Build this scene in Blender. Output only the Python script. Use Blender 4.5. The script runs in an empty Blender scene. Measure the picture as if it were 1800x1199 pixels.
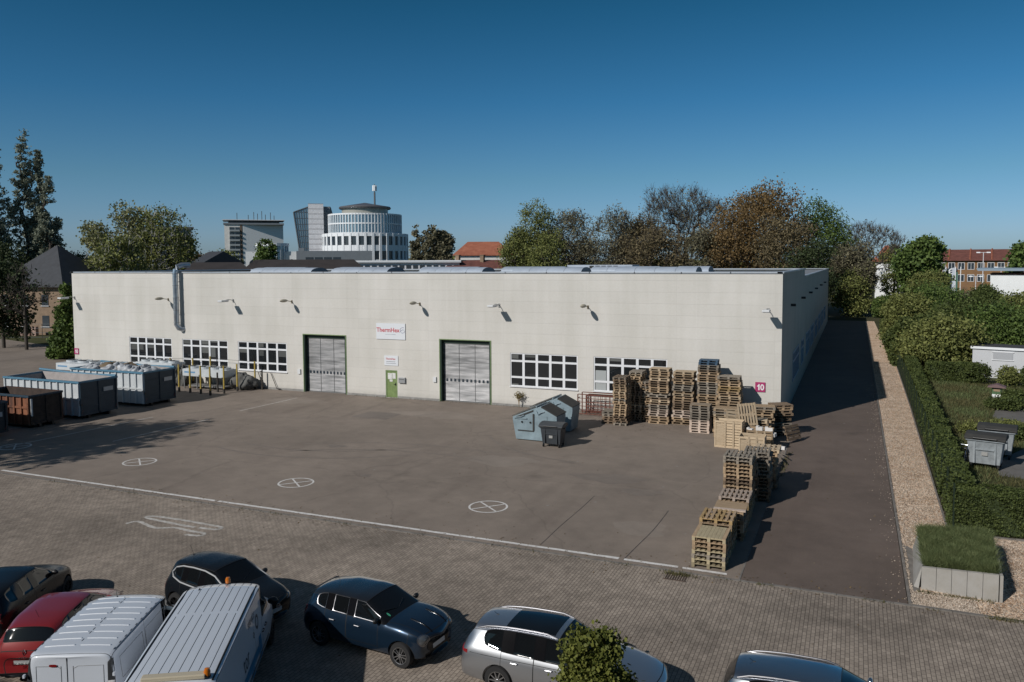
import bpy, bmesh, math, random
import numpy as np
from mathutils import Vector, Matrix
from mathutils.bvhtree import BVHTree
R = math.radians
scene = bpy.context.scene
COL = scene.collection

# ------------------------------------------------------------------ camera
YAW, PITCH, ROLL = .402, .067, -.005
CAMP = Vector((3.91, -50.014, 9.8))
_f = Vector((-math.sin(YAW)*math.cos(PITCH), math.cos(YAW)*math.cos(PITCH), -math.sin(PITCH)))
_r = Vector((math.cos(YAW), math.sin(YAW), 0)); _u = _r.cross(_f)
_c, _s = math.cos(ROLL), math.sin(ROLL)
_r, _u = _c*_r+_s*_u, -_s*_r+_c*_u
cam = bpy.data.objects.new('camera', bpy.data.cameras.new('camera'))
cam.matrix_world = Matrix(((_r.x, _u.x, -_f.x, CAMP.x), (_r.y, _u.y, -_f.y, CAMP.y), (_r.z, _u.z, -_f.z, CAMP.z), (0, 0, 0, 1)))
cam.data.sensor_width = 36; cam.data.lens = 28.353
cam.data.shift_y = -.0243
cam.data.clip_end = 6000
COL.objects.link(cam); scene.camera = cam

def ray(px, py):
    return _f + _r*((px-900)/1417.67) - _u*((py-555.84)/1417.67)
def G(px, py, z=0.0):
    d = ray(px, py); return CAMP + d*((z-CAMP.z)/d.z)
def D(px, py, dist):
    d = ray(px, py); return CAMP + d*(dist/math.hypot(d.x, d.y))

# ------------------------------------------------------------------ sun, sky, exposure
SUN_EL = R(32.7); SUN_AZ = R(64.45)          # direction in which shadows fall, from +X
SKY_STR = .075; SUN_STR = 2.9
w = bpy.data.worlds.new('World'); scene.world = w; w.use_nodes = True
nt = w.node_tree; nt.nodes.clear()
sky = nt.nodes.new('ShaderNodeTexSky'); sky.sky_type = 'NISHITA'; sky.sun_disc = False
sky.sun_elevation = SUN_EL
sx, sy = -math.cos(SUN_AZ), -math.sin(SUN_AZ)   # towards the sun
sky.sun_rotation = math.atan2(sx, sy)
sky.altitude = 100; sky.air_density = .9; sky.dust_density = .6; sky.ozone_density = 3.0
tcw = nt.nodes.new('ShaderNodeTexCoord'); spw = nt.nodes.new('ShaderNodeSeparateXYZ')
grade = nt.nodes.new('ShaderNodeValToRGB'); ge = grade.color_ramp.elements      # deep polarised blue overhead, clear blue at the horizon
ge[0].position = 0.0; ge[0].color = (.47, .63, .88, 1); ge[1].position = .32; ge[1].color = (.085, .37, .45, 1)
for p_, c_ in ((.033, (.47, .63, .88)), (.10, (.35, .575, .69)), (.19, (.18, .49, .64)), (.29, (.10, .40, .50)), (.55, (.34, .46, .44)), (1.0, (.5, .5, .45))): x_ = ge.new(p_); x_.color = (*c_, 1)
mxw = nt.nodes.new('ShaderNodeMix'); mxw.data_type = 'RGBA'; mxw.blend_type = 'MULTIPLY'; mxw.inputs[0].default_value = 1
bg = nt.nodes.new('ShaderNodeBackground'); bg.inputs[1].default_value = SKY_STR
wo = nt.nodes.new('ShaderNodeOutputWorld'); L_ = nt.links.new
L_(tcw.outputs['Generated'], spw.inputs[0]); L_(spw.outputs['Z'], grade.inputs[0]); L_(sky.outputs[0], mxw.inputs[6]); L_(grade.outputs[0], mxw.inputs[7])
L_(mxw.outputs[2], bg.inputs[0]); L_(bg.outputs[0], wo.inputs[0])
sl = bpy.data.lights.new('sun', 'SUN'); sl.energy = SUN_STR; sl.angle = R(.53); sl.color = (1, .955, .90)
so = bpy.data.objects.new('sun', sl); COL.objects.link(so)
tv = Vector((math.cos(SUN_AZ)*math.cos(SUN_EL), math.sin(SUN_AZ)*math.cos(SUN_EL), -math.sin(SUN_EL)))
so.rotation_euler = tv.to_track_quat('-Z', 'Y').to_euler(); so.location = (-30, -60, 60)
vs = scene.view_settings; vs.view_transform = 'Standard'; vs.look = 'None'; vs.gamma = 1; vs.exposure = .34
scene.cycles.max_bounces = 6; scene.cycles.diffuse_bounces = 3; scene.cycles.glossy_bounces = 3
scene.cycles.transparent_max_bounces = 4

# ------------------------------------------------------------------ naming helpers
def tag(o, label=None, cat=None, group=None, kind=None):
    if label: o['label'] = label
    if cat: o['category'] = cat
    if group: o['group'] = group
    if kind: o['kind'] = kind
    return o
def thing(name, label, cat, loc=(0, 0, 0), rz=0.0, group=None):
    o = bpy.data.objects.new(name, None); COL.objects.link(o)
    o.empty_display_size = .3; o.location = loc; o.rotation_euler = (0, 0, rz)
    return tag(o, label, cat, group)
def copy_tree(o, parent=None):
    c = o.copy(); COL.objects.link(c); c.parent = parent
    for ch in list(o.children): copy_tree(ch, c)
    return c

# ------------------------------------------------------------------ materials
MATS = {}
def nodes_of(m):
    m.use_nodes = True; t = m.node_tree
    return t, t.nodes['Principled BSDF']
def mat(name, col, rough=.6, metal=0.0, var=0.0, vscale=3.0, bump=0.0, bscale=30.0, spec=.5, coat=0.0, col2=None, coords='Object', rand=0.0, stretch=None):
    if name in MATS: return MATS[name]
    m = bpy.data.materials.new(name); MATS[name] = m
    t, b = nodes_of(m); N = t.nodes.new; L = t.links.new
    b.inputs['Base Color'].default_value = (*col, 1); b.inputs['Roughness'].default_value = rough
    b.inputs['Metallic'].default_value = metal; b.inputs['Specular IOR Level'].default_value = spec
    b.inputs['Coat Weight'].default_value = coat; b.inputs['Coat Roughness'].default_value = .04
    tc = N('ShaderNodeTexCoord'); src = tc.outputs[coords]
    if stretch:
        mp = N('ShaderNodeMapping'); mp.inputs['Scale'].default_value = stretch; L(src, mp.inputs[0]); src = mp.outputs[0]
    cur = None
    if var > 0:
        n = N('ShaderNodeTexNoise'); n.inputs['Scale'].default_value = vscale; n.inputs['Detail'].default_value = 6
        n.inputs['Roughness'].default_value = .65
        L(src, n.inputs['Vector'])
        rp = N('ShaderNodeValToRGB'); rp.color_ramp.elements[0].position = .3; rp.color_ramp.elements[1].position = .7
        c2 = col2 if col2 else tuple(min(1, c*(1+var)) for c in col)
        c1 = tuple(c*(1-var) for c in col) if not col2 else col
        rp.color_ramp.elements[0].color = (*c1, 1); rp.color_ramp.elements[1].color = (*c2, 1)
        L(n.outputs[0], rp.inputs[0]); cur = rp.outputs[0]; L(cur, b.inputs['Base Color'])
    if rand > 0:
        oi = N('ShaderNodeObjectInfo'); hv = N('ShaderNodeHueSaturation')
        mr = N('ShaderNodeMapRange'); mr.inputs['To Min'].default_value = 1-rand; mr.inputs['To Max'].default_value = 1+rand
        L(oi.outputs['Random'], mr.inputs[0]); L(mr.outputs[0], hv.inputs['Value'])
        if cur: L(cur, hv.inputs['Color'])
        else: hv.inputs['Color'].default_value = (*col, 1)
        L(hv.outputs[0], b.inputs['Base Color'])
    if bump > 0:
        n2 = N('ShaderNodeTexNoise'); n2.inputs['Scale'].default_value = bscale; n2.inputs['Detail'].default_value = 4
        L(src, n2.inputs['Vector']); bp = N('ShaderNodeBump'); bp.inputs['Strength'].default_value = bump; bp.inputs['Distance'].default_value = .02
        L(n2.outputs[0], bp.inputs['Height']); L(bp.outputs[0], b.inputs['Normal'])
    return m
def leaf_mat(name, c1, c2, scale=.5, c3=None):
    if name in MATS: return MATS[name]
    m = bpy.data.materials.new(name); MATS[name] = m
    t, b = nodes_of(m); N = t.nodes.new; L = t.links.new
    b.inputs['Roughness'].default_value = .65; b.inputs['Specular IOR Level'].default_value = .25
    g = N('ShaderNodeNewGeometry'); tc = N('ShaderNodeTexCoord')
    n = N('ShaderNodeTexNoise'); n.inputs['Scale'].default_value = scale; n.inputs['Detail'].default_value = 5
    L(tc.outputs['Object'], n.inputs['Vector'])
    mx = N('ShaderNodeMath'); mx.operation = 'MULTIPLY_ADD'; mx.inputs[1].default_value = .5
    L(g.outputs['Random Per Island'], mx.inputs[0])
    m2 = N('ShaderNodeMath'); m2.operation = 'MULTIPLY'; m2.inputs[1].default_value = .55; L(n.outputs[0], m2.inputs[0]); L(m2.outputs[0], mx.inputs[2])
    rp = N('ShaderNodeValToRGB'); e = rp.color_ramp.elements
    e[0].position = .2; e[0].color = (*c1, 1); e[1].position = .75; e[1].color = (*c2, 1)
    if c3: x = e.new(.9); x.color = (*c3, 1)
    L(mx.outputs[0], rp.inputs[0]); L(rp.outputs[0], b.inputs['Base Color'])
    tr = N('ShaderNodeBsdfTranslucent'); ms = N('ShaderNodeMixShader'); ms.inputs[0].default_value = .22
    L(rp.outputs[0], tr.inputs[0]); L(b.outputs[0], ms.inputs[1]); L(tr.outputs[0], ms.inputs[2])
    L(ms.outputs[0], t.nodes['Material Output'].inputs[0])
    return m

# ------------------------------------------------------------------ mesh builder
class MB:
    def __init__(s): s.v = []; s.f = []; s.m = []
    def add(s, vs, fs, mi=0):
        o = len(s.v); s.v += [tuple(p) for p in vs]; s.f += [tuple(i+o for i in f) for f in fs]; s.m += [mi]*len(fs); return s
    def box(s, x0, x1, y0, y1, z0, z1, mi=0, M=None):
        vs = [Vector(p) for p in ((x0, y0, z0), (x1, y0, z0), (x1, y1, z0), (x0, y1, z0), (x0, y0, z1), (x1, y0, z1), (x1, y1, z1), (x0, y1, z1))]
        if M: vs = [M @ p for p in vs]
        return s.add(vs, ((0, 3, 2, 1), (4, 5, 6, 7), (0, 1, 5, 4), (1, 2, 6, 5), (2, 3, 7, 6), (3, 0, 4, 7)), mi)
    def prism(s, pts, axis, a0, a1, mi=0, M=None):
        # pts: 2D outline; axis 'x','y','z' = extrusion direction
        def mk(p, a):
            v = {'x': (a, p[0], p[1]), 'y': (p[0], a, p[1]), 'z': (p[0], p[1], a)}[axis]
            v = Vector(v); return M @ v if M else v
        n = len(pts); vs = [mk(p, a0) for p in pts]+[mk(p, a1) for p in pts]
        fs = [tuple(range(n))[::-1], tuple(range(n, 2*n))]+[(i, (i+1) % n, n+(i+1) % n, n+i) for i in range(n)]
        return s.add(vs, fs, mi)
    def tube(s, pts, r, n=8, mi=0, r1=None, cap=True):
        pts = [Vector(p) for p in pts]; k = len(pts); rings = []
        for i, p in enumerate(pts):
            d = (pts[min(i+1, k-1)]-pts[max(i-1, 0)]).normalized()
            a = d.cross(Vector((0, 0, 1)) if abs(d.z) < .9 else Vector((1, 0, 0))).normalized(); b = d.cross(a)
            rr = r if r1 is None else r+(r1-r)*i/(k-1)
            rings.append([p+(a*math.cos(t)+b*math.sin(t))*rr for t in [2*math.pi*j/n for j in range(n)]])
        vs = [q for g in rings for q in g]; fs = []
        for i in range(k-1):
            for j in range(n): fs.append((i*n+j, i*n+(j+1) % n, (i+1)*n+(j+1) % n, (i+1)*n+j))
        if cap: fs += [tuple(range(n))[::-1], tuple(range((k-1)*n, k*n))]
        return s.add(vs, fs, mi)
    def lathe(s, prof, n=24, mi=0, M=None, cap=False):
        # prof: (r, h) pairs around z
        vs = []; fs = []; k = len(prof)
        for r, h in prof:
            for j in range(n):
                v = Vector((r*math.cos(2*math.pi*j/n), r*math.sin(2*math.pi*j/n), h)); vs.append(M @ v if M else v)
        for i in range(k-1):
            for j in range(n): fs.append((i*n+j, i*n+(j+1) % n, (i+1)*n+(j+1) % n, (i+1)*n+j))
        if cap: fs += [tuple(range(n))[::-1], tuple(range((k-1)*n, k*n))]
        return s.add(vs, fs, mi)
    def build(s, name, mats, parent=None, smooth=False, bevel=0.0, loc=None, rz=None):
        me = bpy.data.meshes.new(name); me.from_pydata(s.v, [], s.f)
        mats = mats if isinstance(mats, (list, tuple)) else [mats]
        for m in mats: me.materials.append(m)
        if len(mats) > 1: me.polygons.foreach_set('material_index', s.m)
        if smooth: me.polygons.foreach_set('use_smooth', [True]*len(me.polygons))
        me.validate(); me.update()
        o = bpy.data.objects.new(name, me); COL.objects.link(o)
        if parent: o.parent = parent
        if loc: o.location = loc
        if rz is not None: o.rotation_euler = (0, 0, rz)
        if bevel > 0:
            bv = o.modifiers.new('bevel', 'BEVEL'); bv.width = bevel; bv.segments = 2; bv.limit_method = 'ANGLE'; bv.angle_limit = R(40)
        if smooth:
            try: me.set_sharp_from_angle(angle=R(35))
            except Exception: pass
        return o
def arr_mesh(name, V, F, mats, parent=None, mi=None, smooth=False):
    """V (n,3) array, F (m,k) array of equal sized faces"""
    me = bpy.data.meshes.new(name); V = np.asarray(V, np.float32); F = np.asarray(F, np.int32); k = F.shape[1]
    me.vertices.add(len(V)); me.vertices.foreach_set('co', V.ravel())
    me.loops.add(F.size); me.loops.foreach_set('vertex_index', F.ravel())
    me.polygons.add(len(F)); me.polygons.foreach_set('loop_start', np.arange(0, F.size, k, dtype=np.int32))
    try: me.polygons.foreach_set('loop_total', np.full(len(F), k, np.int32))
    except Exception: pass
    mats = mats if isinstance(mats, (list, tuple)) else [mats]
    for m in mats: me.materials.append(m)
    if mi is not None: me.polygons.foreach_set('material_index', np.asarray(mi, np.int32))
    if smooth: me.polygons.foreach_set('use_smooth', np.ones(len(F), bool))
    me.update(calc_edges=True)
    o = bpy.data.objects.new(name, me); COL.objects.link(o)
    if parent: o.parent = parent
    return o
def text_mesh(name, s, size, m, parent=None, M=None, extrude=.004, align='LEFT', bold=0.0, sx=1.0):
    cu = bpy.data.curves.new(name, 'FONT'); cu.body = s; cu.size = size; cu.extrude = extrude; cu.align_x = align; cu.offset = bold
    cu.resolution_u = 3
    t = bpy.data.objects.new(name, cu); COL.objects.link(t)
    dg = bpy.context.evaluated_depsgraph_get(); dg.update()
    me = bpy.data.meshes.new_from_object(t.evaluated_get(dg)); me.name = name
    bpy.data.objects.remove(t); bpy.data.curves.remove(cu)
    me.materials.clear(); me.materials.append(m)
    if sx != 1: me.transform(Matrix.Diagonal((sx, 1, 1, 1)))
    if M: me.transform(M)
    o = bpy.data.objects.new(name, me); COL.objects.link(o)
    if parent: o.parent = parent
    return o
FRONT = Matrix.Rotation(R(90), 4, 'X')   # text standing up, facing -Y
def rot(z): return Matrix.Rotation(z, 4, 'Z')
def tr(x, y, z): return Matrix.Translation((x, y, z))
# ------------------------------------------------------------------ ground surfaces
def asphalt_mat(name, base, dark, seams=True):
    m = bpy.data.materials.new(name); t, b = nodes_of(m); N = t.nodes.new; L = t.links.new
    tc = N('ShaderNodeTexCoord')
    def noise(sc, det=6, st=None, w=.6):
        n = N('ShaderNodeTexNoise'); n.inputs['Scale'].default_value = sc; n.inputs['Detail'].default_value = det; n.inputs['Roughness'].default_value = w
        if st:
            mp = N('ShaderNodeMapping'); mp.inputs['Scale'].default_value = st[0]; mp.inputs['Rotation'].default_value = (0, 0, st[1]); L(tc.outputs['Object'], mp.inputs[0]); L(mp.outputs[0], n.inputs['Vector'])
        else: L(tc.outputs['Object'], n.inputs['Vector'])
        return n.outputs[0]
    def ramp(src, p0, c0, p1, c1):
        r = N('ShaderNodeValToRGB'); e = r.color_ramp.elements; e[0].position = p0; e[0].color = (*c0, 1); e[1].position = p1; e[1].color = (*c1, 1); L(src, r.inputs[0]); return r.outputs[0]
    def mix(f, a, bb, mode='MIX'):
        x = N('ShaderNodeMix'); x.data_type = 'RGBA'; x.blend_type = mode
        if isinstance(f, float): x.inputs[0].default_value = f
        else: L(f, x.inputs[0])
        L(a, x.inputs[6]); L(bb, x.inputs[7]); return x.outputs[2]
    big = ramp(noise(.13, 5), .3, tuple(c*.83 for c in base), .7, tuple(c*1.14 for c in base))
    mid = ramp(noise(.9, 8, None, .7), .3, (.84, .84, .84), .75, (1.12, 1.12, 1.12))
    c = mix(1.0, big, mid, 'MULTIPLY')
    fine = ramp(noise(42, 3, None, .8), .3, (.8, .8, .8), .7, (1.2, 1.2, 1.2))
    c = mix(1.0, c, fine, 'MULTIPLY')
    # long tyre polish marks and stains
    st = ramp(noise(1.0, 5, ((.5, .06, 1), .35)), .55, (1, 1, 1), .75, (.84, .83, .83))
    c = mix(1.0, c, st, 'MULTIPLY')
    st2 = ramp(noise(.35, 7, ((1, 1, 1), 0.), .6), .62, (1, 1, 1), .74, (.72, .72, .72))
    c = mix(1.0, c, st2, 'MULTIPLY')
    st4 = ramp(noise(1.0, 6, ((.09, .9, 1), .9)), .62, (1, 1, 1), .8, (1.22, 1.21, 1.19))
    c = mix(1.0, c, st4, 'MULTIPLY')
    # small pale droppings
    v = N('ShaderNodeTexVoronoi'); v.inputs['Scale'].default_value = .55; L(tc.outputs['Object'], v.inputs['Vector'])
    dots = N('ShaderNodeMath'); dots.operation = 'LESS_THAN'; dots.inputs[1].default_value = .03; L(v.outputs['Distance'], dots.inputs[0])
    pale = N('ShaderNodeRGB'); pale.outputs[0].default_value = (.25, .235, .22, 1)
    c = mix(dots.outputs[0], c, pale.outputs[0])
    if seams:   # tar-filled construction joints and cracks
        v2 = N('ShaderNodeTexVoronoi'); v2.feature = 'DISTANCE_TO_EDGE'; v2.inputs['Scale'].default_value = .11; v2.inputs['Randomness'].default_value = .8
        nz = N('ShaderNodeTexNoise'); nz.inputs['Scale'].default_value = .8; L(tc.outputs['Object'], nz.inputs['Vector'])
        va = N('ShaderNodeVectorMath'); va.operation = 'MULTIPLY_ADD'; va.inputs[1].default_value = (1.2, 1.2, 0); L(nz.outputs[1], va.inputs[0]); L(tc.outputs['Object'], va.inputs[2])
        L(va.outputs[0], v2.inputs['Vector'])
        cr = ramp(v2.outputs['Distance'], .001, (.84, .84, .84), .006, (1, 1, 1))
        c = mix(1.0, c, cr, 'MULTIPLY')
    L(c, b.inputs['Base Color']); b.inputs['Roughness'].default_value = .8; b.inputs['Specular IOR Level'].default_value = .35
    bp = N('ShaderNodeBump'); bp.inputs['Strength'].default_value = .35; bp.inputs['Distance'].default_value = .01
    L(noise(60, 3), bp.inputs['Height']); L(bp.outputs[0], b.inputs['Normal'])
    return m
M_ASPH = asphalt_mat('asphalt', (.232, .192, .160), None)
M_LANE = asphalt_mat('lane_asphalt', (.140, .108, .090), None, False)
def paver_mat():
    m = bpy.data.materials.new('pavers'); t, b = nodes_of(m); N = t.nodes.new; L = t.links.new
    tc = N('ShaderNodeTexCoord'); mp = N('ShaderNodeMapping'); mp.inputs['Rotation'].default_value = (0, 0, R(90)); L(tc.outputs['Object'], mp.inputs[0])
    br = N('ShaderNodeTexBrick'); br.inputs['Scale'].default_value = 1; br.inputs['Brick Width'].default_value = .21; br.inputs['Row Height'].default_value = .105
    br.inputs['Mortar Size'].default_value = .008; br.inputs['Mortar Smooth'].default_value = .3; br.inputs['Bias'].default_value = 0
    br.inputs['Color1'].default_value = (.325, .275, .228, 1); br.inputs['Color2'].default_value = (.25, .21, .174, 1); br.inputs['Mortar'].default_value = (.11, .09, .075, 1)
    L(mp.outputs[0], br.inputs['Vector'])
    def nz(sc, lo, hi, p0=.3, p1=.7, det=6, map_=None):
        n = N('ShaderNodeTexNoise'); n.inputs['Scale'].default_value = sc; n.inputs['Detail'].default_value = det
        if map_:
            q = N('ShaderNodeMapping'); q.inputs['Scale'].default_value = map_; L(tc.outputs['Object'], q.inputs[0]); L(q.outputs[0], n.inputs['Vector'])
        else: L(tc.outputs['Object'], n.inputs['Vector'])
        r = N('ShaderNodeValToRGB'); r.color_ramp.elements[0].position = p0; r.color_ramp.elements[1].position = p1
        r.color_ramp.elements[0].color = (lo,)*3+(1,); r.color_ramp.elements[1].color = (hi,)*3+(1,); L(n.outputs[0], r.inputs[0]); return r.outputs[0]
    cur = br.outputs[0]
    for s in (nz(.25, .74, 1.2), nz(2.2, .80, 1.14), nz(.5, 1.0, .78, .6, .75, 6, (.12, 1, 1)), nz(70, .8, 1.2)):
        x = N('ShaderNodeMix'); x.data_type = 'RGBA'; x.blend_type = 'MULTIPLY'; x.inputs[0].default_value = 1; L(cur, x.inputs[6]); L(s, x.inputs[7]); cur = x.outputs[2]
    L(cur, b.inputs['Base Color']); b.inputs['Roughness'].default_value = .85; b.inputs['Specular IOR Level'].default_value = .25
    bp = N('ShaderNodeBump'); bp.invert = True; bp.inputs['Strength'].default_value = .6; bp.inputs['Distance'].default_value = .012; L(br.outputs['Fac'], bp.inputs['Height']); L(bp.outputs[0], b.inputs['Normal'])
    return m
M_PAVE = paver_mat()
def gravel_mat():
    m = bpy.data.materials.new('gravel'); t, b = nodes_of(m); N = t.nodes.new; L = t.links.new
    tc = N('ShaderNodeTexCoord'); v = N('ShaderNodeTexVoronoi'); v.inputs['Scale'].default_value = 19; L(tc.outputs['Object'], v.inputs['Vector'])
    sp = N('ShaderNodeSeparateColor'); L(v.outputs['Color'], sp.inputs[0])
    r = N('ShaderNodeValToRGB'); e = r.color_ramp.elements; e[0].position = 0; e[0].color = (.34, .24, .17, 1); e[1].position = 1; e[1].color = (.95, .80, .66, 1)
    for p, c in ((.3, (.56, .40, .29)), (.55, (.80, .63, .49)), (.8, (.9, .75, .6))): x = e.new(p); x.color = (*c, 1)
    L(sp.outputs[0], r.inputs[0])
    n = N('ShaderNodeTexNoise'); n.inputs['Scale'].default_value = .7; n.inputs['Detail'].default_value = 6; L(tc.outputs['Object'], n.inputs['Vector'])
    r2 = N('ShaderNodeValToRGB'); r2.color_ramp.elements[0].position = .35; r2.color_ramp.elements[0].color = (.74, .66, .58, 1); r2.color_ramp.elements[1].position = .75; r2.color_ramp.elements[1].color = (1, 1, 1, 1)
    L(n.outputs[0], r2.inputs[0])
    x = N('ShaderNodeMix'); x.data_type = 'RGBA'; x.blend_type = 'MULTIPLY'; x.inputs[0].default_value = 1; L(r.outputs[0], x.inputs[6]); L(r2.outputs[0], x.inputs[7])
    L(x.outputs[2], b.inputs['Base Color']); b.inputs['Roughness'].default_value = .9; b.inputs['Specular IOR Level'].default_value = .2
    bp = N('ShaderNodeBump'); bp.invert = True; bp.inputs['Strength'].default_value = .9; bp.inputs['Distance'].default_value = .03; L(v.outputs['Distance'], bp.inputs['Height']); L(bp.outputs[0], b.inputs['Normal'])
    return m
M_GRAV = gravel_mat()
M_EARTH = mat('earth', (.040, .046, .022), .95, var=1, vscale=.12, col2=(.075, .07, .04), bump=.6, bscale=9, spec=.1)
M_LAWN = mat('lawn', (.034, .046, .016), .95, var=1, vscale=.5, col2=(.085, .080, .040), bump=.8, bscale=14, spec=.1)
M_KERB = mat('kerb_concrete', (.17, .155, .14), .9, var=.3, vscale=2.5, bump=.3)
M_PAINT = mat('road_paint', (.74, .73, .71), .75, var=1, vscale=5, col2=(.50, .48, .46))
M_PAINTW = mat('worn_paint', (.30, .275, .245), .85, var=1, vscale=5, col2=(.60, .58, .55))

def sheet(name, pts, z, m, kind='structure'):
    b = MB(); b.add([(x, y, z) for x, y in pts], [tuple(range(len(pts)))]); o = b.build(name, m); tag(o, kind=kind); return o
sheet('ground', [(-3000, -900), (3000, -900), (3000, 4500), (-3000, 4500)], -.05, M_EARTH)
sheet('asphalt_yard', [(-118, -25), (.85, -25), (.85, .35), (-59.4, .35), (-59.4, 4), (-72, 14), (-118, 26)], 0, M_ASPH)
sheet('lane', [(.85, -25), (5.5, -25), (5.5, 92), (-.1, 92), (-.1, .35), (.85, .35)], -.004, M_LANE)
sheet('paved_road', [(-90, -62), (60, -62), (60, -25.13), (-90, -25.13)], -.002, M_PAVE)
sheet('gravel_strip', [(5.62, -25), (30, -25), (30, -17.6), (7.3, -17.6), (7.3, -8), (7.55, 10), (7.65, 31), (7.2, 60), (6.9, 92), (5.62, 92)], -.008, M_GRAV)
sheet('lawn', [(8.4, -16.2), (45, -16.2), (45, 60), (7.7, 60), (7.7, 34), (8.4, 30)], -.012, M_LAWN)
M_PATH = mat('path_concrete', (.13, .122, .114), .9, var=.25, vscale=1.2, bump=.3)
sheet('path', [(10.1, -8.2), (16, -9.5), (30, -9.5), (30, 13), (14.2, 12.6), (12.6, 10.5), (12.0, 7.6), (12.7, 4.6), (13.3, 1.2), (12.2, -1.6), (10.5, -5)], -.004, M_PATH)
def strip(name, pts, wd, z0, z1, m):
    b = MB()
    for (x0, y0), (x1, y1) in zip(pts[:-1], pts[1:]):
        d = Vector((x1-x0, y1-y0)); L_ = d.length; a = math.atan2(d.y, d.x); n = max(1, int(L_/1.0))
        for i in range(n):
            b.box(i*L_/n+.006, (i+1)*L_/n-.006, -wd/2, wd/2, z0+random.uniform(-.004, .004), z1+random.uniform(-.006, .006), 0, tr(x0, y0, 0) @ rot(a))
    o = b.build(name, m); tag(o, kind='structure'); return o
random.seed(4)
strip('kerb_yard', [(-90, -25.065), (5.62, -25.065)], .12, -.1, .022, M_KERB)
strip('kerb_gravel', [(5.56, -25.0), (5.56, 92)], .08, -.1, .03, M_KERB)
strip('kerb_verge', [(5.6, -25.065), (30, -25.3)], .12, -.1, .03, M_KERB)
strip('kerb_hedge', [(7.2, -17.7), (30, -17.9)], .07, -.1, .05, M_KERB)
strip('kerb_hedge_edge', [(7.2, -17.7), (7.3, -8), (7.5, 10), (7.62, 31)], .06, -.1, .05, M_KERB)
strip('kerb_wall', [(.83, -25), (.83, -.4)], .05, -.1, .004, M_KERB)

# painted yard markings
def marking(name, polys, m, z=.005):
    b = MB()
    for p in polys: b.add([(x, y, z) for x, y in p], [tuple(range(len(p)))])
    o = b.build(name, m); tag(o, kind='structure'); return o
def rag(x0, x1, y0, y1, n=60, amp=.012):
    a = [(x0+(x1-x0)*i/n, y0+random.uniform(-amp, amp)) for i in range(n+1)]
    c = [(x0+(x1-x0)*i/n, y1+random.uniform(-amp, amp)) for i in range(n, -1, -1)]
    return a+c
marking('boundary_line', [rag(-33.4, -20.25, -24.72, -24.56), rag(-20.1, -3.08, -24.72, -24.56), rag(-2.9, -1.12, -24.74, -24.58), rag(-.98, .42, -24.75, -24.6)], M_PAINT)
def circle_mark(cx, cy, r=.80, w_=.085, spoke=True):
    ps = []; n = 40
    for i in range(n):
        a, b_ = 2*math.pi*i/n, 2*math.pi*(i+1)/n
        ps.append([(cx+r*math.cos(a), cy+r*math.sin(a)), (cx+r*math.cos(b_), cy+r*math.sin(b_)), (cx+(r-w_)*math.cos(b_), cy+(r-w_)*math.sin(b_)), (cx+(r-w_)*math.cos(a), cy+(r-w_)*math.sin(a))])
    for k, ang in enumerate((R(48), R(-40))):
        d = Vector((math.cos(ang), math.sin(ang))); nn = Vector((-d.y, d.x))*w_*.45; e = r-w_*.7
        segs = [(-e, e)] if k == 0 else [(-e, -w_*.6), (w_*.6, e)]
        for s0, s1 in segs:
            A = d*s0; B_ = d*s1; ps.append([(cx+A.x+nn.x, cy+A.y+nn.y), (cx+A.x-nn.x, cy+A.y-nn.y), (cx+B_.x-nn.x, cy+B_.y-nn.y), (cx+B_.x+nn.x, cy+B_.y+nn.y)])
    return ps
marking('circle_marking', circle_mark(-28.55, -20.96)+circle_mark(-18.9, -21.15)+circle_mark(-9.45, -21.13)+circle_mark(-37.6, -21.0), M_PAINT)
def bar(x0, y0, x1, y1, w_):
    d = (Vector((x1-x0, y1-y0))).normalized(); n = Vector((-d.y, d.x))*w_/2
    return [(x0+n.x, y0+n.y), (x0-n.x, y0-n.y), (x1-n.x, y1-n.y), (x1+n.x, y1+n.y)]
marking('bay_line', [bar(-33.6, -8.2, -33.3, -2.6, .12), bar(-33.7, -18.1, -33.4, -11.2, .12), bar(-38, -22.2, -37.3, -12, .12), bar(-42.4, -20, -42.2, -13, .1)], M_PAINTW)
def snake(pts, wd, n=8):
    # smooth stroke through points
    P = [Vector(p) for p in pts]; out = []
    for i in range(len(P)-1):
        p0 = P[max(i-1, 0)]; p1 = P[i]; p2 = P[i+1]; p3 = P[min(i+2, len(P)-1)]
        for k in range(n):
            t = k/n; out.append(.5*((2*p1)+(p2-p0)*t+(2*p0-5*p1+4*p2-p3)*t*t+(3*p1-p0-3*p2+p3)*t**3))
    out.append(P[-1]); qs = []
    for a, b_ in zip(out[:-1], out[1:]):
        w2 = wd*random.uniform(.75, 1.1); qs.append(bar(a.x, a.y, b_.x, b_.y, w2))
    return qs
def gp(x, y):
    p = G(x, y); return (p.x, p.y)
q6 = lambda x, y: gp(x/2.571, 780+y/2.571)
marking('floor_paint_scrawl', snake([q6(570, 362), q6(625, 352), q6(700, 380), q6(790, 380), q6(860, 395), q6(920, 405), q6(905, 416), q6(835, 411)], .17)
        + snake([q6(880, 378), q6(820, 368), q6(740, 352), q6(660, 334), q6(690, 328), q6(760, 336), q6(850, 350), q6(940, 366), q6(1000, 378), q6(975, 388), q6(900, 380)], .17), M_PAINTW, z=.004)
M_TAR = mat('tar', (.05, .043, .04), .7, var=.3)
M_DRY = mat('dry_seam', (.13, .118, .10), .9, var=.4, vscale=4)
marking('tar_seam', snake([gp(1095, 985), gp(1120, 960), gp(1150, 930), gp(1175, 898)], .035)+snake([gp(950, 958), gp(985, 925), gp(1020, 895), gp(1045, 872)], .03)
        + snake([gp(875, 735), gp(930, 738), gp(1000, 745)], .02), M_TAR, z=.003)
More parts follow.
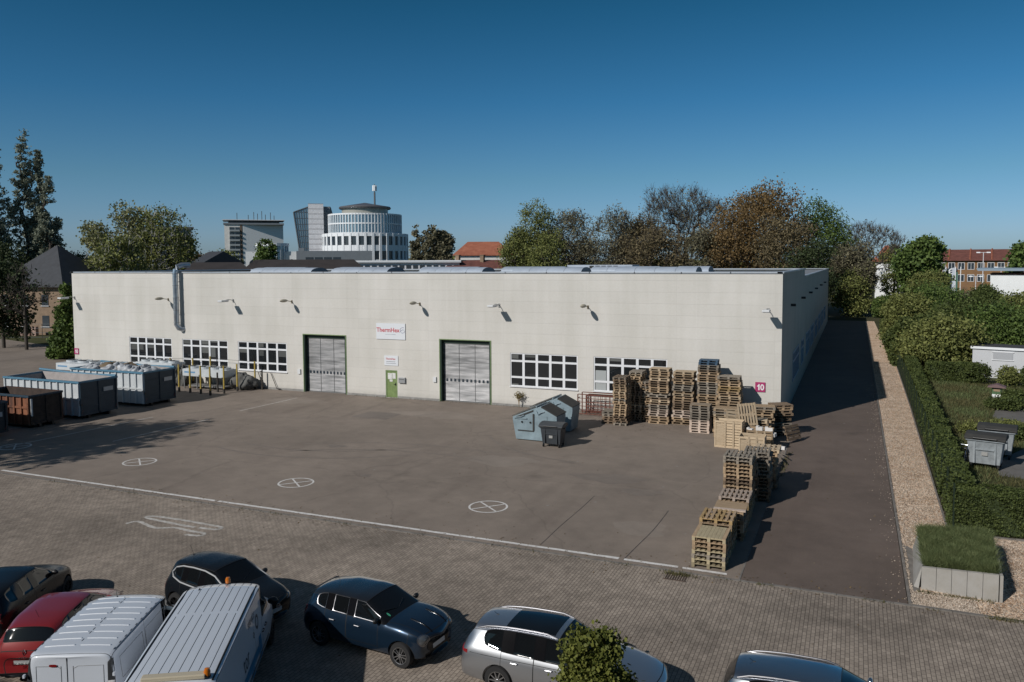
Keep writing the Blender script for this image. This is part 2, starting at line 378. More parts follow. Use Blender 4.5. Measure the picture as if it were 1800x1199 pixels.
def blob(cx, cy, rx, ry, seed, n=26):
    r_ = random.Random(seed); ph = [r_.uniform(0, 6) for _ in range(3)]
    return [(cx+rx*(1+.18*math.sin(2*a+ph[0])+.12*math.sin(5*a+ph[1])+.07*math.sin(9*a+ph[2]))*math.cos(a), cy+ry*(1+.18*math.sin(3*a+ph[1])+.1*math.sin(7*a+ph[2]))*math.sin(a)) for a in [2*math.pi*k/n for k in range(n)]]
M_OIL = mat('oil_stain', (.155, .128, .108), .6, var=1, vscale=1.6, col2=(.195, .162, .136)); M_PATCHA = asphalt_mat('asphalt_patch', (.185, .158, .138), None, False); M_PATCHB = asphalt_mat('asphalt_patch_pale', (.255, .215, .182), None, False)
marking('stain', [blob(-6.2, -15.2, 1.5, .8, 1), blob(-4.3, -16.8, .9, .5, 2), blob(-8.8, -13.1, .35, .25, 3), blob(-21.5, -14.4, .5, .35, 4), blob(-16.7, -18.9, .3, .22, 5), blob(-31.2, -15, .8, .4, 6), blob(-13.8, -6.2, .5, .4, 7)], M_OIL, z=.0022)
marking('asphalt_repair', [[(-25.5, -7.2), (-22.9, -7.25), (-22.95, -5.1), (-25.4, -5.15)]], M_PATCHA, z=.0012)
marking('asphalt_wear', [blob(-20.8, -4.6, 2.6, 1.1, 21), blob(-32.6, -3.6, 2.4, 1.0, 22), blob(-12, -14, 1.8, 1.0, 23), blob(-3.2, -21.4, 1.1, .8, 24)], M_PATCHB, z=.0016)
M_TYRE_MARK = mat('tyre_mark', (.165, .138, .118), .7, var=1, vscale=3, col2=(.205, .172, .146))
tm = []
for cx, cy, r_, a0, a1 in ((-24, -7, 9, -1.9, -.7), (-24, -7, 10.5, -1.9, -.8), (-16, -26, 12, 1.3, 2.2), (-16, -26, 13.6, 1.3, 2.15), (-30, 2, 11, -1.5, -.6), (-8, -5, 8, -2.6, -1.7)):
    n_ = 30; tm += [bar(cx+r_*math.cos(a0+(a1-a0)*i/n_), cy+r_*math.sin(a0+(a1-a0)*i/n_), cx+r_*math.cos(a0+(a1-a0)*(i+1)/n_), cy+r_*math.sin(a0+(a1-a0)*(i+1)/n_), .14) for i in range(n_)]
marking('tyre_mark', tm, M_TYRE_MARK, z=.0028)
b = MB()   # drain and weeds at the kerb
for i in range(9): b.box(-1.32+i*.075, -1.29+i*.075, -25.75, -25.3, -.002, .012)
b.box(-1.36, -.66, -25.3, -25.26, -.002, .016); b.box(-1.36, -.66, -25.79, -25.75, -.002, .016)
o = b.build('drain_grate', mat('rust_iron', (.06, .04, .03), .8, var=.5)); tag(o, 'rusty iron drain grate in the pavers beside the kerb', 'drain')

# ------------------------------------------------------------------ the hall
HW, HH, HD = 59.25, 9.05, 22.6; H2, HL = 8.45, 89.0
def panel_mat(name, c, dirt, axis='XZ', rw=.72, pw=5.85, off=.4):
    m = bpy.data.materials.new(name); t, b = nodes_of(m); N = t.nodes.new; L = t.links.new
    tc = N('ShaderNodeTexCoord'); sp = N('ShaderNodeSeparateXYZ'); L(tc.outputs['Object'], sp.inputs[0]); cb = N('ShaderNodeCombineXYZ')
    L(sp.outputs['X' if axis == 'XZ' else 'Y'], cb.inputs[0]); L(sp.outputs['Z'], cb.inputs[1])
    ad = N('ShaderNodeVectorMath'); ad.inputs[1].default_value = (off+pw*20, 0.05, 0); L(cb.outputs[0], ad.inputs[0])
    br = N('ShaderNodeTexBrick'); br.offset = 0; br.inputs['Scale'].default_value = 1; br.inputs['Brick Width'].default_value = pw; br.inputs['Row Height'].default_value = rw
    br.inputs['Mortar Size'].default_value = .008; br.inputs['Mortar Smooth'].default_value = .2
    br.inputs['Color1'].default_value = (*c, 1); br.inputs['Color2'].default_value = (*[x*.965 for x in c], 1); br.inputs['Mortar'].default_value = (*[x*.91 for x in c], 1)
    L(ad.outputs[0], br.inputs['Vector'])
    cur = br.outputs[0]
    for sc, st, lo, hi, p0, p1 in ((.5, (1, 1, .35), .95, 1.03, .35, .65), (1.1, (1.7, 1.7, .12), .97, 1.015, .35, .65), (.5, (9, 9, .10), .965, 1.0, .62, .72), (8, (1, 1, 1), .97, 1.02, .3, .7), (.22, (1, 1, 1), .95, 1.03, .35, .65)):
        n = N('ShaderNodeTexNoise'); n.inputs['Scale'].default_value = sc; n.inputs['Detail'].default_value = 6
        q = N('ShaderNodeMapping'); q.inputs['Scale'].default_value = st; L(tc.outputs['Object'], q.inputs[0]); L(q.outputs[0], n.inputs['Vector'])
        r = N('ShaderNodeValToRGB'); r.color_ramp.elements[0].position = p0; r.color_ramp.elements[1].position = p1
        r.color_ramp.elements[0].color = (lo, lo, lo*.99, 1); r.color_ramp.elements[1].color = (hi, hi, hi, 1); L(n.outputs[0], r.inputs[0])
        x = N('ShaderNodeMix'); x.data_type = 'RGBA'; x.blend_type = 'MULTIPLY'; x.inputs[0].default_value = 1; L(cur, x.inputs[6]); L(r.outputs[0], x.inputs[7]); cur = x.outputs[2]
    # splash dirt low on the wall
    mr = N('ShaderNodeMapRange'); mr.inputs['From Min'].default_value = .05; mr.inputs['From Max'].default_value = .5; mr.inputs['To Min'].default_value = .8; mr.inputs['To Max'].default_value = 0
    L(sp.outputs['Z'], mr.inputs[0]); n = N('ShaderNodeTexNoise'); n.inputs['Scale'].default_value = 3; n.inputs['Detail'].default_value = 5; L(tc.outputs['Object'], n.inputs['Vector'])
    mu = N('ShaderNodeMath'); mu.operation = 'MULTIPLY'; L(mr.outputs[0], mu.inputs[0]); L(n.outputs[0], mu.inputs[1])
    x = N('ShaderNodeMix'); x.data_type = 'RGBA'; L(mu.outputs[0], x.inputs[0]); L(cur, x.inputs[6]); x.inputs[7].default_value = (*dirt, 1)
    L(x.outputs[2], b.inputs['Base Color']); b.inputs['Roughness'].default_value = .75; b.inputs['Specular IOR Level'].default_value = .3
    bp = N('ShaderNodeBump'); bp.invert = True; bp.inputs['Strength'].default_value = .5; bp.inputs['Distance'].default_value = .01; L(br.outputs['Fac'], bp.inputs['Height']); L(bp.outputs[0], b.inputs['Normal'])
    return m
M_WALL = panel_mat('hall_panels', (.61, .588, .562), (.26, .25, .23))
M_WALLS = panel_mat('hall_side_panels', (.53, .47, .41), (.26, .25, .24), 'YZ', .72, 6.0)  # front cream made darker and warmer; side-wall shade put into the colour
M_COPE = mat('coping_metal', (.42, .45, .49), .4, .3, var=.1, vscale=1)
M_ROOF = mat('roof_felt', (.20, .215, .235), .8, var=.25, vscale=.4)
M_FRAME = mat('white_pvc', (.70, .71, .73), .4, var=.04)
M_GLASS = mat('dark_glass', (.012, .014, .016), .03, spec=.6)
M_GLASSB = mat('blue_glass', (.03, .045, .06), .05, spec=.8)
M_GREEN = mat('green_frame', (.17, .235, .11), .5, var=.2, vscale=4)
M_GREEND = mat('green_jamb_shaded', (.012, .032, .020), .5)  # frame green darkened; the shadow inside the reveal is put into the colour
M_DOORG = mat('green_door', (.165, .23, .085), .45, var=.2, vscale=3)
M_BLACK = mat('black_plastic', (.012, .012, .013), .45)
M_WHITE = mat('white_metal', (.62, .63, .64), .45, var=.05)
WIN = [(-52.65, -47.9), (-46.75, -42.0), (-40.95, -36.2), (-17.5, -12.7), (-11.6, -6.8)]; WZ = (1.4, 3.66)
DOORS = [(-34.6, -30.78), (-22.87, -18.97)]; DZ = 4.38
hall = thing('factory_hall', 'long cream flat-roofed factory hall with two roller doors behind the yard', 'building', (0, 0, 0))
holes = [(a, c, WZ[0], WZ[1], .12) for a, c in WIN]+[(a, c, 0, DZ, .42) for a, c in DOORS]+[(-27.37, -26.38, .02, 2.02, .12)]
def wall_holes(x0, x1, z0, z1, holes, th=.42):
    b = MB(); xs = sorted({x0, x1, *[h[0] for h in holes], *[h[1] for h in holes]}); zs = sorted({z0, z1, *[h[2] for h in holes], *[h[3] for h in holes]})
    for i in range(len(xs)-1):
        for j in range(len(zs)-1):
            cx, cz = (xs[i]+xs[i+1])/2, (zs[j]+zs[j+1])/2
            if any(h[0] < cx < h[1] and h[2] < cz < h[3] for h in holes): continue
            b.add([(xs[i], 0, zs[j]), (xs[i+1], 0, zs[j]), (xs[i+1], 0, zs[j+1]), (xs[i], 0, zs[j+1])], [(0, 1, 2, 3)])
    for a, c, d, e, dp in holes:
        b.add([(a, 0, d), (a, 0, e), (a, dp, e), (a, dp, d)], [(0, 1, 2, 3)]); b.add([(c, 0, d), (c, 0, e), (c, dp, e), (c, dp, d)], [(3, 2, 1, 0)])
        b.add([(a, 0, e), (c, 0, e), (c, dp, e), (a, dp, e)], [(3, 2, 1, 0)])
        if d > .01: b.add([(a, 0, d), (c, 0, d), (c, dp, d), (a, dp, d)], [(0, 1, 2, 3)])
    return b
b = wall_holes(-HW, 0, -.05, HH, holes)
b.build('front_wall', M_WALL, hall)
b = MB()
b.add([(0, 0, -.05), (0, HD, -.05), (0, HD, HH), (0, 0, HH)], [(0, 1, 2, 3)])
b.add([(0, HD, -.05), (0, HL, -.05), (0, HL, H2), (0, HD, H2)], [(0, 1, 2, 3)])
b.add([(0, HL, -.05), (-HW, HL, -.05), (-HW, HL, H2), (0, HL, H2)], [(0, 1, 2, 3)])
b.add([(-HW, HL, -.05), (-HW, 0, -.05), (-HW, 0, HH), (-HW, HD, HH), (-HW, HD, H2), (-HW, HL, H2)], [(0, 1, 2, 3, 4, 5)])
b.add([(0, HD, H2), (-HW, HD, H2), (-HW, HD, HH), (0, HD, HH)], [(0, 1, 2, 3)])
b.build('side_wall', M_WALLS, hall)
b = MB(); b.add([(-HW, 0, HH-.12), (0, 0, HH-.12), (0, HD, HH-.12), (-HW, HD, HH-.12)], [(0, 1, 2, 3)])
b.add([(-HW, HD, H2-.12), (0, HD, H2-.12), (0, HL, H2-.12), (-HW, HL, H2-.12)], [(0, 1, 2, 3)]); b.build('roof', M_ROOF, hall)
b = MB()
for i in range(20): b.box(-HW-.06+i*HW/20+.004, -HW+(i+1)*HW/20-.004, -.07, .3, HH, HH+.09)
b.box(-.30, .07, -.07, HD+.07, HH+.002, HH+.092); b.box(-HW, 0, HD-.2, HD+.07, HH, HH+.09); b.box(-HW-.07, -HW+.3, -.07, HD+.07, HH+.001, HH+.091)
b.box(-.30, .07, HD+.075, HL, H2, H2+.09); b.box(-HW, -.3, HL-.3, HL+.05, H2, H2+.09); b.build('coping', M_COPE, hall)
b = MB()
for a, c in ((-HW, DOORS[0][0]), (DOORS[0][1], -27.4), (-26.35, DOORS[1][0]), (DOORS[1][1], 0)): b.box(a, c, -.025, 0.0, -.05, .16)
b.build('plinth', mat('plinth', (.24, .235, .225), .85, var=.3, vscale=2), hall)
random.seed(8)
for a, c in WIN:
    wd = c-a; z0, z1 = WZ; f = MB(); g = MB()
    t = .07; rows = [z0, z0+.62, z0+1.72, z1]
    f.box(a, c, .03, .12, z0, z0+t); f.box(a, c, .03, .12, z1-t, z1); f.box(a, a+t, .031, .119, z0+t, z1-t); f.box(c-t, c, .031, .119, z0+t, z1-t)
    for k in range(1, 5):
        x = a+wd*k/5; f.box(x-.085, x+.085, .032, .118, z0+t, z1-t)
    for z in rows[1:3]: f.box(a+t, c-t, .034, .116, z-.065, z+.065)
    f.box(a-.05, c+.05, -.09, .03, z0-.05, z0-.01)
    w_ = f.build('window', M_FRAME, hall)
    for k in range(5):
        for j in range(3):
            tilt = random.uniform(-.004, .004)
            g.add([(a+wd*k/5+.02, .09+tilt, rows[j]+.02), (a+wd*(k+1)/5-.02, .09-tilt, rows[j]+.02), (a+wd*(k+1)/5-.02, .09-tilt, rows[j+1]-.02), (a+wd*k/5+.02, .09+tilt, rows[j+1]-.02)], [(0, 1, 2, 3)])
    g.build('pane', M_GLASS, w_)
    for k in range(5):
        for j in range(3):
            if random.random() < .3:
                zt_ = rows[j+1]-.07; hh_ = (rows[j+1]-rows[j]-.14)*random.choice((.3, .5, .8)); xa_ = a+wd*k/5+.09; q_ = MB(); q_.box(xa_, xa_+wd/5*random.choice((.5, .8, .8))-.0, .078, .084, zt_-hh_ if j > 0 else rows[j]+.08, zt_ if j > 0 else rows[j]+.08+hh_*.6); q_.build('interior_blind', mat('interior_dim', (.075, .078, .075), .6, rand=.5), w_)
# pale blinds inside the last window
b = MB(); b.box(-11.5, -10.78, .075, .085, 1.48, 2.75); b.build('blind', mat('blind', (.34, .36, .36), .7), hall)
def slat_mat():
    m = bpy.data.materials.new('roller_slats'); t, b = nodes_of(m); N = t.nodes.new; L = t.links.new
    tc = N('ShaderNodeTexCoord'); q = N('ShaderNodeMapping'); q.inputs['Scale'].default_value = (.5, 1, 5); L(tc.outputs['Object'], q.inputs[0])
    n = N('ShaderNodeTexNoise'); n.inputs['Scale'].default_value = 1.3; n.inputs['Detail'].default_value = 5; L(q.outputs[0], n.inputs['Vector'])
    r = N('ShaderNodeValToRGB'); e = r.color_ramp.elements; e[0].position = .3; e[0].color = (.15, .155, .16, 1); e[1].position = .72; e[1].color = (.42, .42, .43, 1); L(n.outputs[0], r.inputs[0])  # wavy reflections painted into the colour as light and dark streaks
    L(r.outputs[0], b.inputs['Base Color']); b.inputs['Metallic'].default_value = .55; b.inputs['Roughness'].default_value = .38
    return m
M_SLAT = slat_mat()
for a, c in DOORS:
    f = MB(); n = 52; x0, x1 = a+.1, c-.1; dz = (DZ-.25)/n
    for i in range(n):
        z = .05+i*dz; f.add([(x0, .34, z), (x1, .34, z), (x1, .318, z+dz*.5), (x0, .318, z+dz*.5), (x0, .34, z+dz*.94), (x1, .34, z+dz*.94), (x0, .352, z+dz), (x1, .352, z+dz)], [(0, 1, 2, 3), (3, 2, 5, 4), (4, 5, 7, 6)])
    d_ = f.build('roller_door', M_SLAT, hall)
    g = MB(); nn = 11
    for k in range(nn):
        x = x0+.12+(x1-x0-.24)*(k+.5)/nn; g = MB(); g.box(x-.07, x+.07, .30, .345, 1.42, 1.62); g.build('door_window', M_GLASSB, d_)
    g = MB()
    for k in (1, 2): x = x0+(x1-x0)*k/3; g.box(x-.012, x+.012, .305, .345, .05, DZ-.25)
    g.box(x0, x1, .29, .35, .0, .06); g.build('guide_strip', mat('guide_grey', (.22, .225, .23), .4, .5), d_)
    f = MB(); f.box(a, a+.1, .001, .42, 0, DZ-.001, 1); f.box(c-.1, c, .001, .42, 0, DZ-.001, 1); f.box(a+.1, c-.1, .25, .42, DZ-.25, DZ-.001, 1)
    f.box(a-.06, a-.003, -.03, .0, 0, DZ+.06); f.box(c+.003, c+.06, -.03, .0, 0, DZ+.06); f.box(a-.003, c+.003, -.03, .0, DZ+.002, DZ+.06)
    f.build('door_frame', [M_GREEN, M_GREEND], hall)
    g = MB(); g.box(a-.55, a-.3, -.1, 0, 1.35, 1.72); g.build('control_box', M_WHITE, hall)
f = MB(); f.box(-27.37, -27.29, .01, .12, .02, 2.02); f.box(-26.46, -26.38, .01, .12, .02, 2.02); f.box(-27.29, -26.46, .01, .12, 1.94, 2.02); f.build('door_frame', M_GREEN, hall)
f = MB(); f.box(-27.29, -26.46, .04, .1, .04, 1.94); dd = f.build('door', M_DOORG, hall)
g = MB(); g.box(-26.56, -26.53, -.03, .04, .98, 1.02); g.box(-26.68, -26.53, -.04, -.02, .985, 1.015); g.box(-26.58, -26.51, .03, .04, .9, 1.12); g.build('handle', M_BLACK, dd)
g = MB(); g.box(-27.2, -26.85, .03, .04, 1.35, 1.8); g.box(-26.82, -26.55, .03, .04, 1.4, 1.82); g.box(-27.05, -26.8, .028, .039, 1.18, 1.33); g.build('notice', mat('paper', (.6, .6, .58), .8, var=.2, vscale=6), dd)
# long rows of windows and small lamps along the lane side
for y0, y1 in ((9.5, 16), (19, 22), (26, 32), (34, 40), (43, 49), (52, 58), (61, 67), (70, 76)):
    f = MB(); g = MB(); f.box(.005, .05, y0, y1, 3.25, 3.35); f.box(.005, .05, y0, y1, 1.3, 1.4); n = max(2, int(round((y1-y0)/1.15)))
    for k in range(n+1): y = y0+(y1-y0-.09)*k/n; f.box(.005, .049, y, y+.09, 1.4, 3.25)
    f.box(.006, .047, y0+.09, y1-.09, 2.62, 2.72); ff = f.build('side_window', mat('blue_frames', (.35, .42, .50), .4), hall); g.box(.003, .02, y0+.05, y1-.05, 1.38, 3.3); g.build('pane', M_GLASSB, ff)
for y in (7, 18.5, 30, 42, 55, 68): b = MB(); b.box(0, .32, y-.15, y+.15, 6.75, 6.92); b.build('side_lamp', M_BLACK, hall)
# barrel roof lights: long vaults lying across the flat roof
M_VAULT = mat('rooflight_sheet', (.36, .41, .48), .6, var=.15, vscale=.7)
M_VEND = mat('rooflight_end', (.10, .125, .15), .5)
def vault(x0, x1, y, zb, rr, hh):
    f = MB(); n = 10
    pr = [(y-rr*math.cos(math.pi*i/n), zb+hh*math.sin(math.pi*i/n)) for i in range(n+1)]
    m = 1+int((x1-x0)/1.6)
    for k in range(m):
        a, c = x0+(x1-x0)*k/m+.01, x0+(x1-x0)*(k+1)/m-.01
        for i in range(n): f.add([(a, *pr[i]), (c, *pr[i]), (c, *pr[i+1]), (a, *pr[i+1])], [(0, 1, 2, 3)])
    f.add([(x1-.005, *p) for p in pr], [tuple(range(n+1))], 1); f.add([(x0+.005, *p) for p in pr], [tuple(range(n+1))], 1)
    f.box(x0-.05, x1+.05, y-rr-.1, y+rr+.1, HH-.14, zb, 0)
    f.build('rooflight', [M_VAULT, M_VEND], hall)
for y, lst in ((7.5, [(-45, -38.5), (-36.5, -31), (-28, -22.5), (-20, -14.5), (-12, -6.2)]), (14.5, [(-50, -45), (-41, -35), (-32, -26.5), (-24, -18.5), (-16, -10.5), (-9, -6.5)])):
    for x0, x1 in lst: vault(x0, x1, y, HH-.05, 1.25, .40)
b = MB(); b.box(-20, -14, 19, 21.5, HH-.1, HH+.45); b.build('roof_plant', M_VAULT, hall)
g = MB()
for k in range(5): g.box(-17.9+k*.55, -17.5+k*.55, 18.98, 19.0, HH+.15, HH+.38)
g.build('roof_vent', M_BLACK, hall)

# wall lamps, signs, duct
def wall_lamp(x, z, kind, label):
    t = thing('wall_lamp', label, 'lamp', (x, 0, z), 0, 'lamps along the top of the hall wall')
    if kind == 0:
        b = MB(); b.box(-.06, .06, -.06, 0, -.1, .14); b.tube([(0, -.04, .05), (-.02, -.5, .12), (-.05, -.75, .10)], .025); b.build('bracket', mat('lamp_grey', (.3, .3, .29), .5), t)
        b = MB(); b.box(-.21, .21, -1.5, -.7, -.02, .1); b.box(-.17, .17, -1.45, -.76, -.05, -.02, 0); b.build('lamp_head', M_WHITE, t, bevel=.02)
    else:
        b = MB(); b.box(-.05, .05, -.05, 0, -.1, .12); b.tube([(0, -.04, .03), (0, -.6, .11)], .025); b.build('bracket', mat('lamp_brown', (.16, .13, .08), .6), t)
        b = MB(); M = tr(0, -.95, .12) @ Matrix.Diagonal((.42, 1.1, .5, 1))
        b.lathe([(.02, .26), (.2, .22), (.34, .12), (.4, 0), (.36, -.1), (.2, -.2), (.02, -.23)], 16, 0, M); b.build('lamp_head', mat('lamp_tan', (.36, .33, .26), .5), t, smooth=True)
for x, k, l in ((-59.0, 0, 'square white wall lamp at the far left corner of the hall'), (-48.1, 1, 'tan cobra-head wall lamp just left of the silver duct'), (-41.3, 0, 'square white wall lamp between the second and third windows'),
                (-35.6, 1, 'tan cobra-head wall lamp above the left roller door'), (-24.45, 1, 'tan cobra-head wall lamp right of the large company sign'), (-18.3, 0, 'square white wall lamp above the right roller door'),
                (-12.0, 1, 'tan cobra-head wall lamp between the two right-hand windows, below a stain'), (-.8, 0, 'square white wall lamp at the right corner of the hall')):
    wall_lamp(x, 6.85, k, l)
M_SIGNW = mat('sign_white', (.66, .68, .71), .4)
M_RED = mat('sign_red', (.48, .05, .07), .5); M_MAG = mat('sign_magenta', (.37, .03, .13), .5); M_INK = mat('ink', (.12, .13, .17), .6); M_PUREW = mat('white_letters', (.75, .75, .76), .5)
t = thing('company_sign', 'large white sign reading ThermHex in red with a round logo', 'sign', (-26.86, 0, 4.27))
b = MB(); b.box(-1.21, 1.21, -.06, -.01, 0, 1.16); b.build('board', M_SIGNW, t)
text_mesh('lettering', 'ThermHex', .44, M_RED, t, tr(-1.18, -.062, .53) @ FRONT, bold=.008, sx=.98)
b = MB()
for k in range(6):
    if k == 0: continue
    a, c = R(60*k), R(60*(k+1)-12); b.tube([(1.0+.19*math.cos(a+(c-a)*j/4), -.064, .68+.2*math.sin(a+(c-a)*j/4)) for j in range(5)], .018, 5)
b.tube([(.85, -.064, .62), (1.0, -.064, .72), (1.14, -.064, .7)], .014, 5); b.build('logo', mat('logo_blue', (.25, .25, .36), .5), t)
b = MB(); b.box(-.45, .1, -.063, -.06, .34, .37); b.box(.12, .42, -.063, -.06, .33, .375); b.build('rule', mat('faint_ink', (.38, .40, .44), .6), t)
t = thing('door_sign', 'small white ThermHex sign directly above the green door', 'sign', (-26.86, 0, 2.36))
b = MB(); b.box(-.58, .58, -.04, -.005, 0, .72); b.build('board', M_SIGNW, t)
text_mesh('lettering', 'ThermHex', .18, M_RED, t, tr(-.45, -.043, .43) @ FRONT, bold=.003)
b = MB(); b.box(-.4, .35, -.043, -.04, .27, .30); b.box(-.45, .4, -.043, -.04, .15, .175); b.build('rule', M_INK, t)
for x, z, s, l, nm in ((-1.18, 1.95, .58, 'magenta house number 10 plate at the right end of the hall wall', 'r'), (-58.98, 1.9, .52, 'magenta house number 10 plate at the left end of the hall wall', 'l')):
    t = thing('number_sign', l, 'sign', (x, 0, z)); b = MB(); b.box(-s/2, s/2, -.05, -.01, 0, s); b.build('plate', M_MAG, t)
    b = MB(); b.prism([(-.30*s, .62*s), (-.30*s, .52*s), (-.19*s, .57*s), (-.19*s, .18*s), (-.06*s, .18*s), (-.06*s, .80*s), (-.16*s, .80*s), (-.19*s, .70*s)], 'y', -.056, -.05); n_ = 20
    V = [(.2*s+rx_*s*math.cos(2*math.pi*i/n_), -.056, .49*s+rz_*s*math.sin(2*math.pi*i/n_)) for rx_, rz_ in ((.19, .32), (.075, .20)) for i in range(n_)]; b.add(V, [(i, (i+1) % n_, n_+(i+1) % n_, n_+i) for i in range(n_)]); b.build('number', M_PUREW, t)
t = thing('letter_box', 'grey letter box on the wall right of the green door', 'letterbox', (-25.95, 0, 1.14)); b = MB(); b.box(-.27, .27, -.14, 0, 0, .4); b.build('box', mat('lb_grey', (.33, .34, .35), .4, .3), t, bevel=.01)
b = MB(); b.box(-.2, .2, -.15, -.14, .25, .3); b.build('flap', mat('lb_dark', (.12, .12, .12), .4), t)
M_GALV = mat('galvanised', (.45, .49, .53), .28, .8, var=.25, vscale=3)
t = thing('exhaust_duct', 'silver metal exhaust duct bending over the hall roof edge', 'duct', (-46.85, 0, 0))
b = MB(); pts = [(.35, .2, 4.55), (.25, -.05, 4.45), (.1, -.3, 4.55), (0, -.42, 4.85)]+[(0, -.42, z) for z in (6, 7.2, 8.4, 9.0)]+[(.02, -.38, 9.3), (.08, -.22, 9.55), (.2, .1, 9.68), (.45, .7, 9.68)]
b.tube(pts, .21, 16); b.build('pipe', M_GALV, t, smooth=True)
b = MB()
for z in (5.0, 6.0, 7.0, 8.0, 8.95): b.lathe([(.215, 0), (.235, .01), (.235, .05), (.215, .06)], 16, 0, tr(0, -.42, z))
for z in (5.6, 8.3): b.box(-.03, .03, -.3, 0, z, z+.05)
b.build('clamp', mat('clamp', (.3, .32, .34), .4, .6), t)
# ------------------------------------------------------------------ vehicles
def paint(name, c, metal=.35, rough=.32): return mat(name, c, rough, metal, coat=1.0, spec=.5)
M_CARGL = mat('car_glass', (.006, .007, .008), .03, spec=.5); M_SEAM = mat('seam', (.004, .004, .004), .7); M_CHROME = mat('chrome', (.30, .30, .32), .35, 1.0); M_TYRE = mat('tyre', (.014, .014, .015), .8); M_RIM = mat('rim_silver', (.42, .43, .45), .25, .9)
M_RIMD = mat('rim_dark', (.06, .06, .065), .3, .8); M_TRIM = mat('trim_black', (.006, .006, .007), .12, spec=.3); M_TAIL = mat('tail_red', (.20, .012, .012), .2, coat=1); M_HEAD = mat('head_lens', (.11, .12, .13), .1, .4, coat=1); M_PLATE = mat('plate_white', (.55, .56, .56), .4)
M_AMBER = mat('amber', (.50, .14, .01), .2, coat=1)
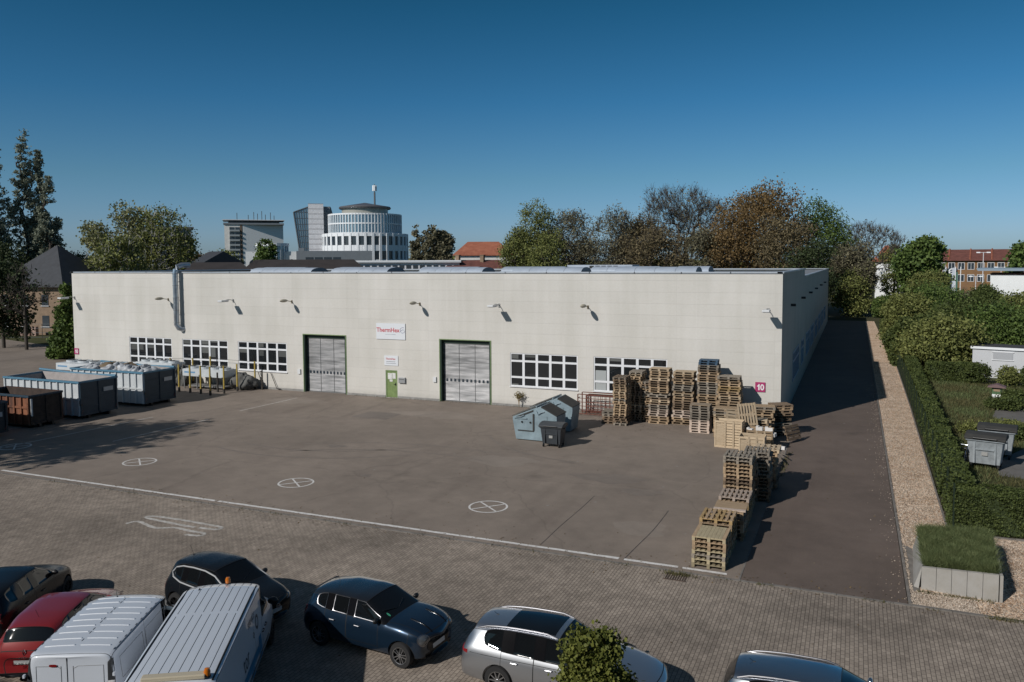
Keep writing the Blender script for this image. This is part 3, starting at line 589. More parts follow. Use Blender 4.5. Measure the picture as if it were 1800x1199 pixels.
# station tuple: (s, W, zbot, zsh, wbelt, zbelt, wrail, zrail, ztop); tags per column: (lower, side, top)
TAGS = ['body', 'hood', 'roof', 'door_front', 'door_rear', 'window_front', 'window_rear', 'window_quarter', 'windscreen', 'rear_window', 'tailgate', 'trim', 'arch', 'sunroof', 'pillar', 'bumper']
TI = {n: i for i, n in enumerate(TAGS)}
GLASS = {'window_front', 'window_rear', 'window_quarter', 'windscreen', 'rear_window', 'sunroof'}
PART = {'body': 'body', 'hood': 'hood', 'roof': 'roof', 'door_front': 'door', 'door_rear': 'door', 'window_front': 'window', 'window_rear': 'window', 'window_quarter': 'window', 'windscreen': 'windscreen', 'rear_window': 'rear_window', 'tailgate': 'tailgate', 'trim': 'trim', 'sunroof': 'sunroof', 'pillar': 'pillar', 'bumper': 'bumper'}
def build_body(root, L_, st, cols, wheels, wr, mats, railc=0.0, *, bow=(.16, .10), endtag='tailgate', roof_paint=None, trim_w=.022, wtrim=None, archd=.3):
    """st: stations front to rear, cols: tags of the strips between them"""
    NR = 12; verts = []; faces = []; ft = []
    for s, W_, zb, zsh, wb, zbe, wr_, zr_, zt_ in st:
        ring = [(0, zb), (.72*W_, zb), (.93*W_, zb+.05), (.985*W_, zb+.2), (W_, .5*(zb+.2)+.5*zsh), (.992*W_, zsh), (.5*(W_+wb)+.015, .42*zsh+.58*zbe), (wb, zbe), (wr_, zr_), (wr_*.80, zr_+.62*(zt_-zr_)), (wr_*.42, zr_+.93*(zt_-zr_)), (0, zt_)]
        fx_ = max(0, 1-s/(.30*L_)); rx = max(0, 1-(L_-s)/(.22*L_))
        for sg in (1, -1):
            for k, (y, z) in enumerate(ring):
                q = (y/max(W_, .1))**2; x = L_/2-s-bow[0]*fx_*q+bow[1]*rx*q; verts.append((x, sg*y, z))
    def vi(i, sg, k): 
        if k in (0, NR-1): sg = 0
        return (i*2+sg)*NR+k
    n = len(st)
    for i in range(n-1):
        lo, sd, tp = cols[i]
        for k in range(NR-1):
            if k < 2: tg = 'trim'
            elif k < 7: tg = lo if k > 2 or lo == 'bumper' else 'body'
            elif k == 7: tg = sd
            else: tg = tp
            for sg in (0, 1):
                f = [vi(i, sg, k), vi(i+1, sg, k), vi(i+1, sg, k+1), vi(i, sg, k+1)]
                faces.append(f[::-1] if sg == 0 else f); ft.append(TI[tg])
    for i, tg, rev in ((0, 'bumper', False), (n-1, endtag, True)):
        for k in range(NR-1):
            a, b_, c, d = vi(i, 0, k), vi(i, 0, k+1), vi(i, 1, k+1), vi(i, 1, k)
            f = []
            for q in ((a, b_, c, d) if not rev else (d, c, b_, a)):
                if q not in f: f.append(q)
            if len(f) >= 3: faces.append(f); ft.append(TI[tg if k > 1 else 'trim'])
    me = bpy.data.meshes.new('cage'); me.from_pydata(verts, [], faces)
    bm = bmesh.new(); bm.from_mesh(me); bm.faces.ensure_lookup_table()
    for f, t_ in zip(bm.faces, ft): f.material_index = t_
    loose = [v for v in bm.verts if not v.link_faces]; bmesh.ops.delete(bm, geom=loose, context='VERTS')
    bmesh.ops.recalc_face_normals(bm, faces=bm.faces); cl = bm.edges.layers.float.new('crease_edge')
    for e in bm.edges:
        if len(e.link_faces) == 2:
            a, b_ = [f.material_index for f in e.link_faces]
            ga, gb = TAGS[a] in GLASS or TAGS[a] == 'pillar', TAGS[b_] in GLASS or TAGS[b_] == 'pillar'
            if ga != gb: e[cl] = .55
            if (TAGS[a] == 'trim') != (TAGS[b_] == 'trim'): e[cl] = .4
    if railc:
        for e in bm.edges:
            a, b_ = e.verts
            if a.co.y*b_.co.y > 0 and abs(a.co.x-b_.co.x) > .1 and min(a.co.z, b_.co.z) > railc-.12 and min(abs(a.co.y), abs(b_.co.y)) > .76: e[cl] = .6
    bm.to_mesh(me); bm.free()
    for _ in TAGS: me.materials.append(M_SEAM)
    ob = bpy.data.objects.new('cage', me); COL.objects.link(ob); ss = ob.modifiers.new('s', 'SUBSURF'); ss.levels = 2; ss.render_levels = 2
    cut = MB(); 
    for wx in wheels:
        for sg in (1, -1):
            y0 = sg*(max(s[1] for s in st)-archd); y1 = sg*(max(s[1] for s in st)+.2)
            cut.lathe([(0, -1), (1, -1), (1, 1), (0, 1)], 36, 0, tr(wx, (y0+y1)/2, wr+.005) @ Matrix.Rotation(R(90), 4, 'X') @ Matrix.Diagonal((wr*1.14, wr*1.14, abs(y1-y0)/2, 1)))
    co = cut.build('cutter', M_SEAM); bmc = bmesh.new(); bmc.from_mesh(co.data); bmesh.ops.remove_doubles(bmc, verts=bmc.verts, dist=1e-5); bmesh.ops.recalc_face_normals(bmc, faces=bmc.faces)
    for f in bmc.faces: f.material_index = TI['arch']
    bmc.to_mesh(co.data); bmc.free(); co.data.materials.clear()
    for _ in TAGS: co.data.materials.append(M_SEAM)
    bo = ob.modifiers.new('b', 'BOOLEAN'); bo.object = co; bo.operation = 'DIFFERENCE'; bo.solver = 'EXACT'; bo.material_mode = 'INDEX'
    dg = bpy.context.evaluated_depsgraph_get(); dg.update(); me2 = bpy.data.meshes.new_from_object(ob.evaluated_get(dg))
    bpy.data.objects.remove(ob); bpy.data.objects.remove(co)
    bm = bmesh.new(); bm.from_mesh(me2); bm.normal_update(); bvh = BVHTree.FromBMesh(bm)
    sub = bm.faces.layers.int.new('ring')
    def region(tg, side=None):
        return [f for f in bm.faces if f.material_index == TI[tg] and (side is None or (f.calc_center_median().y > 0) == side)]
    sides = {'door_front', 'door_rear', 'window_front', 'window_rear', 'window_quarter'}
    groups = []
    for tg in TAGS:
        if tg in ('arch', 'trim', 'body', 'pillar'): continue
        for sd in ((True, False) if tg in sides else (None,)):
            fs = region(tg, sd)
            if not fs: continue
            th = (.03 if tg in ('windscreen', 'rear_window') else trim_w) if tg in GLASS else .011
            before = set(bm.faces)
            try: bmesh.ops.inset_region(bm, faces=fs, thickness=th, depth=-.004 if tg in GLASS else 0, use_even_offset=True)
            except Exception: continue
            for f in set(bm.faces)-before: f.material_index = TI[tg]; f[sub] = 1
    lay = {}
    bm.faces.ensure_lookup_table()
    for f in bm.faces:
        tg = TAGS[f.material_index]; c = f.calc_center_median(); key = tg if tg not in sides else (tg, c.y > 0)
        if tg == 'arch': key = 'body'
        lay.setdefault(key, []).append(f)
    def pm(tg, ring):
        if tg in GLASS: return (wtrim or M_TRIM) if ring and tg not in ('windscreen', 'rear_window', 'sunroof') else (M_TRIM if ring else M_CARGL)
        if ring: return M_SEAM
        if tg == 'arch': return M_SEAM
        if tg in ('trim', 'pillar'): return M_TRIM
        if tg == 'roof' and roof_paint: return roof_paint
        return mats
    out = {}
    for key, fs in lay.items():
        tg = key if isinstance(key, str) else key[0]; vmap = {}; V = []; F = []; MI = []; ml = []
        for f in fs:
            t0 = TAGS[f.material_index]; m_ = pm(t0, f[sub] == 1)
            if m_ not in ml: ml.append(m_)
            ix = []
            for v in f.verts:
                if v.index not in vmap or True:
                    k_ = v
                    if k_ not in vmap: vmap[k_] = len(V); V.append(tuple(v.co))
                    ix.append(vmap[k_])
            F.append(ix); MI.append(ml.index(m_))
        me3 = bpy.data.meshes.new(PART[tg]); me3.from_pydata(V, [], F)
        for m_ in ml: me3.materials.append(m_)
        me3.polygons.foreach_set('material_index', MI); me3.polygons.foreach_set('use_smooth', [True]*len(F)); me3.update()
        try: me3.set_sharp_from_angle(angle=R(38))
        except Exception: pass
        o = bpy.data.objects.new(PART[tg], me3); COL.objects.link(o); o.parent = root; out[key] = o
    bm.free()
    return out, bvh
def patch(bvh, parent, name, m, outline, centre, direction, off=.006, rings=4, dome=0.0):
    """a lamp, plate or badge laid on the body: outline points (2D) in the plane across 'direction', projected onto the surface"""
    d = Vector(direction).normalized(); up = Vector((0, 0, 1)); s = d.cross(up).normalized(); V = []; F = []; n = len(outline); c0 = Vector(centre)
    ax, az = sum(p[0] for p in outline)/n, sum(p[1] for p in outline)/n; pts = [(0, ax, az)]
    for r_ in range(1, rings+1):
        for p in outline: q = r_/rings; pts.append((q, ax+(p[0]-ax)*q, az+(p[1]-az)*q))
    last = 0
    for q, a, b_ in pts:
        for shrink in (1, .94, .88, .8, .7, .55, .4, .2):
            aa_, bb_2 = ax+(a-ax)*shrink, az+(b_-az)*shrink; o = c0+s*aa_+up*bb_2-d*4.0; hit = bvh.ray_cast(o, d, 8.0)
            if hit[0] is not None and abs(hit[1].dot(d)) > .18: break
        if hit[0] is not None: last = (hit[0]-o).dot(d)
        V.append(o+d*(last-off-dome*(1-q*q)))
    for r_ in range(rings):
        for j in range(n):
            a = 1+(r_-1)*n+j; b_ = 1+(r_-1)*n+(j+1) % n; c = 1+r_*n+j; e = 1+r_*n+(j+1) % n
            F.append((0, c, e) if r_ == 0 else (a, c, e, b_))
    mb = MB(); mb.add(V, F); o = mb.build(name, m, parent, smooth=True); return o
def ell(w_, h_, n=18, p=2.0): 
    return [(w_*abs(math.cos(t))**(2/p)*math.copysign(1, math.cos(t)), h_*abs(math.sin(t))**(2/p)*math.copysign(1, math.sin(t))) for t in [2*math.pi*k/n for k in range(n)]]
def rect(w_, h_): return ell(w_, h_, 24, 12)
def wheel(root, x, y, r, sg, style='five', rimm=None, w_=.2):
    rimm = rimm or M_RIM; t = MB(); M = tr(x, y, r) @ Matrix.Rotation(R(90)*-sg, 4, 'X')
    t.lathe([(r*.66, -w_/2), (r*.93, -w_/2), (r, -w_*.3), (r, w_*.3), (r*.95, w_*.48), (r*.68, w_*.5)], 36, 0, M); ty = t.build('wheel', M_TYRE, root, smooth=True)
    b = MB(); b.lathe([(r*.69, w_*.49), (r*.66, w_*.52), (r*.63, w_*.46), (r*.62, w_*.05), (0, w_*.05)], 36, 1, M)
    n = {'five': 5, 'ten': 10, 'cap': 7}[style]
    for k in range(n):
        a = 2*math.pi*k/n; Mk = M @ rot(a)
        if style == 'five':
            for s_ in (-1, 1): b.prism([(0.05*r, s_*.05*r-.035*r), (.64*r, s_*.14*r-.03*r), (.64*r, s_*.14*r+.03*r), (.05*r, s_*.05*r+.035*r)], 'z', w_*.34, w_*.46, 0, Mk)
        elif style == 'ten': b.prism([(0.05*r, -.045*r), (.64*r, -.035*r), (.64*r, .035*r), (.05*r, .045*r)], 'z', w_*.32, w_*.46, 0, Mk)
        else: b.prism([(0.05*r, -.06*r), (.64*r, -.14*r), (.64*r, .14*r), (.05*r, .06*r)], 'z', w_*.40, w_*.46, 0, Mk)
    b.lathe([(r*.14, w_*.3), (r*.13, w_*.5), (0, w_*.5)], 14, 0, M); b.lathe([(r*.66, w_*.53), (r*.61, w_*.5), (r*.61, w_*.42)], 36, 0, M); b.build('rim', [rimm, M_SEAM], ty)
def mirror(root, x, y, z, sg, m, s=1.0):
    b = MB(); M = tr(x, y+sg*.08*s, z) @ Matrix.Diagonal((.06*s, .10*s, .07*s, 1)); n = 8
    b.lathe([(math.sin(math.pi*k/n), -math.cos(math.pi*k/n)) for k in range(n+1)], 14, 0, M); b.box(x-.03, x+.03, min(y, y+sg*.06), max(y, y+sg*.06), z-.05, z-.02); b.build('mirror', m, root, smooth=True)
def handles(out, bvh, xs, z, W_, m):
    for (key, x) in xs:
        for sd, sg in ((True, 1), (False, -1)):
            h = bvh.ray_cast(Vector((x, sg*2, z)), Vector((0, -sg, 0)), 3)
            if h[0] is None or (key, sd) not in out: continue
            y = h[0].y; b = MB(); b.tube([(x-.09, y+sg*.0, z), (x-.07, y+sg*.035, z), (x+.07, y+sg*.035, z), (x+.09, y, z)], .014, 6); b.build('handle', m, out[(key, sd)], smooth=True)
def common(root, out, bvh, L_, zf, zr_, yw, wheels, wr, Wm, style, rimm=None, lights=None, plate_text=None, w_=.2):
    for wx in wheels:
        for sg in (1, -1): wheel(root, wx, sg*(Wm-w_/2-.012), wr, sg, style, rimm, w_)
F_, Rr_ = (-1, 0, 0), (1, 0, 0)    # casting directions onto the front and the rear
def lamp_pair(bvh, root, name, m, outline, y, z, d, dome=.0):
    for sg in (1, -1):
        pts = outline if sg > 0 else [(-a, b_) for a, b_ in outline][::-1]
        patch(bvh, root, name, m, pts, (0, sg*y, z), d, .008, 4, dome)
def antenna(root, x, y, z, h=.22, lean=-.1):
    b = MB(); b.box(x-.03, x+.03, y-.012, y+.012, z-.01, z+.02); b.tube([(x, y, z), (x+lean, y, z+h)], .005, 4); b.build('antenna', M_BLACK, root)

HATCH = lambda L_, W_, H_, hood=.93, cowl=1.18, wtop=1.85, b1=2.25, c1=3.02, wend=3.5, rend=3.72, sc=1.0: None
def hatchback(label, x, y, rz, L_, W_, H_, pm_, seed=0, kind='mini', group='parked cars'):
    root = thing('parked_car', label, 'car', (x, y, 0), rz, group); k = L_/3.98; w = W_; wt = .70*w; hb = .64*H_
    if kind == 'mini':
        z = dict(nose=.80, hood=.97, cowl=1.03, belt=.97); wt = .745*w
    else: z = dict(nose=.70, hood=.90, cowl=1.02, belt=.98)
    zb = .2; Hr = H_-.055
    st = [(0, w*.70, .26, .50, w*.62, .60, w*.52, .64, .66), (.07, w*.86, .22, .52, w*.79, z['nose'], w*.66, z['nose']+.04, z['nose']+.06), (.42, w*.97, zb, .56, w*.88, z['hood']-.07, w*.72, z['hood']-.01, z['hood']+.02), (.85, w, zb, .60, w*.91, z['hood'], w*.76, z['hood']+.045, z['hood']+.07),
          (1.17, w, zb, .62, w*.915, z['belt']-.02, w*.82, z['belt']+.03, z['cowl']+.03), (1.32, w, zb, .62, w*.915, z['belt']-.01, w*.83, z['belt']+.10, z['cowl']+.11), (1.85, w, zb, .63, w*.915, z['belt'], wt, Hr-.03, H_-.02), (2.2, w, zb, .63, w*.915, z['belt']+.005, wt, Hr, H_), (2.29, w, zb, .63, w*.915, z['belt']+.005, wt, Hr, H_),
          (2.95, w, zb, .64, w*.91, z['belt']+.02, wt*.985, Hr-.01, H_-.01), (3.05, w, zb, .64, w*.90, z['belt']+.025, wt*.98, Hr-.015, H_-.015), (3.48, w*.99, zb, .65, w*.885, z['belt']+.05, wt*.95, Hr-.07, H_-.05), (3.66, w*.975, .22, .66, w*.87, z['belt']+.04, wt*.92, Hr-.13, H_-.09),
          (3.84, w*.95, .24, .66, w*.84, z['belt']-.04, wt*.94, z['belt']+.06, z['belt']+.1), (3.93, w*.91, .26, .60, w*.80, .84, w*.66, .87, .89), (3.98, w*.86, .30, .55, w*.72, .66, w*.55, .70, .71)]
    st = [(s*k, *r_) for s, *r_ in st]
    cols = [('bumper', 'bumper', 'bumper'), ('bumper', 'body', 'hood'), ('body', 'body', 'hood'), ('body', 'body', 'hood'), ('body', 'pillar', 'windscreen'), ('door_front', 'window_front', 'windscreen'), ('door_front', 'window_front', 'roof'), ('door_front', 'pillar', 'roof'),
            ('door_rear', 'window_rear', 'roof'), ('door_rear', 'pillar', 'roof'), ('body', 'window_quarter', 'roof'), ('body', 'body', 'roof'), ('body', 'body', 'rear_window'), ('body', 'body', 'tailgate'), ('bumper', 'bumper', 'bumper')]
    wh = (L_/2-.72*k, L_/2-.72*k-2.56*k); wr = .315
    trimm = M_CHROME if kind == 'mini' else None
    out, bvh = build_body(root, L_, st, cols, wh, wr, pm_, roof_paint=mat('roof_black', (.012, .013, .015), .15, coat=1) if kind == 'mini' else None, wtrim=trimm, trim_w=.012)
    common(root, out, bvh, L_, 0, 0, 0, wh, wr, w, 'five', None if kind == 'mini' else M_RIMD)
    for sg in (1, -1): mirror(root, L_/2-1.42*k, sg*w*.9, z['belt']+.07, sg, M_BLACK if kind != 'clio' else pm_)
    handles(out, bvh, (('door_front', L_/2-2.02*k), ('door_rear', L_/2-2.82*k)), .80, w, M_CHROME if kind == 'mini' else pm_)
    if kind == 'mini':
        lamp_pair(bvh, root, 'headlight', M_HEAD, ell(.125, .125), w*.68, .70, F_, .03)
        lamp_pair(bvh, root, 'headlight_ring', M_CHROME, [p for p in ell(.145, .145)], w*.68, .70, F_, .0)
        patch(bvh, root, 'grille', M_TRIM, ell(.46, .17, 24, 3), (0, 0, .50), F_, .01); patch(bvh, root, 'lower_intake', M_TRIM, rect(.55, .05), (0, 0, .30), F_, .01)
        for sy in (-.32, .32):
            b = MB(); pts = []
            for q in range(7):
                xx = L_/2-.12-.62*q/6; h = bvh.ray_cast(Vector((xx, sy, 3)), Vector((0, 0, -1)), 4)
                if h[0]: pts.append((xx, sy, h[0].z+.004))
            if len(pts) > 2: b.tube(pts, .018, 5); b.build('bonnet_stripe', M_TRIM, root)
        b = MB(); b.box(-L_/2+.24, -L_/2+.48, -.42, .42, H_-.15, H_-.115); b.build('spoiler', M_BLACK, root, bevel=.01)
        patch(bvh, root, 'sticker', mat('sticker_green', (.05, .3, .18), .5), ell(.03, .03), (0, -.52, 1.10), F_, .012)
    else:
        o = [(-.14, -.05), (.02, -.09), (.15, -.05), (.17, .05), (.10, .10), (-.06, .06)]
        lamp_pair(bvh, root, 'headlight', M_HEAD, o, w*.70, .68, F_, .015)
        patch(bvh, root, 'grille', M_TRIM, rect(.30, .05), (0, 0, .56), F_, .012); patch(bvh, root, 'lower_intake', M_TRIM, rect(.5, .07), (0, 0, .36), F_, .01)
        bg_ = [(.07*math.cos(t), .07*math.sin(t)) for t in [2*math.pi*q/18 for q in range(18)]]
        b = MB(); b.lathe([(.05, 0), (.068, .0), (.068, .012), (.05, .012)], 18, 0, tr(L_/2-.01, 0, .61) @ Matrix.Rotation(R(80), 4, 'Y')); b.box(-.075, .075, -.012, .012, 0, .014, 0, tr(L_/2-.01, 0, .61) @ Matrix.Rotation(R(80), 4, 'Y') @ rot(R(90))); b.build('badge', M_CHROME, root)
    lamp_pair(bvh, root, 'tail_light', M_TAIL, [(-.09, -.11), (.08, -.10), (.10, .1), (-.03, .13)] if kind != 'mini' else ell(.08, .13, 18, 4), w*.80, .80, Rr_, .012)
    for d, z_, nm in ((F_, .44, 'front'), (Rr_, .56 if kind != 'clio' else .62, 'rear')):
        patch(bvh, root, 'number_plate', M_PLATE, rect(.26, .055), (0, 0, z_), d, .02, 2)
    if kind == 'micra':
        for sg in (1, -1):
            q = []
            for (s_, zq) in ((1.22, 1.0), (1.5, 1.16), (1.8, 1.31), (2.2, 1.385), (2.7, 1.39), (3.15, 1.36), (3.42, 1.29), (3.55, 1.16), (3.45, 1.05), (3.1, .965), (2.5, .93), (1.8, .92), (1.3, .93), (1.15, .955), (1.22, 1.0)):
                h = bvh.ray_cast(Vector((L_/2-s_*k, sg*2, zq)), Vector((0, -sg, 0)), 3)
                if h[0]: q.append(h[0]+Vector((0, sg*.004, 0)))
            b = MB(); b.tube(q, .022, 6); b.build('window_surround', mat('tape_silver', (.34, .35, .36), .5), root, smooth=True)
    sx_, sz_ = (-L_/2+.75, H_-.03); antenna(root, sx_ if kind != 'micra' else -L_/2+.5, .0, H_-.06, .25, -.14)
    b = MB()   # rear wiper and roof drip lines
    b.tube([(-L_/2+.19, 0, z['belt']+.02), (-L_/2+.20, .30, z['belt']+.06)], .01, 5); b.build('wiper', M_BLACK, root)
    for sg in (1, -1):
        b = MB(); b.tube([(L_/2-1.30*k, sg*.05-.1, z['cowl']+.10), (L_/2-1.42*k, sg*.42-.15, z['cowl']+.17)], .009, 4); b.build('wiper', M_BLACK, root)
    return root, out, bvh
def estate(label, x, y, rz, L_, W_, H_, pm_, sunroof=True, group='parked cars', sport=False):
    root = thing('parked_car', label, 'car', (x, y, 0), rz, group); k = L_/4.77; w = W_; wt = .70*w; Hr = H_-.06; zb = .18
    st = [(0, w*.66, .26, .50, w*.58, .58, w*.5, .62, .64), (.08, w*.84, .20, .52, w*.76, .68, w*.64, .72, .74), (.5, w*.97, zb, .56, w*.87, .80, w*.72, .86, .89), (1.0, w, zb, .60, w*.905, .88, w*.76, .93, .97), (1.42, w, zb, .62, w*.91, .93, w*.82, .97, 1.02), (1.62, w, zb, .63, w*.91, .94, w*.82, 1.04, 1.11),
          (2.30, w, zb, .64, w*.91, .955, wt, Hr-.05, H_-.03), (2.62, w, zb, .64, w*.91, .96, wt*1.01, Hr-.01, H_), (2.72, w, zb, .64, w*.91, .965, wt*1.01, Hr-.005, H_), (3.42, w, zb, .65, w*.905, .985, wt*.99, Hr-.01, H_-.01), (3.55, w, zb, .65, w*.90, .99, wt*.985, Hr-.02, H_-.015), (4.15, w*.99, zb, .66, w*.885, 1.03, wt*.95, Hr-.06, H_-.05),
          (4.40, w*.97, .2, .68, w*.87, 1.03, wt*.92, Hr-.10, H_-.08), (4.62, w*.95, .22, .68, w*.84, .98, wt*.96, 1.06, 1.09), (4.72, w*.91, .26, .62, w*.79, .84, w*.68, .88, .90), (4.77, w*.85, .30, .55, w*.72, .66, w*.56, .70, .72)]
    st = [(s*k, *r_) for s, *r_ in st]
    cols = [('bumper', 'bumper', 'bumper'), ('bumper', 'body', 'hood'), ('body', 'body', 'hood'), ('body', 'body', 'hood'), ('body', 'pillar', 'windscreen'), ('door_front', 'window_front', 'windscreen'), ('door_front', 'window_front', 'roof'), ('door_front', 'pillar', 'roof'),
            ('door_rear', 'window_rear', 'roof'), ('door_rear', 'pillar', 'roof'), ('body', 'window_quarter', 'roof'), ('body', 'body', 'roof'), ('body', 'body', 'rear_window'), ('body', 'body', 'tailgate'), ('bumper', 'bumper', 'bumper')]
    wh = (L_/2-.90*k, L_/2-.90*k-2.79*k); wr = .33; out, bvh = build_body(root, L_, st, cols, wh, wr, pm_, trim_w=.014)
    common(root, out, bvh, L_, 0, 0, 0, wh, wr, w, 'ten')
    for sg in (1, -1): mirror(root, L_/2-1.75*k, sg*w*.9, 1.03, sg, pm_)
    handles(out, bvh, (('door_front', L_/2-2.45*k), ('door_rear', L_/2-3.28*k)), .82, w, M_CHROME)
    for sg in (1, -1):
        pts = []
        for q in range(9):
            xx = L_/2-2.35*k-(1.95*k)*q/8; h = bvh.ray_cast(Vector((xx, sg*wt*.90, 3)), Vector((0, 0, -1)), 4); pts.append((xx, sg*wt*.90, (h[0].z if h[0] else H_)+(.035 if 0 < q < 8 else .0)))
        b = MB(); b.tube(pts, .02, 8); b.build('roof_rail', M_CHROME, root, smooth=True)
        pts = []
        for q in range(12):   # crease line along the flank
            xx = L_/2-.6*k-(3.8*k)*q/11; h = bvh.ray_cast(Vector((xx, sg*2, .86)), Vector((0, -sg, 0)), 3)
            if h[0]: pts.append((xx, h[0].y+sg*.001, .86-.0*q))
        b = MB(); b.tube(pts, .007, 4); b.build('side_crease', M_SEAM, root)
    if sunroof:
        b = MB(); x0, x1 = L_/2-2.42*k, L_/2-3.62*k; n = 6; V = []; F = []
        for i in range(n+1):
            for j in range(n+1):
                xx = x0+(x1-x0)*i/n; yy = -.52+1.04*j/n; h = bvh.ray_cast(Vector((xx, yy, 3)), Vector((0, 0, -1)), 4); V.append((xx, yy, h[0].z+.005))
        for i in range(n):
            for j in range(n): a = i*(n+1)+j; F.append((a, a+n+1, a+n+2, a+1))
        b.add(V, F); b.build('sunroof', M_CARGL, root, smooth=True)
    lamp_pair(bvh, root, 'headlight', M_HEAD, [(-.22, -.04), (.0, -.06), (.18, -.04), (.20, .05), (-.1, .05)], w*.66, .66, F_, .012)
    lamp_pair(bvh, root, 'tail_light', M_TAIL, [(-.20, -.06), (.08, -.07), (.10, .07), (-.18, .06)], w*.76, .86, Rr_, .012)
    patch(bvh, root, 'grille', M_TRIM, rect(.42, .06), (0, 0, .56), F_, .012); patch(bvh, root, 'lower_intake', M_TRIM, rect(.6, .07), (0, 0, .33), F_, .01)
    for d, z_ in ((F_, .44), (Rr_, .66)): patch(bvh, root, 'number_plate', M_PLATE, rect(.26, .055), (0, 0, z_), d, .02, 2)
    antenna(root, -L_/2+.72, 0, H_-.06, .07, -.1)
    for sg in (1, -1):
        b = MB(); b.tube([(L_/2-1.55*k, sg*.1-.2, 1.09), (L_/2-1.68*k, sg*.5-.15, 1.15)], .009, 4); b.build('wiper', M_BLACK, root)
    return root, out, bvh
def van(label, x, y, rz, L_, W_, H_, pm_, variant):
    root = thing('parked_van', label, 'van', (x, y, 0), rz, 'white vans'); w = W_; zb = .22; Hr = H_-.045; wt = .885*w
    st = [(0, w*.70, .28, .60, w*.62, .74, w*.54, .80, .83), (.10, w*.86, .24, .64, w*.79, .92, w*.68, .97, 1.0), (.5, w*.98, zb, .68, w*.90, 1.06, w*.76, 1.12, 1.15), (.85, w, zb, .72, w*.93, 1.14, w*.82, 1.20, 1.25), (1.05, w, zb, .72, w*.93, 1.17, w*.84, 1.30, 1.38), (1.65, w, zb, .74, w*.935, 1.20, wt*.96, Hr-.10, H_-.07),
          (2.0, w, zb, .74, w*.94, 1.21, wt, Hr-.03, H_-.01), (2.12, w, zb, .74, w*.945, 1.22, wt, Hr-.01, H_), (3.2, w, zb, .75, w*.95, 1.25, wt, Hr, H_), (4.0, w, zb, .75, w*.95, 1.25, wt, Hr, H_), (L_-.16, w*.995, zb, .75, w*.945, 1.25, wt*.99, Hr-.01, H_-.01), (L_-.04, w*.985, zb+.02, .75, w*.935, 1.25, wt*.975, Hr-.02, H_-.02), (L_, w*.965, zb+.05, .75, w*.915, 1.24, wt*.95, Hr-.09, H_-.08)]
    cols = [('bumper', 'bumper', 'bumper'), ('bumper', 'body', 'hood'), ('body', 'body', 'hood'), ('body', 'body', 'windscreen'), ('body', 'window_front', 'windscreen'), ('door_front', 'window_front', 'roof'), ('door_front', 'pillar', 'roof'), ('door_rear', 'door_rear', 'roof'), ('body', 'body', 'roof'), ('body', 'body', 'roof'), ('body', 'body', 'roof'), ('body', 'body', 'body')]
    cols[4] = ('door_front', 'window_front', 'windscreen')
    wh = (L_/2-.92, L_/2-.92-(L_-1.85)); wr = .335; out, bvh = build_body(root, L_, st, cols, wh, wr, pm_, railc=Hr, bow=(.16, .03), endtag='body', trim_w=.02)
    common(root, out, bvh, L_, 0, 0, 0, wh, wr, w, 'cap', M_RIMD)
    for sg in (1, -1): mirror(root, L_/2-1.25, sg*w*.96, 1.28, sg, M_BLACK if variant == 1 or sg < 0 else mat('mirror_pale', (.30, .40, .50), .4), 1.35)
    handles(out, bvh, (('door_front', L_/2-1.95), ('door_rear', L_/2-2.3)), 1.0, w, M_BLACK)
    xr = -L_/2
    # rear doors: shut line, glass-less panels, lamps
    M_SHADE = M_SEAM
    def rear(pts, name, m_, off=.004, parent=None): return patch(bvh, parent or root, name, m_, pts, (0, 0, 0), Rr_, off, 3)
    def line(pts, r_=.006, name='shut_line', m_=M_SEAM, ds=Rr_):
        b = MB(); q = []
        for (a, z) in pts:
            o = Vector((-5 if ds is Rr_ else 5, a, z)); h = bvh.ray_cast(o, Vector(ds), 9)
            if h[0]: q.append(h[0]-Vector(ds)*.002)
        if len(q) > 1: b.tube(q, r_, 5); b.build(name, m_, root)
    yy = .05 if variant == 1 else 0
    line([(yy, .45+(Hr-.5)*i/14) for i in range(15)], .008)
    for sg in (-1, 1):
        a0, a1 = sg*.12+yy, sg*w*.70; z0, z1 = 1.12, Hr-.22
        line([(a0+(a1-a0)*i/6, z1-.05*(i == 0)) for i in range(7)]+[(a1+.0*i, z1-(z1-z0)*i/6) for i in range(1, 7)]+[(a1+(a0-a1)*i/6, z0) for i in range(1, 7)]+[(a0, z0+(z1-z0)*i/6) for i in range(1, 7)], .006, 'door_panel_line', mat('panel_line', (.22, .23, .24), .5))
        rear([(sg*w*.86-.07, .85), (sg*w*.86+.07, .85), (sg*w*.86+.06, 1.22), (sg*w*.86-.05, 1.22)], 'tail_light', M_TAIL, .012)
        rear([(-sg*w*.86-.075, 1.22), (-sg*w*.86+.075, 1.22), (-sg*w*.86+.05, 1.86), (-sg*w*.86+.02, 1.93), (-sg*w*.86-.03, 1.9), (-sg*w*.86-.07, 1.75)], 'pillar_cover', mat('lamp_cover_dark', (.04, .042, .045), .3), .01)
        rear([(-sg*w*.86-.07, 1.30), (-sg*w*.86+.07, 1.30), (-sg*w*.86+.065, 1.38), (-sg*w*.86-.07, 1.38)], 'reversing_light', M_PLATE, .02)
    rear([(a-(.32 if variant == 1 else 0), b_+Hr-.20) for a, b_ in ell(.075, .028, 16, 4)], 'brake_light', M_TAIL, .02)
    patch(bvh, root, 'number_plate', M_PLATE, rect(.26, .055), (0, 0, .62), Rr_, .02, 2)
    b = MB()
    for sg in (-1, 1): b.box(xr-.03, xr+.03, sg*(w*.93)-.02, sg*(w*.93)+.02, 1.5, 1.56); b.box(xr-.03, xr+.03, sg*(w*.93)-.02, sg*(w*.93)+.02, .8, .86)
    b.build('hinge', pm_, root)
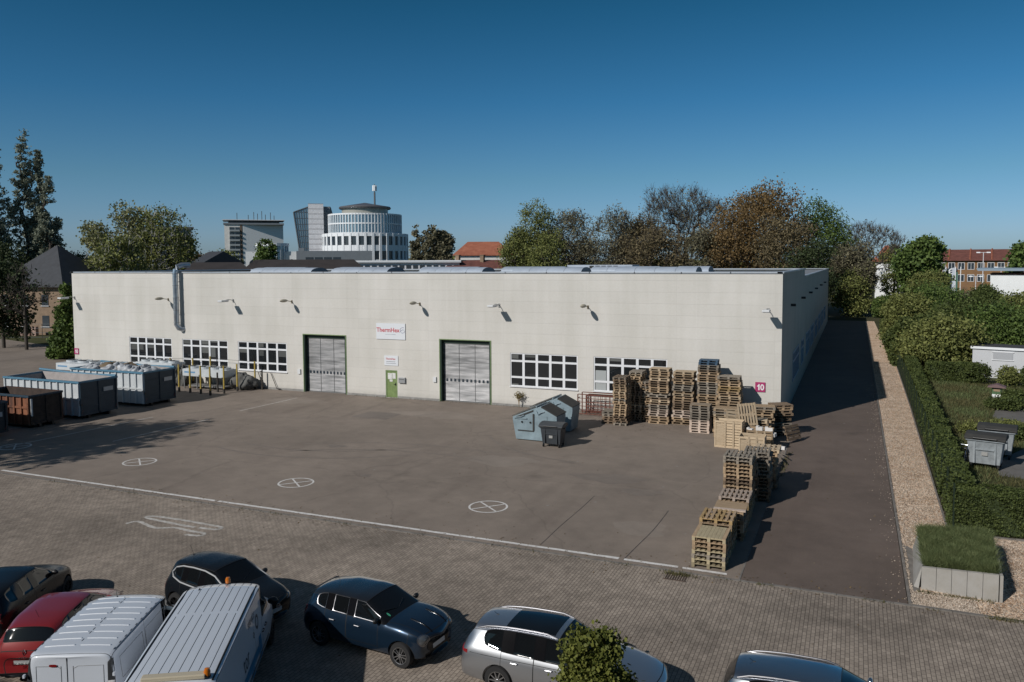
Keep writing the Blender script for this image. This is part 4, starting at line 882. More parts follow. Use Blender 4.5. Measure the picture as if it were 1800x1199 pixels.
    # side swage and panel recesses
    for sg in (1, -1):
        for z_, xa, xb in ((.60, L_/2-1.6, -L_/2+1.3),):
            q = []
            for i in range(10):
                xx = xa+(xb-xa)*i/9; h = bvh.ray_cast(Vector((xx, sg*2.5, z_)), Vector((0, -sg, 0)), 4)
                if h[0]: q.append(h[0]+Vector((0, sg*.002, 0)))
            b = MB(); b.tube(q, .02, 5); b.build('rubbing_strip', M_BLACK, root)
        for xa, xb in (((.35, -.75), (-.9, -L_/2+.35)) if True else ()):
            q = []
            for (px_, pz) in [(xa+(xb-xa)*i/6, 1.72) for i in range(7)]+[(xb, 1.72-.45*i/3) for i in range(1, 4)]+[(xb+(xa-xb)*i/6, 1.27) for i in range(1, 7)]+[(xa, 1.27+.45*i/3) for i in range(1, 4)]:
                h = bvh.ray_cast(Vector((px_, sg*2.5, pz)), Vector((0, -sg, 0)), 4)
                if h[0]: q.append(h[0]+Vector((0, sg*.001, 0)))
            if variant == 1: b = MB(); b.tube(q, .007, 4); b.build('panel_line', mat('panel_line', (.22, .23, .24), .5), root)
    # roof pressings
    def roofz(xx, yv):
        h = bvh.ray_cast(Vector((xx, yv, 4)), Vector((0, 0, -1)), 5); return h[0].z if h[0] else H_
    if variant == 1:
        b = MB()
        for i in range(9):
            xx = L_/2-1.95-(L_-2.35)*i/8; 
            for y0_, y1_ in ((-.66, -.06), (.06, .66)):
                pts = [(xx, y0_+(y1_-y0_)*j/6, roofz(xx, y0_+(y1_-y0_)*j/6)-.012) for j in range(7)]; b.tube(pts, .028, 6)
        b.build('roof_pressing', pm_, root, smooth=True)
        b = MB()
        for i in range(13):
            if i % 3 == 2: continue
            xx = L_/2-2.1-2.2*i/13; b.box(xx-.06, xx+.05, -.008, .008, roofz(xx, 0)-.0, roofz(xx, 0)+.003)
        b.build('roof_mark', M_BLACK, root)
        antenna(root, L_/2-1.9, .25, roofz(L_/2-1.9, .25), .2, -.05)
        patch_x = L_/2-1.62
        for sg in (1, -1):
            b = MB()
            for i in range(10): xx = L_/2-2.0-(L_-2.3)*i/9; b.box(xx-.06, xx+.03, sg*wt*.93-.006, sg*wt*.93+.006, roofz(xx, sg*wt*.93), roofz(xx, sg*wt*.93)+.004)
            b.build('gutter_mark', M_SEAM, root)
            pts = [(L_/2-1.9-(L_-2.15)*i/8, sg*wt*.96, roofz(L_/2-1.9-(L_-2.15)*i/8, sg*wt*.95)-.002) for i in range(9)]; b = MB(); b.tube(pts, .009, 4); b.build('gutter', mat('gutter_grey', (.18, .18, .19), .5), root)
    else:
        for j in range(8):
            yv = -.64+1.28*j/7; b = MB()
            for xa, xb in ((L_/2-1.72, L_/2-2.0), (L_/2-2.08, -.15), (-.28, -L_/2+.15)):
                pts = [(xa+(xb-xa)*i/6, yv, roofz(xa+(xb-xa)*i/6, yv)-.001) for i in range(7)]; b.tube(pts, .008, 4)
            b.build('roof_groove', mat('groove_dark', (.05, .055, .06), .6), root)
        for sg in (1, -1):
            pts = [(L_/2-1.95-(L_-2.1)*i/8, sg*wt*.90, roofz(L_/2-1.95-(L_-2.1)*i/8, sg*wt*.90)+.002) for i in range(9)]; b = MB(); b.tube(pts, .022, 5); b.build('gutter', M_SEAM, root)
        # beacons
        for nm, xx, yv in (('a', L_/2-1.72, -.08), ('b', -L_/2+.22, -.72)):
            if nm == 'b': b = MB(); z0 = roofz(xx, 0); b.box(xx-.09, xx+.09, -.66, .5, z0, z0+.09); b.build('light_bar', mat('bar_cream', (.45, .40, .30), .5), root, bevel=.02); yv = -.68
            z0 = roofz(xx, max(-.6, yv))+(.02 if nm == 'b' else 0); b = MB(); b.lathe([(.0, 0), (.07, 0), (.07, .03), (0, .03)], 14, 0, tr(xx, yv, z0)); bb = b.build('beacon', M_BLACK, root)
            b = MB(); b.lathe([(.06, .03), (.065, .10), (.045, .16), (0, .175)], 16, 0, tr(xx, yv, z0)); b.build('beacon_lens', M_AMBER, bb, smooth=True)
        antenna(root, L_/2-2.1, .5, roofz(L_/2-2.1, .5), .02, -.1)
        # livery on the right flank (the side away from the first van)
        def side_M(xx, z_): return tr(xx, -w*.985-.004, z_) @ FRONT
        def flank_text(s, x0, z_, size, m_, sx_=1.0):
            o = text_mesh('lettering', s, size, m_, root, None, extrude=.0, sx=sx_); me = o.data
            for v in me.vertices:
                xx = x0+v.co.x; zq = z_+v.co.y; h = bvh.ray_cast(Vector((xx, -3, zq)), Vector((0, 1, 0)), 4); v.co = (xx, (h[0].y if h[0] else -w)-.006, zq)
            return o
        M_TXT = mat('livery_ink', (.02, .025, .035), .5); M_LB = mat('livery_blue', (.02, .16, .30), .4)
        flank_text('SERVICE', -.35, 1.62, .20, M_TXT, 1.0)
        flank_text('tor', -1.15, 1.0, .52, M_TXT, .9)
        def flank_poly(pts, m_, nm='livery'):
            b = MB(); V = []; n = 8
            (ax, az), (bx, bz), (cx, cz), (dx, dz) = pts; F = []
            for i in range(n+1):
                for j in range(n+1):
                    u_, v_ = i/n, j/n; xx = (1-u_)*(1-v_)*ax+u_*(1-v_)*bx+u_*v_*cx+(1-u_)*v_*dx; zq = (1-u_)*(1-v_)*az+u_*(1-v_)*bz+u_*v_*cz+(1-u_)*v_*dz
                    h = bvh.ray_cast(Vector((xx, -3, zq)), Vector((0, 1, 0)), 4); V.append((xx, (h[0].y if h[0] else -w)-.004, zq))
            for i in range(n):
                for j in range(n): a = i*(n+1)+j; F.append((a, a+n+1, a+n+2, a+1))
            b.add(V, F); b.build(nm, m_, root)
        flank_poly([(-1.9, .72), (.6, .72), (.4, .9), (-1.9, .9)], M_LB, 'livery_stripe'); flank_poly([(.5, .45), (.95, .45), (.75, 1.05), (.5, 1.05)], M_LB, 'livery_stripe'); flank_poly([(-.3, .45), (.05, .45), (-.15, .7), (-.5, .7)], M_LB, 'livery_stripe')
        for cx, cz, rr in ((.55, 1.42, .17), (.1, 1.30, .07)):
            b = MB(); V = []; F = []; n = 20
            for i in range(n):
                for r_ in (rr*.6, rr): a = 2*math.pi*i/n; xx, zq = cx+r_*math.cos(a), cz+r_*math.sin(a); h = bvh.ray_cast(Vector((xx, -3, zq)), Vector((0, 1, 0)), 4); V.append((xx, (h[0].y if h[0] else -w)-.005, zq))
            for i in range(n): a, c = 2*i, 2*((i+1) % n); F.append((a, c, c+1, a+1))
            b.add(V, F); b.build('livery_ring', M_TXT, root)
    return root, out, bvh
P_NAVY = paint('paint_navy', (.012, .030, .058), .55, .28); P_BLACK = mat('paint_black', (.008, .010, .013), .22, .0, spec=.35); P_RED = paint('paint_red', (.22, .016, .018), .1, .3); P_SILV = paint('paint_silver', (.46, .48, .51), .90, .33)
P_WHITE = paint('paint_white', (.56, .60, .66), .0, .4); P_SILV2 = paint('paint_silver_dark', (.40, .43, .46), .95, .22)
hatchback('small black hatchback with silver-edged windows parked behind the white vans', -12.05, -32.85, R(-6), 3.78, .83, 1.50, P_BLACK, kind='micra')
hatchback('dark blue hatchback with black roof in the middle of the row of cars', -7.2, -32.75, R(-5), 3.95, .865, 1.43, P_NAVY, kind='mini')
estate('silver estate car with dark glass roof behind the bushy treetop', -2.05, -33.0, R(0), 4.77, .915, 1.50, P_SILV)
estate('silver estate car at the bottom edge right of the glass-roofed one', 3.75, -33.0, R(-1), 4.65, .91, 1.47, P_SILV2, sunroof=False)
rr_, oo_, bv_ = hatchback('red hatchback seen from behind, left of the first white van', -14.45, -36.05, R(117), 4.05, .86, 1.44, P_RED, kind='clio')
Mr = tr(-4.05/2-.03, .24, .585) @ Matrix.Rotation(R(-90), 4, 'Z') @ FRONT
text_mesh('plate_lettering', 'SK MF 55', .098, M_TXT if 'M_TXT' in globals() else M_TRIM, rr_, Mr, extrude=.002)
b = MB(); Mq = tr(-4.05/2+.03, 0, .86); b.tube([(-.03, 0, .075), (-.03, -.035, 0), (-.03, 0, -.075), (-.03, .035, 0), (-.03, 0, .075)], .009, 5); bd = b.build('badge', M_CHROME, rr_); bd.location = (-4.05/2+.06, 0, .86)
text_mesh('model_lettering', 'C L I O', .055, M_CHROME, rr_, tr(-4.05/2+.0, .11, .73) @ Matrix.Rotation(R(-90), 4, 'Z') @ FRONT, extrude=.002)
hatchback('black car at the bottom left corner, mostly cut by the picture edge', -17.4, -35.4, R(117), 4.2, .88, 1.45, P_BLACK, kind='plain')
van('plain white van with ridged roof, left of the liveried one', -11.55, -36.89, R(116), 4.75, .95, 1.97, P_WHITE, 1)
van('white service van with orange beacons and grooved roof, nearest the camera', -9.35, -36.39, R(120.5), 6.6, .99, 2.02, P_WHITE, 2)
# ------------------------------------------------------------------ pallets and crates
ORD = ['', 'top', 'second', 'third', 'fourth', 'fifth', 'sixth', 'seventh', 'eighth', 'ninth', 'tenth', 'eleventh', 'twelfth', 'thirteenth', 'fourteenth', 'fifteenth', 'sixteenth', 'seventeenth', 'eighteenth', 'nineteenth', 'twentieth', 'twenty-first', 'twenty-second', 'twenty-third', 'twenty-fourth', 'twenty-fifth', 'twenty-sixth', 'twenty-seventh']
def wood(name, c, c2):
    return mat(name, c, .8, var=1, vscale=5, col2=c2, bump=.5, bscale=25, rand=.3, stretch=(.6, 3, 3))
WOODS = {'pale': wood('wood_pale', (.36, .27, .175), (.50, .40, .28)), 'tan': wood('wood_tan', (.27, .185, .11), (.38, .28, .18)), 'brown': wood('wood_brown', (.14, .095, .06), (.23, .165, .11)),
         'grey': wood('wood_grey', (.16, .135, .108), (.27, .235, .19)), 'ochre': wood('wood_ochre', (.27, .18, .08), (.36, .25, .12)), 'blue': mat('pallet_blue', (.03, .07, .12), .7, var=.3, vscale=4),
         'pinkish': wood('wood_pink', (.40, .31, .25), (.52, .43, .36)), 'mossy': wood('wood_mossy', (.26, .215, .135), (.35, .295, .19))}
PM = {}
def pallet_mesh(L_, W_, kind, tone, tone2=None):
    key = (L_, W_, kind, tone, tone2)
    if key in PM: return PM[key]
    rnd = random.Random(str(key)); b = MB(); h = .144
    # bottom runners
    for y in (-W_/2, -.05, W_/2-.1): b.box(-L_/2, L_/2, y, y+.1, 0, .02)
    for x in (-L_/2, -.065, L_/2-.13):
        for y in (-W_/2, -.05, W_/2-.1): b.box(x, x+.13, y+.002, y+.098, .02, .098)
    for x in (-L_/2, -.065, L_/2-.13): b.box(x, x+.13, -W_/2, W_/2, .098, .12)
    if kind == 'solid':
        n = 9
        for k in range(n): y = -W_/2+W_*k/n; b.box(-L_/2, L_/2, y+.003, y+W_/n-.003, .12, h+rnd.uniform(-.002, .003), rnd.choice((0, 0, 1)))
    else:
        n = {'euro': 5, 'seven': 7, 'wide': 5}[kind]
        for k in range(n):
            bw = .14 if k in (0, n-1, n//2) else .1
            if kind == 'seven': bw = .09
            y = -W_/2+bw/2+(W_-bw)*k/(n-1); b.box(-L_/2+rnd.uniform(0, .004), L_/2-rnd.uniform(0, .004), y-bw/2, y+bw/2, .12, h, rnd.choice((0, 0, 1)))
    o = b.build('pallet', [WOODS[tone], WOODS[tone2 or tone]]); PM[key] = o; o['_used'] = 0
    return o
def stack(x, y, n, L_, W_, rz, tones, where, group, kind='euro', jit=.03, z0=0.0, top=None, gap=.0, seed=0):
    rnd = random.Random(seed*77+int(x*10)); z = z0
    for i in range(n):
        k = n-i; tn = tones[int(i*len(tones)/n)] if isinstance(tones, list) else tones
        if rnd.random() < .18: tn = rnd.choice(('tan', 'brown', 'pale', 'grey'))
        kd = kind; t2 = None
        if k <= 1 and top: tn, kd, t2 = top
        src = pallet_mesh(L_, W_, kd, tn, t2)
        if src['_used']: o = src.copy(); COL.objects.link(o)
        else: o = src; src['_used'] = 1
        if '_used' in o and o is not src: del o['_used']
        jx = rnd.gauss(0, jit); jy = rnd.gauss(0, jit)
        o.location = (x+jx, y+jy, z); o.rotation_euler = (0, 0, rz+rnd.gauss(0, .02 if jit > .02 else .008)); z += .1455+gap
        word = {'pale': 'pale', 'tan': 'tan', 'brown': 'brown', 'grey': 'weathered grey', 'ochre': 'ochre', 'blue': 'blue', 'pinkish': 'pinkish', 'mossy': 'mossy'}[tn]
        pos = f'{ORD[k]} pallet' if k == 1 else (f'{ORD[k]} from the top' if i > 0 else 'the lowest')
        lab = (f'{word} top pallet of {where}' if k == 1 else f'{word} wooden pallet, {ORD[k]} from top of {where}')
        tag(o, lab, 'pallet', group)
    return z
H90 = R(90)
stack(-9.7, -2.75, 5, .8, 1.1, .1, ['brown', 'grey'], 'low dark stack left of tallest-left stack', 'pallets in the low dark stack', seed=1)
stack(-8.88, -3.0, 20, 1.2, .8, H90, ['brown', 'tan', 'tan', 'tan', 'tan', 'brown'], 'the narrow stack at left end of row', 'pallets in the narrow left stack', seed=2, top=('grey', 'wide', 'brown'))
stack(-8.35, -1.35, 21, 1.2, .8, H90, ['brown', 'brown', 'tan'], 'stack hidden behind narrow left stack', 'pallets behind the narrow left stack', seed=3, top=('grey', 'seven', 'brown'))
stack(-7.72, -1.35, 17, 1.2, .8, H90, ['brown', 'tan', 'grey'], 'shaded stack left of pale-topped stack', 'pallets in the shaded narrow stack', seed=4)
stack(-6.85, -1.75, 23, 1.2, .9, 0, ['tan', 'pinkish', 'grey', 'brown', 'grey', 'tan', 'brown', 'tan', 'tan'], 'pale-topped stack third from left', 'pallets in the pale-topped stack', seed=5, top=('pale', 'wide', 'pale'), jit=.045)
stack(-5.42, -1.55, 22, 1.22, .9, 0, ['tan', 'pinkish', 'brown', 'tan', 'tan', 'grey', 'tan', 'tan'], 'middle stack left of blue-topped stack', 'pallets in the middle stack', seed=6, top=('pale', 'wide', 'pale'), jit=.035)
stack(-4.02, -1.3, 25, 1.2, .9, 0, ['tan', 'brown', 'grey', 'tan', 'tan', 'grey', 'grey', 'tan', 'brown', 'grey'], 'the blue-topped tallest stack', 'pallets in the blue-topped stack', seed=7, jit=.03)
for k, (tx, l) in enumerate(((0, 'lower of two blue pallets on the tallest stack'), (.02, 'upper of two blue pallets crowning the tallest stack'))):
    src = pallet_mesh(1.1, .8, 'seven', 'blue'); o = src if not src['_used'] else src.copy()
    if src['_used']: COL.objects.link(o)
    src['_used'] = 1
    o.location = (-4.02+tx, -1.3, 25*.1455+k*.1455); o.rotation_euler = (0, 0, .03*k); tag(o, l, 'pallet', 'blue pallets on the tallest stack')
stack(-4.1, -3.5, 5, 1.12, .9, 0, 'pinkish', 'low stack in front of tallest stack', 'pallets in the low two-tone stack', kind='wide', seed=8, jit=.01)
stack(-4.08, -3.5, 6, 1.12, .9, 0, 'grey', 'grey half of low front stack', 'pallets in the low two-tone stack', kind='seven', seed=9, jit=.012, z0=5*.1455, top=('grey', 'seven', 'tan'))
stack(-2.72, -1.6, 21, 1.28, 1.0, 0, ['pale', 'tan', 'tan', 'grey', 'tan', 'pale', 'tan', 'ochre', 'tan', 'tan'], 'tall stack left of magenta number sign', 'pallets in the tall stack beside the number sign', seed=10, top=('grey', 'seven', 'grey'), jit=.03)
stack(-2.55, -4.2, 11, 1.3, .95, 0, ['tan', 'tan', 'pale'], 'stack behind the upright crate', 'pallets behind the upright crate', seed=11, kind='wide', jit=.02, top=('tan', 'wide', 'pale'))
stack(-.62, -3.6, 12, 1.15, 1.0, .1, ['brown', 'brown', 'tan', 'tan'], 'slat-topped stack at hall corner', 'pallets in the untidy stack at the hall corner', seed=12, top=('grey', 'seven', 'tan'), jit=.05)
stack(.15, -2.6, 12, 1.1, .9, .5, ['grey', 'brown'], 'dark untidy stack touching hall corner', 'pallets touching the hall corner', seed=13, jit=.08)
stack(-.75, -5.3, 9, 1.1, .9, .05, ['brown', 'tan', 'tan'], 'board-topped stack behind leaning pallet', 'pallets in the board-topped stack', seed=19, top=('pale', 'solid', 'pale'), jit=.05)
# stacks along the lane
stack(-.15, -17.45, 15, 1.15, 1.1, H90, ['tan', 'brown', 'tan', 'brown', 'tan', 'tan', 'grey'], 'tall stack half way along lane', 'pallets in the tall lane-side stack', kind='seven', seed=14, jit=.008, top=('grey', 'seven', 'grey'))
stack(.42, -15.8, 14, 1.1, 1.0, H90, ['brown', 'grey'], 'shaded stack behind tall lane-side stack', 'pallets behind the tall lane-side stack', kind='seven', seed=15, jit=.03)
stack(.5, -13.9, 12, 1.1, 1.0, H90, ['brown', 'tan'], 'second shaded stack along the lane', 'pallets in the second shaded stack', kind='wide', seed=16, jit=.04)
stack(-.08, -19.05, 7, 1.2, 1.1, H90, ['tan', 'ochre', 'tan'], 'white-slatted stack before tall lane-side stack', 'pallets in the white-slatted stack', kind='seven', seed=17, jit=.008, top=('pinkish', 'seven', 'ochre'))
stack(-.02, -20.85, 7, 1.2, 1.05, H90, ['tan', 'tan'], 'plywood-covered stack', 'pallets in the plywood-covered stack', kind='wide', seed=18, jit=.008)
stack(-.22, -22.35, 8, 1.2, 1.08, H90, ['mossy', 'tan', 'ochre', 'tan'], 'ochre-topped stack second from kerb', 'pallets in the ochre-topped stack', kind='wide', seed=20, jit=.008, top=('ochre', 'seven', 'tan'))
stack(-.2, -23.85, 7, 1.2, 1.06, H90, ['mossy', 'mossy', 'tan', 'mossy'], 'front stack beside the kerb', 'pallets in the front stack beside the kerb', kind='seven', seed=21, jit=.008, top=('mossy', 'solid', 'tan'))
for _o in list(PM.values()):
    if not _o['_used']: COL.objects.unlink(_o)
for o in list(COL.objects):
    if '_used' in o: del o['_used']
b = MB(); b.box(-.55, .55, -.42, .45, 0, .025); b.box(-.55, .55, -.6, -.425, 0, .045, 1)
o = b.build('plywood_sheet', [WOODS['tan'], WOODS['pinkish']], None, loc=(0, -20.8, 7*.1455+.004), rz=.03); tag(o, 'pale plywood sheet with white edge board lying on a pallet stack', 'board')

def crate(name, label, x, y, z, rz, sx, sy, sz, tone, front='slats', tilt=0):
    t = thing(name, label, 'crate', (x, y, z), rz); t.rotation_euler = (tilt, 0, rz)
    W_ = WOODS[tone]; b = MB(); e = .07
    for xx in (0, sx-e):
        for yy in (0, sy-e): b.box(xx, xx+e, yy, yy+e, 0, sz)
    b.box(e, sx-e, 0.002, .03, sz-.1, sz-.002); b.box(e, sx-e, .002, .03, .0, .09); b.box(e, sx-e, sy-.03, sy-.002, 0, .1); b.box(e, sx-e, sy-.03, sy-.002, sz-.1, sz-.002)
    b.build('frame', W_, t)
    b = MB(); n = max(4, int(sz/.13))
    for k in range(n):
        z0 = sz*k/n
        b.box(.004, sx-.004, sy-.05, sy-.031, z0+.008, z0+sz/n-.008); b.box(.0, .02, .03, sy-.05, z0+.01, z0+sz/n-.01); b.box(sx-.02, sx, .03, sy-.05, z0+.01, z0+sz/n-.01)
        if front == 'slats': b.box(e, sx-e, .032, .05, z0+.012, z0+sz/n-.02, k % 2)
    b.build('boards', [W_, WOODS['pale']], t)
    if front == 'slats':
        b = MB()
        for xx in (sx*.36, sx*.66): b.box(xx, xx+.09, -.02, 0.0, .0, sz)
        b.box(e, sx*.34, .028, .03, .1, sz-.2); b.build('batten', WOODS['pale'], t)
    return t
crate('wooden_crate', 'tall pale wooden crate standing open-fronted beside the tall lane-side pallets', -2.75, -7.1, 0, -.06, 1.42, .8, 1.42, 'pale')
crate('wooden_crate', 'low pale slatted crate just behind the tall lane-side pallets', -1.3, -8.7, 0, 0, 1.25, 1.0, 1.0, 'pale')
crate('wooden_crate', 'open wooden crate filled with white foam blocks near the hall corner', -1.1, -7.2, 0, .03, 1.3, 1.1, 1.05, 'tan')
# leaning pallet
def single(tone, kind, L_, W_, loc, rot_, label):
    src = pallet_mesh(L_, W_, kind, tone); used = 'label' in src
    o = src.copy() if used else src
    if used: COL.objects.link(o)
    o.location = loc; o.rotation_euler = rot_; return tag(o, label, 'pallet')
single('pale', 'seven', 1.2, .95, (-1.2, -6.0, 1.65), (R(90), R(82), R(4)), 'pale slatted pallet leaning upright against the corner stacks')
single('pale', 'wide', 1.2, .9, (-1.75, -6.0, 1.3), (R(80), R(5), R(12)), 'pale pallet standing on edge behind the tall crate')
single('brown', 'wide', 1.2, .8, (.9, -4.4, .5), (R(72), 0, R(60)), 'brown pallet tipped on edge in the shade of the hall corner')
single('tan', 'euro', 1.2, .8, (.35, -10.6, .5), (R(70), 0, R(85)), 'tan pallet leaning on edge behind the slatted crates')
random.seed(3)
M_FOAM = mat('white_foam', (.62, .6, .58), .8, var=.1)
for k, (x, y, z, s, l) in enumerate(((-.95, -6.95, 1.0, .3, 'leftmost white foam block in the open crate'), (-.5, -6.7, 1.05, .34, 'white foam block in the middle of the open crate'), (-.05, -6.6, 1.0, .38, 'large white foam block at the right of the open crate'), (.2, -6.95, .85, .3, 'white foam block hanging over the crate edge'), (.75, -8.1, .45, .3, 'white foam block dropped beside the lane in shade'))):
    b = MB(); M = tr(x, y, z) @ rot(random.uniform(-.5, .5)) @ Matrix.Rotation(random.uniform(-.3, .3), 4, 'X')
    b.box(-s/2, s/2, -s*.35, s*.35, -s*.3, s*.3, 0, M); b.box(-s/2, -s*.1, -s*.35, s*.35, s*.3, s*.45, 0, M)
    tag(b.build('foam_block', M_FOAM, bevel=.01), l, 'foam block', 'white foam blocks')
b = MB()
for k in range(8): M = tr(.55+.03*k, -12.2+.5*k, .25+.1*(k % 3)) @ rot(1.3+.1*k) @ Matrix.Rotation(.1*k-.3, 4, 'X'); b.box(-.6, .6, -.05, .05, -.015, .015, k % 2, M)
tag(b.build('plank_heap', [WOODS['brown'], WOODS['grey']]), 'loose heap of broken planks beside the lane behind the pallets', 'planks')

# rusty mesh racks
for i, (x, y, l) in enumerate(((-12.25, -1.3, 'front rusty red steel mesh rack left of the pallets'), (-11.9, -.65, 'rear rusty red steel mesh rack near the hall wall'))):
    t = thing('mesh_rack', l, 'rack', (x, y, 0), 0, 'rusty mesh racks'); M_RR = mat('rusty_red', (.13, .045, .03), .8, var=.4, vscale=6)
    b = MB(); wd, dp, hh = 2.7, .9, 1.35
    if i == 1: wd, hh = 2.4, 1.2
    for xx in (0, wd):
        for yy in (0, dp if i == 0 else .5): b.box(xx-.03, xx+.03, yy-.03, yy+.03, 0, hh)
    for zz in (.1, hh): b.box(.03, wd-.03, -.02, .02, zz-.025, zz+.025); b.box(.03, wd-.03, (dp if i == 0 else .5)-.02, (dp if i == 0 else .5)+.02, zz-.025, zz+.025)
    b.build('frame', M_RR, t); b = MB()
    for k in range(1, 9): b.box(wd*k/9-.014, wd*k/9+.014, -.012, .012, .125, hh-.025)
    for k in range(1, 5): z = .1+(hh-.1)*k/5; b.box(.03, wd-.03, -.019, -.013, z-.02, z+.02); b.box(-.012, .012, .03, .45, z-.02, z+.02)
    b.build('mesh', M_RR, t)

# ------------------------------------------------------------------ big gabled refuse bins
M_BINB = mat('bin_blue_grey', (.20, .265, .30), .5, var=.25, vscale=1.6, bump=.5, bscale=3)
M_LIDG = mat('bin_lid_grey', (.075, .075, .07), .7, var=.3, vscale=3)
M_LIDD = mat('bin_lid_dark', (.035, .034, .032), .75, var=.3, vscale=3)
def big_bin(label, x, y, rz, flip=1):
    t = thing('refuse_container', label, 'container', (x, y, 0), rz, 'big gabled refuse containers'); dp = 1.35
    pf = [(.08, .04), (2.35, .04), (2.5, 1.2), (2.5, 1.42), (1.55, 1.88), (1.35, 1.88), (-.12, 1.28), (-.12, 1.12)]
    b = MB(); b.prism(pf, 'y', 0, dp); b.build('body', M_BINB, t, bevel=.015)
    b = MB(); b.prism([(-.14, 1.30), (-.14, 1.34), (1.3, 1.96), (1.34, 1.92)], 'y', -.04, dp+.04); b.build('lid', M_LIDG, t)
    b = MB(); b.prism([(1.6, 1.90), (1.6, 1.94), (2.54, 1.49), (2.52, 1.45)], 'y', -.04, dp+.04); b.build('lid', M_LIDD, t)
    b = MB(); b.tube([(1.32, -.05, 1.92), (1.32, dp+.05, 1.92)], .04); b.tube([(1.58, -.05, 1.92), (1.58, dp+.05, 1.92)], .04); b.build('hinge', M_BINB, t)
    b = MB(); b.box(.2, 1.15, -.04, -.002, .52, .57); b.box(1.1, 1.18, -.05, -.002, .57, 1.5); b.prism([(.12, 1.3), (1.12, 1.72), (1.12, 1.64), (.12, 1.22)], 'y', -.04, -.002); b.build('reinforcement', M_LIDD, t)
    b = MB(); b.lathe([(.0, 0), (.05, 0), (.05, .05), (0, .05)], 10, 0, tr(.45, -.002, 1.02) @ Matrix.Rotation(R(90), 4, 'X')); b.lathe([(.0, 0), (.05, 0), (.05, .05), (0, .05)], 10, 0, tr(.95, -.002, 1.02) @ Matrix.Rotation(R(90), 4, 'X')); b.build('pivot', M_BLACK, t)
    b = MB(); b.box(.0, .75, -.06, 0, 1.19, 1.24, 0); b.tube([(0, -.05, 1.2), (.2, -.08, 1.29), (.4, -.05, 1.3), (.6, -.08, 1.42)], .02); b.tube([(1.3, -.03, 1.7), (1.42, -.07, 1.5), (1.6, -.07, 1.62), (1.78, -.03, 1.66)], .025); b.build('handle', M_BINB, t)
    b = MB(); b.box(1.55, 2.45, -.012, -.003, .3, .34); b.box(1.9, 1.94, -.03, -.002, .34, 1.4); b.build('rib', M_BINB, t)
    return t
big_bin('dented pale blue-grey gabled refuse container behind the small dark bin', -13.25, -9.35, -.03)
big_bin('blue-grey gabled refuse container furthest back towards the hall wall', -13.35, -6.5, .0)
def wheel_bin(label, x, y, rz, mb, ml, group=None, sc=1.0):
    t = thing('wheeled_bin', label, 'bin', (x, y, 0), rz, group); t.scale = (sc, sc, sc)
    b = MB(); bw, bd = .58, .42
    def ring(z, w_, d_): return [(-w_, -d_, z), (w_, -d_, z), (w_, d_, z), (-w_, d_, z)]
    vs = ring(.17, bw-.09, bd-.09)+ring(1.02, bw, bd)+ring(1.03, bw+.05, bd+.05)+ring(1.1, bw+.05, bd+.05)
    fs = [(3, 2, 1, 0), (12, 13, 14, 15)]
    for k in range(3):
        for j in range(4): fs.append((k*4+j, k*4+(j+1) % 4, k*4+4+(j+1) % 4, k*4+4+j))
    b.add(vs, fs); bo = b.build('body', mb, t, bevel=.02)
    b = MB(); b.box(-.36, -.31, -bd-.02, -bd+.08, .2, .98); b.box(.31, .36, -bd-.02, -bd+.08, .2, .98); b.box(-.3, .3, -bd-.015, -bd+.06, .70, .74); b.build('rib', mb, bo)
    b = MB(); pr = [(-bd-.08, 1.08), (-bd-.1, 1.14), (-bd+.1, 1.25), (0, 1.3), (bd-.1, 1.27), (bd+.08, 1.16), (bd+.06, 1.08)]; b.prism(pr, 'x', -bw-.09, bw+.09); b.build('lid', ml, t, bevel=.025)
    b = MB(); b.tube([(-.4, -bd-.06, 1.14), (-.38, -bd-.14, 1.16), (.38, -bd-.14, 1.16), (.4, -bd-.06, 1.14)], .018); b.build('handle', M_BLACK, t)
    for k, (sx_, sy_) in enumerate(((-1, -1), (1, -1), (-1, 1), (1, 1))):
        b = MB(); M = tr(sx_*(bw-.14), sy_*(bd-.1), .09) @ Matrix.Rotation(R(90), 4, 'Y'); b.lathe([(.03, -.03), (.085, -.03), (.095, 0), (.085, .03), (.03, .03)], 16, 0, M); b.box(-.04, .04, -.03, .03, .06, .17, 0, tr(sx_*(bw-.14), sy_*(bd-.1), 0))
        b.build('wheel', M_BLACK, t)
    for sx_ in (-1, 1):
        b = MB(); b.tube([(sx_*(bw+.0), 0, .98), (sx_*(bw+.09), 0, .98)], .03); b.build('lifting_pin', mb, t)
    b = MB(); b.box(-.1, .1, -bd+.005, -bd+.03, .5, .64, 0); b.build('sticker', mat('sticker', (.3, .3, .29), .6), bo)
    return t
wheel_bin('small dark wheeled bin in front of the blue-grey containers', -10.7, -10.1, .0, mat('bin_anthracite', (.032, .038, .045), .5, var=.2), mat('lid_anthracite', (.055, .06, .065), .5))
M_GBIN = mat('bin_galv', (.30, .33, .35), .5, .25, var=.3, vscale=4)
wheel_bin('front grey metal wheeled bin on the paving right of the hedge', 9.80, -6.6, -.25, M_GBIN, M_LIDD, 'grey metal wheeled bins by the hedge', 1.27)
wheel_bin('rear grey metal wheeled bin, partly hidden behind its twin', 10.6, -4.1, -.2, M_GBIN, M_LIDD, 'grey metal wheeled bins by the hedge', 1.27)

